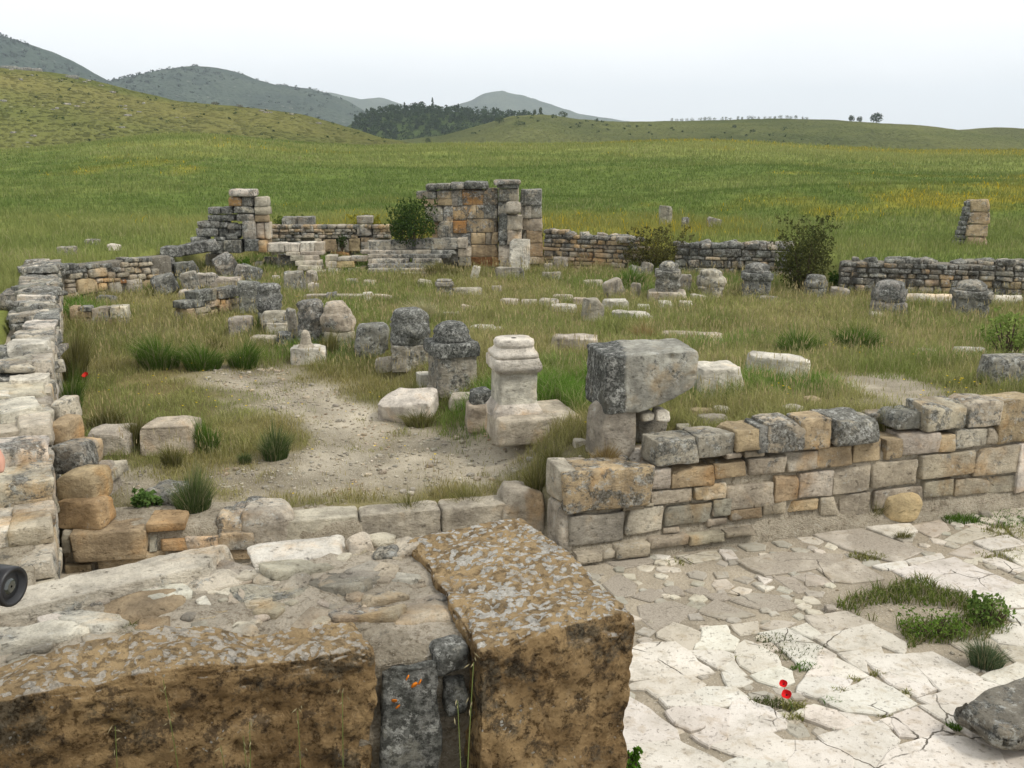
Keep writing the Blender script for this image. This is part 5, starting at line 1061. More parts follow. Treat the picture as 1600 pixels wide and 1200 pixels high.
# tumbled stones
for (px, pyb, w_, h_, dp, yw, c_, li, k_, rx_, ry_, lab) in [
    (258, 440, 20, 34, .5, 0, 'grey', .55, 20, 0, 0, 'square dark pier block standing at the end of the tan corner wall'), (292, 440, 40, 26, .4, 10, 'grey', .55, 12, 0, -8, 'grey thin topped block leaning below the tilted lintel'),
    (334, 420, 27, 22, .5, 0, 'mid', .4, 7, 0, 0, 'pale rounded cube shaped stone under the tilted lintel'), (358, 440, 40, 36, .5, 30, 'pale', .55, 8, 0, -25, 'large tilted white and black speckled boulder'),
    (378, 446, 24, 28, .4, 20, 'mid', .5, 5, 0, 20, 'pointed grey stone beside the tilted speckled boulder'), (398, 445, 34, 26, .4, 40, 'grey', .5, 6, 0, 24, 'grey wedge shaped stone pointing at the boulder group'),
    (422, 418, 24, 15, .4, 0, 'pale', .5, 5, 0, 0, 'low pale boulder before the small pale steps'), (445, 420, 28, 20, .45, 0, 'mid', .5, 4, 0, 0, 'rounded grey boulder against the small pale steps'),
    (404, 420, 13, 11, .2, 0, 'white', .3, 5, 0, 0, 'small white stone by the bright green weed'), (297, 458, 27, 30, .35, 10, 'mid', .5, 10, 0, -10, 'tall leaning grey slab among the tumbled stones'),
    (322, 452, 34, 20, .4, 0, 'pale', .45, 6, 0, 6, 'pale flat boulder beside the leaning grey slab'), (262, 462, 44, 24, .5, 30, 'grey', .55, 5, 0, -18, 'long low grey rock in grass before the corner wall'),
    (290, 470, 22, 14, .3, 0, 'pale', .4, 4, 0, 0, 'low pale stone peeping out of the grass below the leaning slab'), (350, 452, 48, 16, .4, 0, 'pale', .3, 5, 0, 0, 'long pale stone behind the low wall stub'),
    (461, 456, 38, 28, .5, 10, 'mid', .48, 5, 0, 0, 'biggest grey boulder in the trio before the pale steps'), (484, 450, 18, 24, .4, 0, 'pale', .4, 4, 0, 10, 'upright pale boulder in the trio before the pale steps'), (488, 458, 16, 14, .3, 0, 'pale', .3, 5, 0, 12, 'small wedge stone in the trio before the pale steps'),
    (430, 437, 12, 6, .2, 0, 'white', .1, 8, 0, 0, 'tiny white block between the boulders'), (244, 448, 24, 20, .35, 0, 'grey', .5, 5, 0, -10, 'dark rock piled against the end of the corner wall')]:
    block('tumbled_stone', lab, 'stone', px, pyb, w_, h_, dp, yw, c_, li, k=k_ * 1.8, rx=rx_, ry=ry_, rough=.14, chips=3, group='tumbled stones before the ruins', mat=STONEF)
block('tilted_lintel', 'dark lintel slab tilted across the heap beside the narrow ruin', 'stone slab', 306, 408, 62, 17, .5, 4, 'grey', .6, k=14, ry=-9, rough=.1, at=tuple(ond(306, 402, 28.6)), mat=STONEF)
block('lintel_block', 'dark flat block lying on the square pier block', 'stone block', 266, 403, 32, 16, .5, 2, 'grey', .6, k=12, rough=.1, at=tuple(ond(266, 403, 27.9)), mat=STONEF)
# fragments in the far grass
for (px, pyb, w_, h_, dp, yw, c_, li, k_, ry_, lab) in [
    (548, 446, 20, 8, .3, 0, 'mid', .4, 14, 0, 'grey low block near the foot of the small steps'), (577, 447, 18, 7, .3, 0, 'pale', .3, 14, 0, 'pale low block next to a grey one near the steps'), (575, 470, 17, 11, .3, 8, 'white', .25, 8, 0, 'small white cube shaped stone on a thin stone line'), (518, 472, 18, 13, .3, 8, 'grey', .5, 12, 0, 'small dark grey block on a thin stone line'),
    (663, 448, 23, 9, .3, 0, 'pale', .3, 5, 8, 'pale wedge stone in grass near the small moulded pedestal'), (729, 461, 46, 9, .3, -2, 'pale', .2, 20, 0, 'long pale slab beside the small moulded pedestal'), (776, 455, 15, 7, .25, 0, 'pale', .35, 14, 0, 'small pale block in the middle of the grass'), (743, 438, 13, 21, .15, 10, 'white', .15, 7, 14, 'leaning white shard before the tallest ruin'),
    (797, 437, 46, 17, .4, -2, 'mid', .4, 18, 0, 'long grey slab lying at the foot of the tallest ruin'), (730, 487, 22, 7, .2, 0, 'pink', .1, 5, 14, 'small pinkish wedge stone in brown grass'), (706, 497, 30, 8, .2, 12, 'pale', .3, 9, 0, 'tilted grey sliver in brown grass'), (764, 519, 40, 5, .3, -6, 'white', .1, 12, 0, 'thin white slab behind the white pedestal'), (752, 520, 40, 9, .3, -8, 'white', .1, 10, 0, 'white slab fragment behind the dark square pedestal'),
    (795, 476, 30, 7, .3, -8, 'pale', .2, 8, 0, 'pale flat stone starting the line of slabs'), (825, 478, 28, 8, .3, -8, 'pale', .3, 8, 0, 'second pale stone in the line of slabs'), (856, 482, 32, 12, .35, -10, 'pale', .4, 7, 0, 'thicker lichened stone in the line of slabs'), (879, 487, 44, 9, .35, -8, 'white', .3, 9, 0, 'white slab just before the standing stone'), (880, 472, 36, 9, .3, -8, 'pale', .3, 8, 0, 'pale slab behind the line of slabs'),
    (905, 476, 22, 9, .3, -8, 'pink', .1, 10, 0, 'tan slab behind the standing stone'), (960, 485, 44, 13, .4, -10, 'white', .25, 14, 0, 'pale broad block beyond the standing stone'), (987, 499, 68, 9, .35, -14, 'white', .2, 12, 0, 'long low white slab by the standing stone'), (1006, 484, 22, 6, .25, -8, 'white', .2, 10, 0, 'thin white stone in the grass between slabs'), (1040, 482, 24, 9, .3, -6, 'white', .15, 14, 0, 'small white block in open grass'), (1072, 482, 22, 9, .3, -6, 'white', .25, 14, 0, 'square ended pale stone in open grass'),
    (962, 468, 34, 26, .2, 25, 'mid', .35, 6, -20, 'leaning grey moulded slab in a green weed clump'), (994, 466, 16, 22, .25, 0, 'mid', .35, 5, 6, 'small upright grey stone by the leaning slab'), (927, 449, 30, 9, .3, 0, 'pale', .3, 12, 0, 'pale low stone in green weeds'), (876, 420, 22, 16, .35, 0, 'mid', .4, 9, 0, 'grey square stone in weeds by the small stone wall'), (930, 420, 16, 12, .3, 0, 'pale', .35, 9, 0, 'pale square stone in weeds by the small stone wall'), (857, 425, 12, 12, .25, 0, 'pale', .3, 12, 0, 'small upright white stone at the corner of the tallest ruin'), (862, 436, 30, 9, .3, 0, 'mid', .4, 12, 0, 'grey slab on little pale legs near the tallest ruin'),
    (994, 432, 22, 14, .3, 0, 'mid', .5, 6, 10, 'grey stone under the dark brown bush'), (1014, 430, 20, 18, .3, 20, 'mid', .4, 6, 14, 'tilted grey stone behind the square topped pedestal'), (1093, 470, 26, 7, .2, 14, 'white', .1, 9, 8, 'tilted white sliver before the broken arch shaped stone'), (1203, 472, 38, 7, .3, 0, 'mid', .35, 6, 0, 'low grey stone before the dark round pedestal'), (1373, 497, 20, 7, .3, 0, 'white', .1, 5, 0, 'little white stone at the foot of a grey pedestal'),
    (532, 470, 160, 2.5, .3, -2, 'pale', .2, 20, 0, 'thin line of pale kerb stone across the grass')]:
    block('stone_fragment', lab, 'stone', px, pyb, w_, h_, dp, yw, c_, li, k=k_, ry=ry_, rough=.12, chips=1, group='fragments lying in the grass', mat=STONEF)
block('standing_stone', 'squat grey stone standing upright beside the line of slabs', 'stone', 931, 502, 38, 32, .32, 28, 'mid', .3, k=12, rough=.07, chips=2)
pedestal('small dark moulded pedestal far out in the grass', 695, 463, 30, 26, 6, 'mid', .5, 'full', top_lich=.5, worn=.012)
block('leaning_slab', 'tall white slab with dark stained top leaning on the tallest ruin', 'stone slab', 812, 424, 32, 50, .2, 0, 'white', .3, k=14, rx=-9, chips=1, at=tuple(ond(812, 424, 29.35)), mat=STONEF)
# right hand row
pb, pcb, phb = block('base_slab', 'double slab in the grass carrying the square topped pedestal', 'stone slab', 1043, 472, 62, 14, .7, -4, 'pale', .3, k=20, rough=.05, mat=STONEF)
pedestal('square topped black and white stained pedestal standing on a double slab', 1040, 457, 42, 50, -8, 'pale', .55, 'capped', group='pedestals before the stone wall', topcol='pale', top_lich=.55, worn=.04, at=(pcb[0] - .02, pcb[1] - .28, pcb[2] + phb - .01))
block('stone_block', 'plain grey square block beside the square topped pedestal', 'stone block', 1070, 460, 22, 28, .4, -6, 'mid', .45, k=20, mat=STONEF)
pedestal('broken arch shaped pale pedestal with a rounded lump on its side', 1110, 466, 42, 44, -8, 'pale', .35, 'round', group='pedestals before the stone wall', worn=.05, top_lich=.38)
pedestal('dark round shouldered pedestal in front of the leafy bush', 1182, 466, 48, 54, -10, 'grey', .5, 'capped', group='pedestals before the stone wall', worn=.03, topcol='grey', top_lich=.55)
pedestal('low grey pedestal with a broken fragment trailing beside it', 1275, 464, 36, 34, -10, 'grey', .48, 'round', group='pedestals before the stone wall', worn=.03)
block('stone_fragment', 'low curved grey fragment trailing from the low pedestal', 'stone', 1312, 465, 34, 13, .35, -10, 'mid', .4, k=5, ry=6)
pedestal('grey rounded pedestal with a knob on its shoulder and a pale foot', 1392, 494, 54, 54, -10, 'mid', .45, 'round', group='pedestals before the stone wall', topcol='grey', top_lich=.5, worn=.035)
pedestal('grey square pedestal with layered top, last before the frame edge', 1520, 497, 58, 58, -12, 'grey', .45, 'capped', group='pedestals before the stone wall', topcol='mid', top_lich=.5, worn=.025)
p, t_ = G(1455, 478); mb = MB(); loft(mb, [(-90 * t_ / FPX, .13, .13, 2, 0, 0), (90 * t_ / FPX, .125, .125, 2, 0, 0)], 8, 'white', .15, nseg=20, rough=.006)
o = mb.build('column_shaft', STONE); o.rotation_euler = (0, math.pi / 2, math.radians(-6)); o.location = (p[0] + .7, p[1] + .12, p[2] + .12); tag(o, 'long pale column shaft lying between the two grey pedestals', 'column')
# meadow stones
f_, d_, nn = vplane((0, 0), (1, 0))
def pillar(label, px, pyb, w_, h_, rows, col, li):
    p, t = G(px, pyb); e = empty('stone_pillar', tuple(p), label, 'pillar'); mb = MB(); z = -.1; W = w_ * t / FPX; HH = h_ * t / FPX
    for i in range(rows):
        hh = (HH + .1) / rows; put_stone(mb, (random.uniform(-.02, .02), W * .3, z + hh / 2), (W * (1.0 - .04 * i / rows), W * .6, hh + .004), random.uniform(-1, 1), 0, 0, col, li, k=14, rough=.08, n=8, fine=.006); z += hh
    mb.build('masonry', STONEF, e)
    return e, W, HH
e, W, HH = pillar('tall tapered tan pillar stump standing alone in the meadow', 1526, 383, 32, 70, 4, 'tan', .36)
mb = MB()
for i in range(9): put_stone(mb, (-W * (.72 - .03 * i), W * .35, HH * (.06 + .105 * i)), (W * (.52 - .035 * i), W * .5, HH * .11), 0, 0, 0, 'grey', .6, k=6, rough=.2, n=6)
tag(mb.build('rough_core', STONEF, e), 'grey rubble spilling from its broken side')
block('stone_pillar', 'grey square pillar stub standing in the meadow', 'pillar', 1041, 351, 19, 27, .4, 4, 'mid', .4, k=20, mat=STONEF)
block('meadow_stone', 'thin upright grey stone in the meadow beside the pillar stub', 'stone', 1072, 356, 11, 15, .3, 4, 'grey', .5, k=7, mat=STONEF)
block('meadow_stone', 'tilted grey stone in the meadow beyond the pillar stub', 'stone', 1118, 356, 22, 13, .4, 4, 'mid', .45, k=8, ry=10, mat=STONEF)
block('meadow_stone', 'grey block in the meadow behind the corner wall', 'stone', 102, 399, 26, 12, .4, 4, 'mid', .45, k=12, mat=STONEF)
block('meadow_stone', 'bright white stone in the meadow behind the corner wall', 'stone', 176, 392, 20, 9, .3, 4, 'white', .1, k=5, mat=STONEF)
block('meadow_stone', 'flat grey stone next to the bright white one in the meadow', 'stone', 141, 383, 22, 8, .4, 4, 'mid', .5, k=7, mat=STONEF)
block('boulder', 'pale grey boulder in the grass on the outer side of the tall wall', 'boulder', 12, 486, 44, 28, .6, 4, 'mid', .5, k=5, rough=.2, mat=STONEF)
block('cap_rock', 'grey flat block lying on the end of the small tan stone wall', 'stone block', 980, 379, 32, 9, .4, 2, 'mid', .45, k=14, at=tuple(ond(980, 380, 29.4)), mat=STONEF)

# ------------------------------------------------------------------ grass
def blades_mb(P, h, wd, col, lean, seed=0, az=None, tipw=.0):
    r_ = np.random.default_rng(seed); N = len(P); a = r_.uniform(0, 2 * math.pi, N); b = r_.uniform(0, 2 * math.pi, N) if az is None else az
    s = np.stack([np.cos(a), np.sin(a), np.zeros(N)], 1) * (wd / 2)[:, None]; d = np.stack([np.cos(b), np.sin(b), np.zeros(N)], 1)
    up = np.array([0, 0, 1.0])[None]
    m = P + up * (h * .55)[:, None] + d * (lean * h * .28)[:, None]; t = P + up * (h * (1 - .25 * lean))[:, None] + d * (lean * h)[:, None]
    v = np.stack([P - s, P + s, m - s * .8, m + s * .8, t], 1).reshape(-1, 3); o = np.arange(N) * 5
    tr = np.concatenate([np.stack([o, o + 1, o + 3], 1), np.stack([o, o + 3, o + 2], 1), np.stack([o + 2, o + 3, o + 4], 1)])
    return v, tr, np.repeat(col, 5, 0)
def in_foot(x, y, pad=.0):
    m = np.zeros(len(x), bool)
    for (cx, cy, a, b, yw) in FOOT:
        near = (np.abs(x - cx) < 1.4) & (np.abs(y - cy) < 1.4)
        if not near.any(): continue
        dx, dy = x[near] - cx, y[near] - cy; c, s = math.cos(yw), math.sin(yw)
        k = (np.abs(dx * c + dy * s) < a + pad) & (np.abs(-dx * s + dy * c) < b + pad); idx = np.where(near)[0][k]; m[idx] = True
    return m
def wedge(n, r0, r1, a0=-36, a1=36, p=1.0, r_=rng):
    """density falls with distance"""
    u = r_.random(n); r = r0 * (r1 / r0) ** u if p == 1 else (r0 ** p + u * (r1 ** p - r0 ** p)) ** (1 / p)
    a = np.radians(r_.uniform(a0, a1, n)); return r * np.sin(a), r * np.cos(a)
GREEN_D, GREEN_M, GREEN_L = np.array((.125, .178, .046)), np.array((.175, .23, .058)), np.array((.325, .345, .12))
STRAW, BROWN, DRY = np.array((.46, .40, .23)), np.array((.26, .175, .075)), np.array((.30, .25, .11))
r_ = np.random.default_rng(11)
# meadow
mb = MB()
x, y = wedge(330000, 20, 132, -38, 38, 1.0, r_); k = sdf_poly(x, y, ENC) > .25; x, y = x[k], y[k]
k = ~in_foot(x, y, .0); x, y = x[k], y[k]
d = np.hypot(x, y); t, yl = field_tone(x, y); n = len(x)
c = lerp(GREEN_D * .95, GREEN_L * .86, np.clip(t * .95 + r_.normal(0, .09, n), 0, 1)); st = r_.random(n) < .04 + .16 * sstep(.15, .5, n2(x, y, .09, 92)); c[st] = c[st] * .65 + STRAW * .35
c = c * (1 - .5 * yl[:, None]) + np.array((.30, .25, .05)) * (.5 * yl[:, None])
fl = r_.random(n) < .09 * yl; c[fl] = (.55, .40, .02)
h = (.16 + .22 * r_.random(n) ** 1.5) * (.6 + .7 * t) * (.8 + .5 * sstep(-.2, .4, n2(x, y, .8, 94, 2))); wd = np.maximum(.007, d * .00062) * r_.uniform(.6, 1.5, n)
v, tr, cc = blades_mb(np.stack([x, y, H(x, y) - .02], 1), h, wd, c, r_.uniform(.1, .7, n), 1); mb.add(v, tris=tr, col=cc)
# grass on the outer side of the tall wall
x = r_.uniform(-13, -4, 26000); y = r_.uniform(8, 26, 26000); sd_ = sdf_poly(x, y, ENC); k = (sd_ > .75) & (x > -.75 * y - 2); x, y = x[k], y[k]; n = len(x)
c = lerp(GREEN_M, GREEN_L, r_.random(n)); st = r_.random(n) < .35; c[st] = STRAW * .8
v, tr, cc = blades_mb(np.stack([x, y, H(x, y) - .02], 1), r_.uniform(.2, .5, n), np.full(n, .011), c, r_.uniform(.2, .8, n), 2); mb.add(v, tris=tr, col=cc)
tag(mb.build('meadow_grass', GRASS, smooth=False), kind='stuff')
# court and terrace
mb = MB()
x, y = wedge(620000, 9.3, 34, -38, 40, 1.0, r_)
u, v_ = uv_of(x, y); sd_ = sdf_poly(x, y, ENC); g = gravel_mask(x, y)
k = (sd_ < -.15) & (v_ > vbound(u) + .25) & ~in_foot(x, y, .0) & (r_.random(len(x)) > g * (.95 - .75 * sstep(.05, .35, n2(x, y, 1.7, 93, 3))))
clump = n2(x, y, 1.6, 95, 3); k &= (r_.random(len(x)) < sstep(-.55, .15, clump) * .8 + .2)
k &= ~((u > -.05) & (v_ < .62))
x, y, u, v_, g = x[k], y[k], u[k], v_[k], g[k]; n = len(x)
left = sstep(.5, -1.0, x - pedline(y))
dryz = np.clip(.5 + .9 * n2(x, y * 1.4, .33, 97, 3) + .25 * n2(x, y, 1.2, 98, 2) + .10, 0, 1)
nearleft = left * sstep(19.5, 16, y)            # rusty short grass of the court
lush = sstep(.10, .45, n2(x, y * 1.5, .30, 99, 3) + .15 * sstep(2, 7, x) * np.exp(-((y - 17.5) / 2.2) ** 2)) * (1 - .7 * nearleft)
rusty = sstep(-.05, .35, n2(x + 20, y * 1.6, .26, 101, 3) + .12)
c = lerp(GREEN_M * .95, np.array((.33, .32, .125)), dryz)
k1 = np.clip(lush, 0, 1)[:, None]; c = c * (1 - k1) + np.array((.135, .235, .04)) * k1
k2 = (rusty * (1 - lush) * (.22 + .38 * nearleft))[:, None] * r_.uniform(.4, 1, (n, 1)); c = c * (1 - k2) + BROWN * k2
st = r_.random(n) < .08 + .10 * rusty; c[st] = c[st] * .35 + STRAW * .65
c *= r_.uniform(.72, 1.28, (n, 1))
h = (.10 + .19 * r_.random(n) ** 1.4 + .12 * lush) * (1 - .45 * nearleft) * (1 - .5 * g) * (.75 + .5 * sstep(-.3, .4, clump[k])); d = np.hypot(x, y)
wd = np.maximum(.0045, d * .00050) * r_.uniform(.6, 1.4, n)
v, tr, cc = blades_mb(np.stack([x, y, H(x, y) - .01], 1), h, wd, c, r_.uniform(.15, .9, n), 3); mb.add(v, tris=tr, col=cc)
tag(mb.build('court_grass', GRASS, smooth=False), kind='stuff')
# tall seeding stems
mb = MB(); x, y = wedge(24000, 10.5, 33, -36, 38, 1.0, r_); u, v_ = uv_of(x, y); k = (sdf_poly(x, y, ENC) < -.2) & (v_ > vbound(u) + .35) & ~in_foot(x, y) & (gravel_mask(x, y) < .35) & (n2(x, y, .5, 105) + .25 * sstep(15, 20, y) > -.02); x, y = x[k], y[k]; n = len(x); d = np.hypot(x, y)
Pz = np.stack([x, y, H(x, y)], 1); h = r_.uniform(.22, .46, n); az = r_.uniform(0, 6.28, n); ln = r_.uniform(.05, .35, n)
v, tr, cc = blades_mb(Pz, h, np.maximum(.003, d * .0003), np.tile(STRAW * .6 + GREEN_M * .3, (n, 1)), ln, 4, az); mb.add(v, tris=tr, col=cc)
top = Pz + np.stack([np.cos(az) * ln * h * .75, np.sin(az) * ln * h * .75, h * (1 - .25 * ln) * .84], 1)
v, tr, cc = blades_mb(top, h * .24, np.maximum(.009, d * .0008), STRAW[None] * r_.uniform(.6, 1.1, (n, 1)) * np.array([[1, .95, .85]]), ln, 5, az); mb.add(v, tris=tr, col=cc)
tag(mb.build('seeding_grass', GRASS, smooth=False), kind='stuff')
# weeds in the joints and in the overgrown hole of the paving
HOLE = np.array([onz(a, b, 0)[:2] for a, b in [(1305, 950), (1370, 920), (1440, 905), (1490, 925), (1545, 950), (1580, 975), (1545, 1000), (1490, 1003), (1430, 1012), (1395, 990), (1405, 965), (1340, 965)]])
mb = MB(); x = r_.uniform(2.4, 6.4, 34000); y = r_.uniform(7.0, 10.5, 34000); s_ = sdf_poly(x, y, HOLE) + .14 * n2(x, y, 3.5, 111); bare = np.hypot((x - HOLE[:, 0].mean() + .12) / .55, (y - HOLE[:, 1].mean() - .02) / .22)
k = (s_ < .02) & (r_.random(len(x)) < sstep(.75, 1.25, bare)); x, y = x[k], y[k]; n = len(x)
c = lerp(np.array((.085, .125, .025)), np.array((.19, .22, .06)), r_.random(n)); st = r_.random(n) < .22; c[st] = STRAW * .6
v, tr, cc = blades_mb(np.stack([x, y, np.zeros(n)], 1), r_.uniform(.05, .15, n), np.full(n, .011), c, r_.uniform(.3, 1.0, n), 6); mb.add(v, tris=tr, col=cc)
for (px, py, rx_, n_, hh, cc0) in [(1235, 1020, .22, 260, .05, 'd'), (1212, 1000, .14, 160, .05, 'd'), (1258, 1045, .10, 120, .06, 'g'), (1240, 1108, .07, 160, .08, 'l'), (1150, 1030, .05, 60, .04, 'l'), (1370, 1055, .05, 60, .05, 'l'), (1312, 1082, .05, 50, .05, 'l'), (1333, 1063, .05, 50, .04, 'l'),
                                  (1300, 1100, .05, 60, .06, 'g'), (1420, 1085, .04, 60, .05, 'l'), (1490, 1140, .05, 80, .07, 'g'), (1355, 872, .16, 300, .07, 'l'), (1560, 812, .45, 900, .07, 'g'), (1500, 815, .16, 300, .10, 'g'), (1585, 835, .3, 500, .08, 'l'), (1200, 1100, .12, 200, .05, 'd'), (1570, 870, .25, 300, .06, 'l'), (1240, 1125, .06, 80, .06, 'l'), (1060, 880, .12, 60, .05, 'l'), (1380, 1120, .05, 40, .04, 'l'), (960, 835, .05, 120, .08, 'g')]:
    p = onz(px, py, .0) if py > 835 else G(px, py)[0]; n = n_; a = r_.uniform(0, 6.28, n); q_ = np.sqrt(r_.random(n)) * rx_; x = p[0] + np.cos(a) * q_ * 1.3; y = p[1] + np.sin(a) * q_ * .7
    base = dict(d=np.array((.10, .12, .04)), g=np.array((.10, .18, .03)), l=np.array((.24, .24, .08)))[cc0]
    v, tr, cc = blades_mb(np.stack([x, y, np.full(n, p[2])], 1), r_.uniform(.4, 1.2, n) * hh, np.full(n, .008), base[None] * r_.uniform(.6, 1.3, (n, 1)), r_.uniform(.3, 1.1, n), 7); mb.add(v, tris=tr, col=cc)
tag(mb.build('paving_weeds', GRASS, smooth=False), kind='stuff')
# yellow flowers in the grass
mb = MB()
for (px, py, n_, sp) in [(1490, 617, 14, .25), (1225, 628, 6, .06), (1500, 700, 16, .3), (1460, 690, 12, .2), (420, 640, 10, .8), (260, 600, 14, 1.2), (1330, 560, 10, .6), (640, 720, 8, .8), (290, 480, 14, 1.2), (590, 540, 6, .4), (930, 690, 3, .1), (215, 640, 14, 1.0), (560, 800, 6, .6)]:
    p = G(px, py)[0]
    for i in range(n_):
        x, y = p[0] + r_.normal(0, sp), p[1] + r_.normal(0, sp * .5); z = float(H(x, y)) + r_.uniform(.1, .25); s_ = .012 + .006 * r_.random(); a = r_.uniform(0, 6.28, 6); 
        ring = np.array([[math.cos(k * 1.047) * s_, math.sin(k * 1.047) * s_ * .8, s_ * .5] for k in range(6)]) + np.array([x, y, z]); v = np.vstack([[x, y, z], ring])
        mb.add(v, tris=[(0, k + 1, (k + 1) % 6 + 1) for k in range(6)], col=(.75, .55, .02))
tag(mb.build('yellow_flowers', LEAF, smooth=False), kind='stuff')
# stems rising in front of the nearest wall
mb = MB(); n = 130; x = r_.uniform(-1.7, .3, n); y = r_.uniform(2.7, 3.45, n); z = H(x, y)
def curve_stem(p, h, az, ln, w_, col, nseg=7):
    t = np.linspace(0, 1, nseg); q = p[None] + np.stack([np.cos(az) * ln * h * t ** 2.2, np.sin(az) * ln * h * t ** 2.2, h * (t - .25 * ln * t ** 3)], 1)
    sd = np.array([1, .25, 0]) * w_; ww = (1 - .75 * t)[:, None]
    v = np.stack([q - sd * ww, q + sd * ww], 1).reshape(-1, 3); i = np.arange(nseg - 1) * 2
    mb.add(v, quads=np.stack([i, i + 1, i + 3, i + 2], 1), col=col); return q
for i in range(n):
    curve_stem(np.array([x[i], y[i], z[i] - .02]), r_.uniform(.35, .75), r_.uniform(0, 6.28), r_.uniform(.2, .9), r_.uniform(.0012, .003), lerp(np.array((.12, .17, .04)), np.array((.36, .33, .17)), np.array([r_.random()]))[0])
for (px, py, pxb) in [(255, 1062, 300), (740, 1035, 712), (535, 1080, 528), (180, 1135, 170), (465, 1110, 470), (380, 1150, 395), (345, 1165, 372), (715, 1095, 730), (390, 1128, 380)]:
    yy = r_.uniform(3.0, 3.5); tp = ond(px, py, yy); bt = ond(pxb, 1200, yy); bz = float(H(bt[0], bt[1])); h = tp[2] - bz
    t = np.linspace(0, 1, 12); q = np.stack([bt[0] + (tp[0] - bt[0]) * t ** 1.6, np.full(12, yy), bz + h * t], 1); w_ = .0028; sdv = np.array([1, .2, 0]) * w_
    v = np.stack([q - sdv * (1 - .6 * t)[:, None], q + sdv * (1 - .6 * t)[:, None]], 1).reshape(-1, 3); i = np.arange(11) * 2; mb.add(v, quads=np.stack([i, i + 1, i + 3, i + 2], 1), col=(.17, .21, .06))
    for k in range(int(r_.integers(3, 12))):      # drooping spikelets
        o_ = q[-1 - k // 4] + np.array([r_.normal(0, .008), r_.normal(0, .01), r_.uniform(-.05, .03)]); sl_ = r_.uniform(.018, .035); dv = np.array([r_.normal(0, .6), r_.normal(0, .4), -r_.uniform(.3, 1)]); dv /= np.linalg.norm(dv); sv = np.cross(dv, [.3, 1, .2]) * .0022
        mb.add(np.array([o_, o_ + dv * sl_ * .4 + sv, o_ + dv * sl_, o_ + dv * sl_ * .4 - sv]), quads=[(0, 1, 2, 3)], col=STRAW * r_.uniform(.7, 1.25))
tag(mb.build('tall_grass', GRASS, smooth=False), kind='stuff')

# ------------------------------------------------------------------ tussocks, each its own plant
def tussock(label, px, py, wpx, hpx, cols, n=700, group='grass tussocks', onpave=False, flat=False, z=None, name='grass_tussock'):
    if onpave: p = onz(px, py, 0.0)
    elif z is not None: p = onz(px, py, z)
    else: p, _ = G(px, py)
    t = np.linalg.norm(p - CAM) / np.linalg.norm(ray(px, py)); W = wpx * t / FPX / 2; Hh = hpx * t / FPX * 1.1
    a = r_.uniform(0, 6.28, n); q_ = r_.random(n) ** .6; bx, by = np.cos(a) * q_ * W * .5, np.sin(a) * q_ * W * .4
    az = np.arctan2(by, bx) + r_.normal(0, .4, n); h = Hh * r_.uniform(.45, 1.15, n) * (1 - .25 * q_) * (1 + .22 * np.cos(az - r_.uniform(0, 6.28))) * (1 + .15 * np.cos(3 * az + r_.uniform(0, 6))); ln = (.1 + .75 * q_) * r_.uniform(.5, 1.3, n) * np.clip(W / Hh * 1.0, .4, 1.1)
    c = lerp(np.array(cols[0]), np.array(cols[1]), r_.random(n)); st = r_.random(n) < .16; c[st] = c[st] * .3 + STRAW * .6
    mb = MB(); v, tr, cc = blades_mb(np.stack([bx, by, np.full(n, -.03)], 1), h, np.full(n, max(.004, t * .00055)) * r_.uniform(.6, 1.4, n), c, ln, sd(), az); mb.add(v, tris=tr, col=cc)
    o = mb.build(name, GRASS, smooth=False); o.location = p; return tag(o, label, 'grass tussock', group)
DG = ((.05, .085, .025), (.13, .17, .06)); BG = ((.06, .12, .018), (.14, .22, .04)); OL = ((.10, .11, .03), (.24, .22, .08)); BL_ = ((.06, .10, .045), (.14, .18, .09))
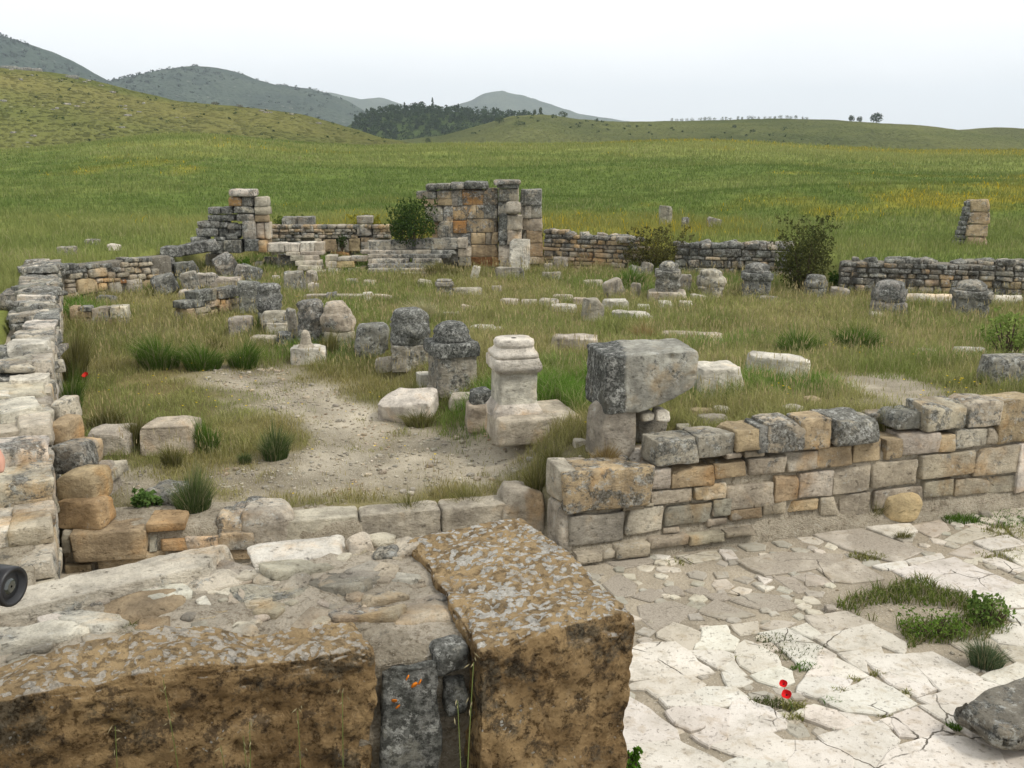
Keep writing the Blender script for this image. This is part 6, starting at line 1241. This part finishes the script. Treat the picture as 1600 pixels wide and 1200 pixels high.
for a_ in [('round dark green tussock of fine grass beside the mortar ledge', 303, 808, 84, 74, DG, 1500), ('tall green tussock on the gravel, wider of the two side by side', 430, 716, 72, 50, DG, 1100), ('small green tussock on the gravel beside a wider one', 383, 724, 32, 22, DG, 500), ('bright green tussock against the pale orange edged block', 325, 706, 56, 52, BG, 1000),
           ('tussock of green blades growing before the pale orange edged block', 270, 730, 50, 40, OL, 700), ('wide deep green tussock in the court, first of the large clump', 250, 574, 110, 52, BG, 1900), ('deep green tussock in the middle of the large clump', 318, 576, 100, 44, BG, 1600), ('dark bushy tussock at the far end of the large clump', 380, 574, 76, 42, BG, 1300),
           ('green tussock behind the large clump in the court', 340, 545, 50, 24, OL, 700), ('dark tussock at the foot of the beige wall before the paving', 1297, 822, 36, 44, DG, 700, 'grass tussocks', True), ('olive tussock beside the yellow boulder', 1362, 818, 44, 44, OL, 700, 'grass tussocks', True),
           ('brown dry grass clump in front of the stone propping the dark block', 945, 728, 64, 42, ((.20, .13, .05), (.36, .28, .13)), 700), ('tall olive grass clump where the threshold meets the wall', 838, 768, 62, 56, OL, 900), ('tall dark grass clump on the terrace behind the wall end', 866, 735, 44, 42, OL, 600),
           ('grass growing in front of the slanting white slab', 655, 665, 80, 30, OL, 700), ('long grass clump leaning out from the tall wall', 120, 600, 60, 80, OL, 1400), ('dense grass clump by the tall wall under the poppies', 112, 655, 50, 70, BG, 1200), ('dry yellow grass clump at the foot of the tall wall', 112, 700, 60, 55, ((.24, .2, .08), (.46, .4, .22)), 800),
           ('grass clump between the two pale blocks', 214, 700, 40, 56, OL, 700), ('grass fringe behind the low pale block', 165, 664, 90, 34, OL, 900), ('green grass strip clump behind the threshold near the end block', 730, 800, 90, 40, OL, 1200), ('green grass clump behind the middle of the threshold', 640, 808, 100, 40, OL, 1300),
           ('tussock by the foot of the stained white block', 515, 560, 40, 44, OL, 600), ('dark green tussock before the lone square block', 402, 520, 28, 30, BG, 500), ('grass clump in the tall grass beside the speckled block', 1340, 545, 120, 44, BG, 1500), ('broad green clump in the grass of the terrace', 1245, 552, 110, 40, BG, 1500), ('arching brown grass clump behind the huge dark block', 1010, 538, 60, 34, ((.24, .17, .07), (.4, .3, .13)), 900),
           ('grass clump on the terrace just above the black cap block', 1385, 668, 50, 40, OL, 700), ('green weedy clump in front of the dark brown bush', 985, 450, 70, 34, BG, 900), ('green grass clump before the broad dark steps', 690, 432, 90, 26, OL, 900), ('pale seeding grass clump in the middle of the far grass', 665, 500, 80, 34, ((.3, .29, .14), (.5, .46, .28)), 900)]:
    tussock(*a_)
tussock('spiky dark green tussock standing on the white paving', 1540, 1042, 84, 52, BL_, 1300, onpave=True)
tussock('short grass clump at the corner where the paving meets the frame edge', 1410, 842, 40, 20, OL, 300, onpave=True)
# small mat of herbs on the nearest wall
mb = MB(); n = 1500; P_ = onz(165, 985, 2.10); a = r_.uniform(0, 6.28, n); q_ = np.sqrt(r_.random(n)); x = np.cos(a) * q_ * .24; y = np.sin(a) * q_ * .10 + x * .1
v, tr, cc = blades_mb(np.stack([x, y, np.full(n, -.02)], 1), r_.uniform(.02, .10, n) * (1 - .5 * q_), np.full(n, .005), lerp(np.array((.07, .10, .02)), np.array((.20, .22, .07)), r_.random(n)), r_.uniform(.3, 1.2, n), 9); mb.add(v, tris=tr, col=cc)
o = mb.build('herb_cushion', GRASS, smooth=False); o.location = P_; tag(o, 'low green herb cushion growing on top of the nearest wall', 'plant')

# ------------------------------------------------------------------ leafy plants, shrubs and trees
def leaves(mb, c, rad, n, size, cols, nclump=14, seed=0, spread=.42, zmin=None, asp=.55):
    r_ = np.random.default_rng(seed); c = np.array(c, float); rad = np.array(rad, float)
    d = r_.normal(size=(nclump, 3)); d /= np.linalg.norm(d, axis=1)[:, None]; cc = d * (r_.uniform(.35, .85, nclump) ** .7)[:, None]; tone = r_.uniform(0, 1, nclump)
    k = r_.integers(0, nclump, n); p = cc[k] + r_.normal(0, spread, (n, 3)) * .62; L_ = np.linalg.norm(p, axis=1); p = np.where((L_ > 1.08)[:, None], p / (L_ / r_.uniform(.8, 1.08, n))[:, None], p)
    if zmin is not None: p[:, 2] = np.maximum(p[:, 2], zmin + r_.uniform(0, .15, n))
    p = c + p * rad; a = r_.normal(size=(n, 3)); a /= np.linalg.norm(a, axis=1)[:, None]; b = np.cross(a, r_.normal(size=(n, 3))); b /= np.linalg.norm(b, axis=1)[:, None] + 1e-9
    s = size * r_.uniform(.6, 1.4, n)[:, None]; a *= s; b *= s * asp
    v = np.stack([p - a, p + b, p + a, p - b], 1).reshape(-1, 3); i = np.arange(n) * 4
    col = lerp(np.array(cols[0]), np.array(cols[1]), np.clip(.6 * tone[k] + .4 * r_.random(n), 0, 1))
    mb.add(v, quads=np.stack([i, i + 1, i + 2, i + 3], 1), col=np.repeat(col, 4, 0)); return c + cc * rad
BARK = plain('bark', (.09, .065, .045), .95, .1)
def tube(mb, a, b, r0, r1, col=(.09, .065, .045), n=6):
    a, b = np.array(a, float), np.array(b, float); d = b - a; d /= np.linalg.norm(d) + 1e-9; s = np.cross(d, [.3, .9, .1]); s /= np.linalg.norm(s); t = np.cross(d, s); th = np.linspace(0, 6.283, n, endpoint=False)
    ring = np.cos(th)[:, None] * s + np.sin(th)[:, None] * t; v = np.concatenate([a + ring * r0, b + ring * r1]); i = np.arange(n); j = (i + 1) % n; mb.add(v, quads=np.stack([i, j, j + n, i + n], 1), col=col)
def shrub(label, px, pyb, wpx, hpx, cols, n, size, group=None, name='shrub', cat='shrub', at=None, sparse=.42):
    p, t = (np.array(at), np.linalg.norm(np.array(at) - CAM)) if at is not None else G(px, pyb); W = wpx * t / FPX / 2; Hh = hpx * t / FPX
    e = empty(name, tuple(p), label, cat, group); mb = MB(); cl = leaves(mb, (0, 0, Hh * .52), (W, W * .8, Hh * .52), n, size, cols, 22, sd(), sparse, zmin=-.96)
    for k in range(int(n / 38)):   # loose sprays that break the outline
        a_ = r_.uniform(0, 6.28); q = np.array([math.cos(a_) * W * r_.uniform(.5, 1.2), math.sin(a_) * W * .8, Hh * r_.uniform(.35, 1.18)]); leaves(mb, q, (W * .12, W * .12, Hh * .10), 16, size, cols, 3, sd())
    mb.build('foliage', LEAF, e, smooth=False); mb = MB()
    for q in cl: tube(mb, (0, 0, -.1), q, .022, .006)
    mb.build('stems', BARK, e); return e
shrub('dense dark green shrub growing on the broad steps against the tallest ruin', 645, 392, 66, 64, ((.028, .05, .012), (.075, .12, .03)), 4000, .032, at=tuple(ond(645, 388, 29.6)))
shrub('low dark brown green bush in front of the small tan stone wall', 1026, 424, 100, 58, ((.045, .05, .018), (.12, .11, .035)), 3400, .032)
shrub('tall brown green leafy bush splitting the grey dry stone walls', 1253, 456, 86, 100, ((.04, .052, .016), (.12, .125, .04)), 4600, .032)
shrub('small bright green plant at the foot of the grey dry stone wall', 1312, 452, 34, 24, ((.05, .10, .015), (.10, .18, .03)), 900, .03)
shrub('yellow flowering bush behind the wall between the two ruins', 568, 352, 52, 22, ((.14, .17, .03), (.40, .34, .05)), 1500, .035, at=tuple(ond(568, 362, 33.6)))
shrub('low green plant on the wall top beside the narrow ruin', 448, 353, 40, 16, ((.08, .13, .025), (.17, .21, .05)), 800, .03, at=tuple(ond(448, 356, 33.2)))
shrub('bright green weed between the tilted speckled boulder and a pointed stone', 385, 424, 24, 18, ((.06, .12, .015), (.14, .22, .03)), 700, .025)
shrub('dark plant hanging in the joint of the back wall', 535, 384, 16, 18, ((.03, .05, .015), (.07, .10, .03)), 400, .025, at=tuple(ond(535, 388, 32.1)))
shrub('leafy light green plant rising from the tall grass at the frame edge', 1575, 562, 76, 70, ((.13, .20, .04), (.28, .34, .10)), 1000, .028)
shrub('broad leaved green weed on the mortar ledge', 232, 795, 50, 26, ((.06, .12, .03), (.14, .22, .06)), 420, .035, name='weed', cat='weed')
shrub('small leafy sprig growing at the foot of the corner block', 980, 1215, 30, 40, ((.05, .12, .012), (.12, .24, .03)), 320, .014, name='weed', cat='weed', at=tuple(onz(985, 1215, .9)))
shrub('sprawling leafy weed at the edge of the overgrown hole in the paving', 1545, 975, 60, 44, ((.08, .14, .03), (.17, .24, .06)), 420, .022, name='weed', cat='weed', at=tuple(onz(1545, 978, 0)))
shrub('bushy green weed filling the overgrown hole in the paving', 1450, 990, 96, 30, ((.07, .14, .02), (.16, .24, .045)), 900, .012, name='weed', cat='weed', at=tuple(onz(1455, 990, 0)))
# poppies
RED = plain('poppy_petal', (.55, .006, .008), .6, .2); STEM = plain('poppy_stem', (.10, .17, .04), .8, .2); BLK = plain('poppy_heart', (.012, .01, .014), .8, .2)
def poppy(label, px, py, hgt, size, ground_z=None, gpx=None):
    g = onz(*gpx, 0.0) if gpx else None
    if g is None: g = G(px, py + hgt)[0]
    top = ond(px, py, g[1]); e = empty('poppy', tuple(g), label, 'flower', 'red poppies'); tp = top - g
    mb = MB()
    for k in range(5): tube(mb, tp * k / 5 * np.array([1, 1, 1]) + np.array([.01 * math.sin(k * .8), 0, 0]), tp * (k + 1) / 5 + np.array([.01 * math.sin((k + 1) * .8) * (k < 4), 0, 0]), .0022, .002, (.1, .17, .04), 5)
    mb.build('stem', STEM, e); mb = MB(); s = size
    for k in range(4):
        a = k * math.pi / 2 + .3; uu, vv = np.meshgrid(np.linspace(-1, 1, 7), np.linspace(0, 1, 6), indexing='ij'); ang_ = a + uu * .85; rr = s * vv * (1 - .12 * uu ** 2); z = s * (.75 * vv ** 1.7 + .06 * np.sin(uu * 9) * vv) + .002 * k
        P_ = np.stack([np.cos(ang_) * rr, np.sin(ang_) * rr, z], -1).reshape(-1, 3) @ rotm(0, 38, -12).T + tp; i, j = np.meshgrid(np.arange(6), np.arange(5), indexing='ij'); b = (i * 6 + j).ravel(); mb.add(P_, quads=np.stack([b, b + 6, b + 7, b + 1], 1))
    mb.build('petals', RED, e); mb = MB(); v, q = stone_verts((s * .4, s * .4, s * .35), 3, k=2, rough=0, n=6, chips=0, warp=0); mb.add(v + tp + np.array([0, 0, s * .15]), quads=q); mb.build('heart', BLK, e)
poppy('red poppy with a bud beside it, upper of the pair on the paving', 1224, 1070, 40, .033, gpx=(1238, 1112)); poppy('red poppy wide open, lower of the pair on the paving', 1229, 1087, 30, .040, gpx=(1240, 1114))
poppy('red poppy in the long grass by the tall wall, upper of two', 133, 562, 30, .04); poppy('red poppy in the long grass by the tall wall, lower of two', 135, 588, 26, .055)

# ---- far trees
def far_tree(name, label, px, dist, zf, hpx, wpx, cols, group=None, kind='round', n=150, py=None):
    x = (px - CX) / FPX * dist; z = float(zf(np.array([x]), np.array([dist]))[0]) - .3; Hh = hpx / FPX * dist; W = wpx / FPX * dist / 2
    e = empty(name, (x, dist, z), label, 'tree', group); mb = MB()
    if kind == 'cypress':
        for k in range(7): t = k / 6; leaves(mb, (0, 0, Hh * (.12 + .82 * t)), (W * (1 - .8 * t) ** .8 + .1, W * (1 - .8 * t) ** .8 + .1, Hh * .11), n // 3, .4, cols, 6, sd())
    else: leaves(mb, (0, 0, Hh * .54), (W, W, Hh * .48), n * 3, Hh * .07, cols, 14, sd(), .5)
    mb.build('crown', LEAF, e, smooth=False); mb = MB(); tube(mb, (0, 0, -.5), (0, 0, Hh * .5), Hh * .035, Hh * .02); mb.build('trunk', BARK, e)
DK = ((.018, .036, .013), (.050, .082, .026)); GD = ((.03, .05, .016), (.075, .10, .032))
for (px, hp, wp_, lab) in [(638, 12, 5, 'dark cypress, shorter of the group crowning the wooded hill'), (652, 11, 16, 'broad dark tree on top of the wooded hill'), (664, 13, 12, 'dark round topped tree beside the thin cypress on the wooded hill'), (680, 18, 5, 'thin tall cypress standing out on the wooded hill'), (719, 13, 6, 'lone pointed conifer on the saddle of the wooded hill'), (736, 10, 9, 'round conifer beside the pointed one on the saddle')]:
    far_tree('cypress_tree' if wp_ < 7 else 'conifer_tree', lab, px, 640, z_wood, hp, wp_, DK, 'trees crowning the wooded hill', 'cypress' if wp_ < 7 else 'round')
for (px, d_, hp, wp_, lab) in [(1352, 518, 17, 18, 'big round dark tree standing alone on the far ridge'), (1314, 512, 10, 9, 'small round tree beside another on the far ridge'), (1326, 515, 9, 8, 'small tree nearest the big round one on the far ridge'), (843, 520, 12, 5, 'small pointed tree where the wooded hill meets the ridge'), (877, 516, 10, 14, 'dark bushy tree at the start of the ridge'), (834, 520, 9, 6, 'small dark tree just before the pointed one'), (929, 518, 5, 5, 'tiny bush at the start of the ridge line'), (781, 455, 10, 14, 'dark bush on the slope below the wooded hill'), (672, 440, 8, 8, 'small dark bush low on the slope below the wood'), (1137, 440, 6, 6, 'small bush halfway down the far ridge slope'), (810, 430, 8, 22, 'wide dark bush on the slope below the ridge start')]:
    far_tree('ridge_tree' if hp > 8 else 'ridge_bush', lab, px, d_, z_ridge, hp, wp_, GD if hp != 17 else DK)
for i in range(26):
    px = 1042 + i * 8.2 + r_.uniform(-2, 2); far_tree('ridge_bush', 'small round bush in the row along the far ridge', px, 520, z_ridge, r_.uniform(4, 6.5), r_.uniform(4, 8), GD, 'row of bushes along the far ridge', n=60)
for (px, hp, wp_, lab) in [(353, 7, 14, 'brownish bush on the shoulder of the dry hill, larger of two'), (388, 6, 12, 'brownish bush on the shoulder of the dry hill beside a small one'), (402, 4, 7, 'tiny brown bush on the shoulder of the dry hill')]:
    far_tree('hill_bush', lab, px, 262, z_left, hp, wp_, ((.06, .05, .025), (.14, .11, .05)), n=120)
# wood on the hill and scrub on the slopes
mb = MB()
for i in range(1000):
    px = r_.uniform(560, 870); y = 640 - r_.uniform(0, 115); x = (px - CX) / FPX * y
    lim = np.interp(px, [555, 600, 660, 720, 780, 860], [60, 115, 115, 60, 30, 8])
    if 640 - y > lim: continue
    z = float(z_wood(np.array([x]), np.array([y]))[0]); hh = r_.uniform(2.6, 4.6); leaves(mb, (x, y, z + hh * .5), (hh * .5, hh * .5, hh * .55), 34, .65, DK, 4, 3000 + i, .5)
tag(mb.build('distant_wood', LEAF, smooth=False), kind='stuff')
mb = MB()
for i in range(420):
    px = r_.uniform(560, 1700); y = r_.uniform(360, 530); x = (px - CX) / FPX * y
    if n2(np.array([x]), np.array([y]), .02, 131)[0] < .08: continue
    z = float(z_ridge(np.array([x]), np.array([y]))[0]); hh = r_.uniform(.6, 2.0); leaves(mb, (x, y, z + hh * .3), (hh * .8, hh * .8, hh * .5), 14, .4, GD, 3, 5000 + i, .5)
for i in range(260):
    px = r_.uniform(-200, 640); y = r_.uniform(170, 268); x = (px - CX) / FPX * y
    z = float(z_left(np.array([x]), np.array([y]))[0]); hh = r_.uniform(.25, .7)
    if r_.random() < .6: leaves(mb, (x, y, z + hh * .3), (hh * 1.2, hh, hh * .5), 12, .2, GD, 3, 6000 + i, .5)
for i in range(2600):
    zf, y0, y1, xa, xb = ((z_m1, 1000, 1405, -350, 330), (z_m2, 1130, 1655, 140, 660))[i % 2]
    y = r_.uniform(y0, y1); px = r_.uniform(xa, xb); x = (px - CX) / FPX * y
    if n2(np.array([x]), np.array([y]), .006, 141)[0] + r_.normal(0, .25) < -.05: continue
    z = float(zf(np.array([x]), np.array([y]))[0]); hh = r_.uniform(2.0, 5.5); leaves(mb, (x, y, z + hh * .2), (hh * 1.2, hh * 1.2, hh * .6), 12, 1.6, ((.014, .026, .012), (.035, .055, .022)), 3, 9000 + i, .5)
tag(mb.build('distant_scrub', LEAF, smooth=False), kind='stuff')
mb = MB()
for i in range(150):
    px = r_.uniform(-100, 640); y = r_.uniform(175, 268); x = (px - CX) / FPX * y
    if n2(np.array([x]), np.array([y]), .03, 137)[0] < .0: continue
    z = float(z_left(np.array([x]), np.array([y]))[0]); s_ = r_.uniform(.3, 1.1); put_stone(mb, (x, y, z), (s_ * 1.6, s_, s_ * .6), r_.uniform(0, 180), 0, 0, 'mid', .5, n=4, k=5, rough=.25)
for px, w_ in [(45, 5.5), (70, 4), (88, 2.5), (140, 3)]:
    x = (px - CX) / FPX * 262; z = float(z_left(np.array([x]), np.array([262.0]))[0]); put_stone(mb, (x, 262, z), (w_, 2, 1.3), 0, 0, 0, 'grey', .5, n=6, k=4, rough=.4)
tag(mb.build('hillside_rocks', STONEF), kind='stuff')

# pebbles and grit
mb = MB()
xs = np.concatenate([r_.uniform(.6, 6, 300), r_.uniform(-6, 1, 4200)]); ys = np.concatenate([r_.uniform(4.6, 11.5, 300), r_.uniform(10.6, 18, 4200)]); gm = gravel_mask(xs, ys); zs = H(xs, ys); npb = 0
for i in range(len(xs)):
    if i >= 300 and gm[i] < .6: continue
    npb += 1; s_ = r_.uniform(.010, .036) * (1 if i < 300 or npb % 14 else 2.2)
    put_stone(mb, (xs[i], ys[i], zs[i] + s_ * .15), (s_ * 1.4, s_, s_ * .7), r_.uniform(0, 180), 0, 0, ('pale', 'mid', 'beige', 'mid')[r_.integers(4)], .1, n=3, k=5, rough=.3, chips=1)
tag(mb.build('pebbles', STONE), kind='stuff')

# ------------------------------------------------------------------ the person with a camera at the frame edge
SKIN = plain('skin', (.50, .27, .19), .55, .35); SHIRT = plain('shirt_cloth', (.20, .24, .30), .9, .1); TROU = plain('trouser_cloth', (.10, .10, .11), .9, .1); HAIR = plain('hair', (.05, .03, .02), .7, .3); SHOE = plain('shoe_leather', (.06, .04, .03), .6, .3)
def skinned(name, pts, edges, radii, mat, parent=None, sub=2):
    me = bpy.data.meshes.new(name); me.from_pydata([tuple(p) for p in pts], edges, []); o = bpy.data.objects.new(name, me); COL.objects.link(o)
    o.modifiers.new('Skin', 'SKIN'); m = o.modifiers.new('Sub', 'SUBSURF'); m.levels = sub; m.render_levels = sub
    for i, r0 in enumerate(radii):
        r0 = r0 if isinstance(r0, tuple) else (r0, r0); me.skin_vertices[0].data[i].radius = r0
    me.skin_vertices[0].data[0].use_root = True
    dg = bpy.context.evaluated_depsgraph_get(); m2 = bpy.data.meshes.new_from_object(o.evaluated_get(dg)); bpy.data.objects.remove(o)
    m2.name = name; m2.materials.clear(); m2.materials.append(mat)
    for p in m2.polygons: p.use_smooth = True
    o = bpy.data.objects.new(name, m2); COL.objects.link(o)
    if parent is not None: o.parent = parent
    return o
# local frame: x forward (towards the court), y to the person's own left, z up
gx_, gy_ = -1.36, 1.72; gz_ = float(H(gx_, gy_))
lens_tip = CAM + ray(22, 917) * 1.80
h0 = np.array([gx_, gy_, gz_]); LT = lens_tip - h0
hand = np.array([LT[0] - .10, LT[1] + .02, LT[2] + .0])
knk = CAM + ray(-60, 682) * 1.84 - h0      # forearm / wrist seen at the frame edge
body = [(0, 0, .95), (0, 0, 1.10), (.02, 0, 1.28), (.02, 0, 1.42), (.02, 0, 1.50), (.05, 0, 1.58), (.04, 0, 1.68),           # pelvis .. head
        (.02, .19, 1.40), (.10, .24, 1.14), tuple(knk - np.array([.05, .0, .0])), (.02, -.19, 1.40), (.02, -.25, 1.13), (hand[0] - .16, hand[1] - .06, hand[2] + .05),
        (0, .10, .90), (.02, .11, .50), (0, .12, .08), (.12, .13, .04), (0, -.10, .90), (.02, -.11, .50), (0, -.12, .08), (.12, -.13, .04)]
ed = [(0, 1), (1, 2), (2, 3), (3, 4), (4, 5), (5, 6), (3, 7), (7, 8), (8, 9), (3, 10), (10, 11), (11, 12), (0, 13), (13, 14), (14, 15), (15, 16), (0, 17), (17, 18), (18, 19), (19, 20)]
rad_ = [(.13, .16), (.12, .15), (.13, .17), (.11, .15), .055, .085, .085, .055, .042, .030, .055, .042, .032, .085, .055, .04, .035, .085, .055, .04, .035]
pe = empty('person', (gx_, gy_, gz_), 'person mostly outside the frame in a blue grey shirt holding a camera at the waist', 'person')
skinned('body', body, ed, rad_, SKIN, pe)
mb = MB(); loft(mb, [(.92, .15, .18, 2.3, 0, 0), (1.10, .148, .172, 2.3, .005, 0), (1.28, .15, .20, 2.3, .015, 0), (1.40, .135, .205, 2.3, .02, 0), (1.47, .095, .14, 2.2, .02, 0), (1.52, .07, .075, 2, .025, 0)], 4, 'grey', 0, rough=.006)
for s_ in (-1, 1):
    tube(mb, (.02, s_ * .165, 1.425), (.06, s_ * .215, 1.30), .076, .070, n=14); tube(mb, (.06, s_ * .215, 1.30), (.10, s_ * .248, 1.17), .070, .064, n=14)
mb.build('shirt', SHIRT, pe)
skinned('trousers', [(0, 0, .97), (0, 0, 1.06), (0, .10, .86), (.02, .11, .50), (0, .12, .08), (0, -.10, .86), (.02, -.11, .50), (0, -.12, .08)], [(0, 1), (0, 2), (2, 3), (3, 4), (0, 5), (5, 6), (6, 7)], [(.13, .15), (.14, .165), .105, .078, .062, .105, .078, .062], TROU, pe)
mb = MB(); v, q = stone_verts((.215, .20, .17), 6, k=2.2, rough=.12, n=14, chips=0, warp=.05); mb.add(v + np.array([.015, 0, 1.715]), quads=q); v, q = stone_verts((.12, .19, .18), 6, k=2.4, rough=.1, n=12, chips=0, warp=.05); mb.add(v + np.array([-.045, 0, 1.66]), quads=q); mb.build('hair', HAIR, pe)
mb = MB(); v, q = stone_verts((.035, .03, .05), 5, k=3, rough=.05, n=6, chips=0); mb.add(v + np.array([.145, 0, 1.60]), quads=q); mb.build('nose', SKIN, pe)
for s_ in (-1, 1):
    mb = MB(); v, q = stone_verts((.014, .024, .018), 5, k=2, rough=0, n=6, chips=0); mb.add(v + np.array([.122, s_ * .032, 1.64]), quads=q); mb.build('eye', BLK, pe)
    mb = MB(); v, q = stone_verts((.03, .02, .06), 6, k=2.5, rough=.05, n=6, chips=0); mb.add(v + np.array([.03, s_ * .09, 1.62]), quads=q); mb.build('ear', SKIN, pe)
    mb = MB(); v, q = stone_verts((.28, .10, .09), 7, k=5, rough=.05, n=9, chips=0, warp=.15); mb.add(v + np.array([.06, s_ * .125, .045]), quads=q); mb.build('shoe', SHOE, pe)
mb = MB(); v, q = stone_verts((.012, .05, .014), 6, k=2.5, rough=.05, n=6, chips=0); mb.add(v + np.array([.132, 0, 1.555]), quads=q, col=(.3, .1, .08)); mb.build('mouth', plain('lips', (.36, .13, .10), .5, .3), pe)
def make_hand(wrist, fwd, down, mat, parent, side):
    fwd = np.array(fwd, float); fwd /= np.linalg.norm(fwd); dn = np.array(down, float); dn -= fwd * (dn @ fwd); dn /= np.linalg.norm(dn); lat = np.cross(fwd, dn) * side
    skinned('hand', [wrist, wrist + fwd * .045, wrist + fwd * .085, wrist + fwd * .05 + lat * .028, wrist + fwd * .05 - lat * .028], [(0, 1), (1, 2), (1, 3), (1, 4)], [.024, (.03, .022), .022, .02, .02], mat, parent)
    for k, (o_, L) in enumerate(((.032, .066), (.011, .078), (-.011, .073), (-.032, .056))):
        b = wrist + fwd * .085 + lat * o_; skinned('finger', [b - fwd * .02, b + fwd * L * .45 + dn * .006, b + fwd * L * .72 + dn * .03, b + fwd * L * .75 + dn * .052], [(0, 1), (1, 2), (2, 3)], [.0095, .009, .0085, .007], mat, parent)
    b = wrist + fwd * .03 + lat * .03; skinned('thumb', [b, b + lat * .03 + fwd * .025 + dn * .012, b + lat * .034 + fwd * .05 + dn * .028], [(0, 1), (1, 2)], [.0115, .0105, .0085], mat, parent)
make_hand(knk - np.array([.075, 0, .0]), (1, .0, -.12), (0, -.2, -1), SKIN, pe, 1)
make_hand(np.array([hand[0] - .14, hand[1] - .055, hand[2] + .045]), (.9, .4, -.1), (.3, .6, -.9), SKIN, pe, -1)
BLACK = plain('camera_black', (.012, .012, .013), .45, .5); RING = plain('lens_ring', (.03, .03, .032), .3, .6)
GL = NT('lens_glass'); bs = GL.t.nodes.new('ShaderNodeBsdfPrincipled'); bs.inputs['Base Color'].default_value = (.03, .035, .03, 1); bs.inputs['Roughness'].default_value = .04; bs.inputs['Coat Weight'].default_value = 1; GL.l(bs.outputs[0], GL.out.inputs[0])
dirv = np.array([.965, -.24, -.06]); dirv /= np.linalg.norm(dirv)
ce = empty('camera', tuple(lens_tip), 'black camera whose lens barrel pokes in at the frame edge', 'camera')
ce.rotation_euler = Vector(dirv).to_track_quat('Z', 'Y').to_euler()
mb = MB(); loft(mb, [(-.085, .030, .030, 2, 0, 0), (-.07, .031, .031, 2, 0, 0), (-.069, .034, .034, 2, 0, 0), (-.045, .034, .034, 2, 0, 0), (-.044, .0315, .0315, 2, 0, 0), (-.036, .0315, .0315, 2, 0, 0), (-.035, .035, .035, 2, 0, 0), (-.004, .036, .036, 2, 0, 0), (0, .035, .035, 2, 0, 0), (0, .029, .029, 2, 0, 0), (-.012, .027, .027, 2, 0, 0)], 2, 'dgrey', 0, nseg=40, rough=0, fine=0); mb.build('lens_barrel', BLACK, ce)
mb = MB(); loft(mb, [(-.0155, .0262, .0262, 2, 0, 0), (-.0115, .024, .024, 2, 0, 0), (-.009, .015, .015, 2, 0, 0)], 2, 'dgrey', 0, nseg=32, rough=0, fine=0); mb.build('front_glass', GL.m, ce)
mb = MB(); loft(mb, [(-.058, .0350, .0350, 2, 0, 0), (-.052, .0350, .0350, 2, 0, 0)], 2, 'dgrey', 0, nseg=40, rough=0, fine=0); mb.build('zoom_ring', RING, ce)
mb = MB(); v, q = stone_verts((.13, .095, .05), 8, k=9, rough=0, n=10, chips=0, warp=0); mb.add(v + np.array([0, 0, -.112]), quads=q); v, q = stone_verts((.055, .03, .045), 8, k=6, rough=0, n=8, chips=0, warp=0); mb.add(v + np.array([0, .055, -.112]), quads=q); mb.build('camera_body', BLACK, ce)
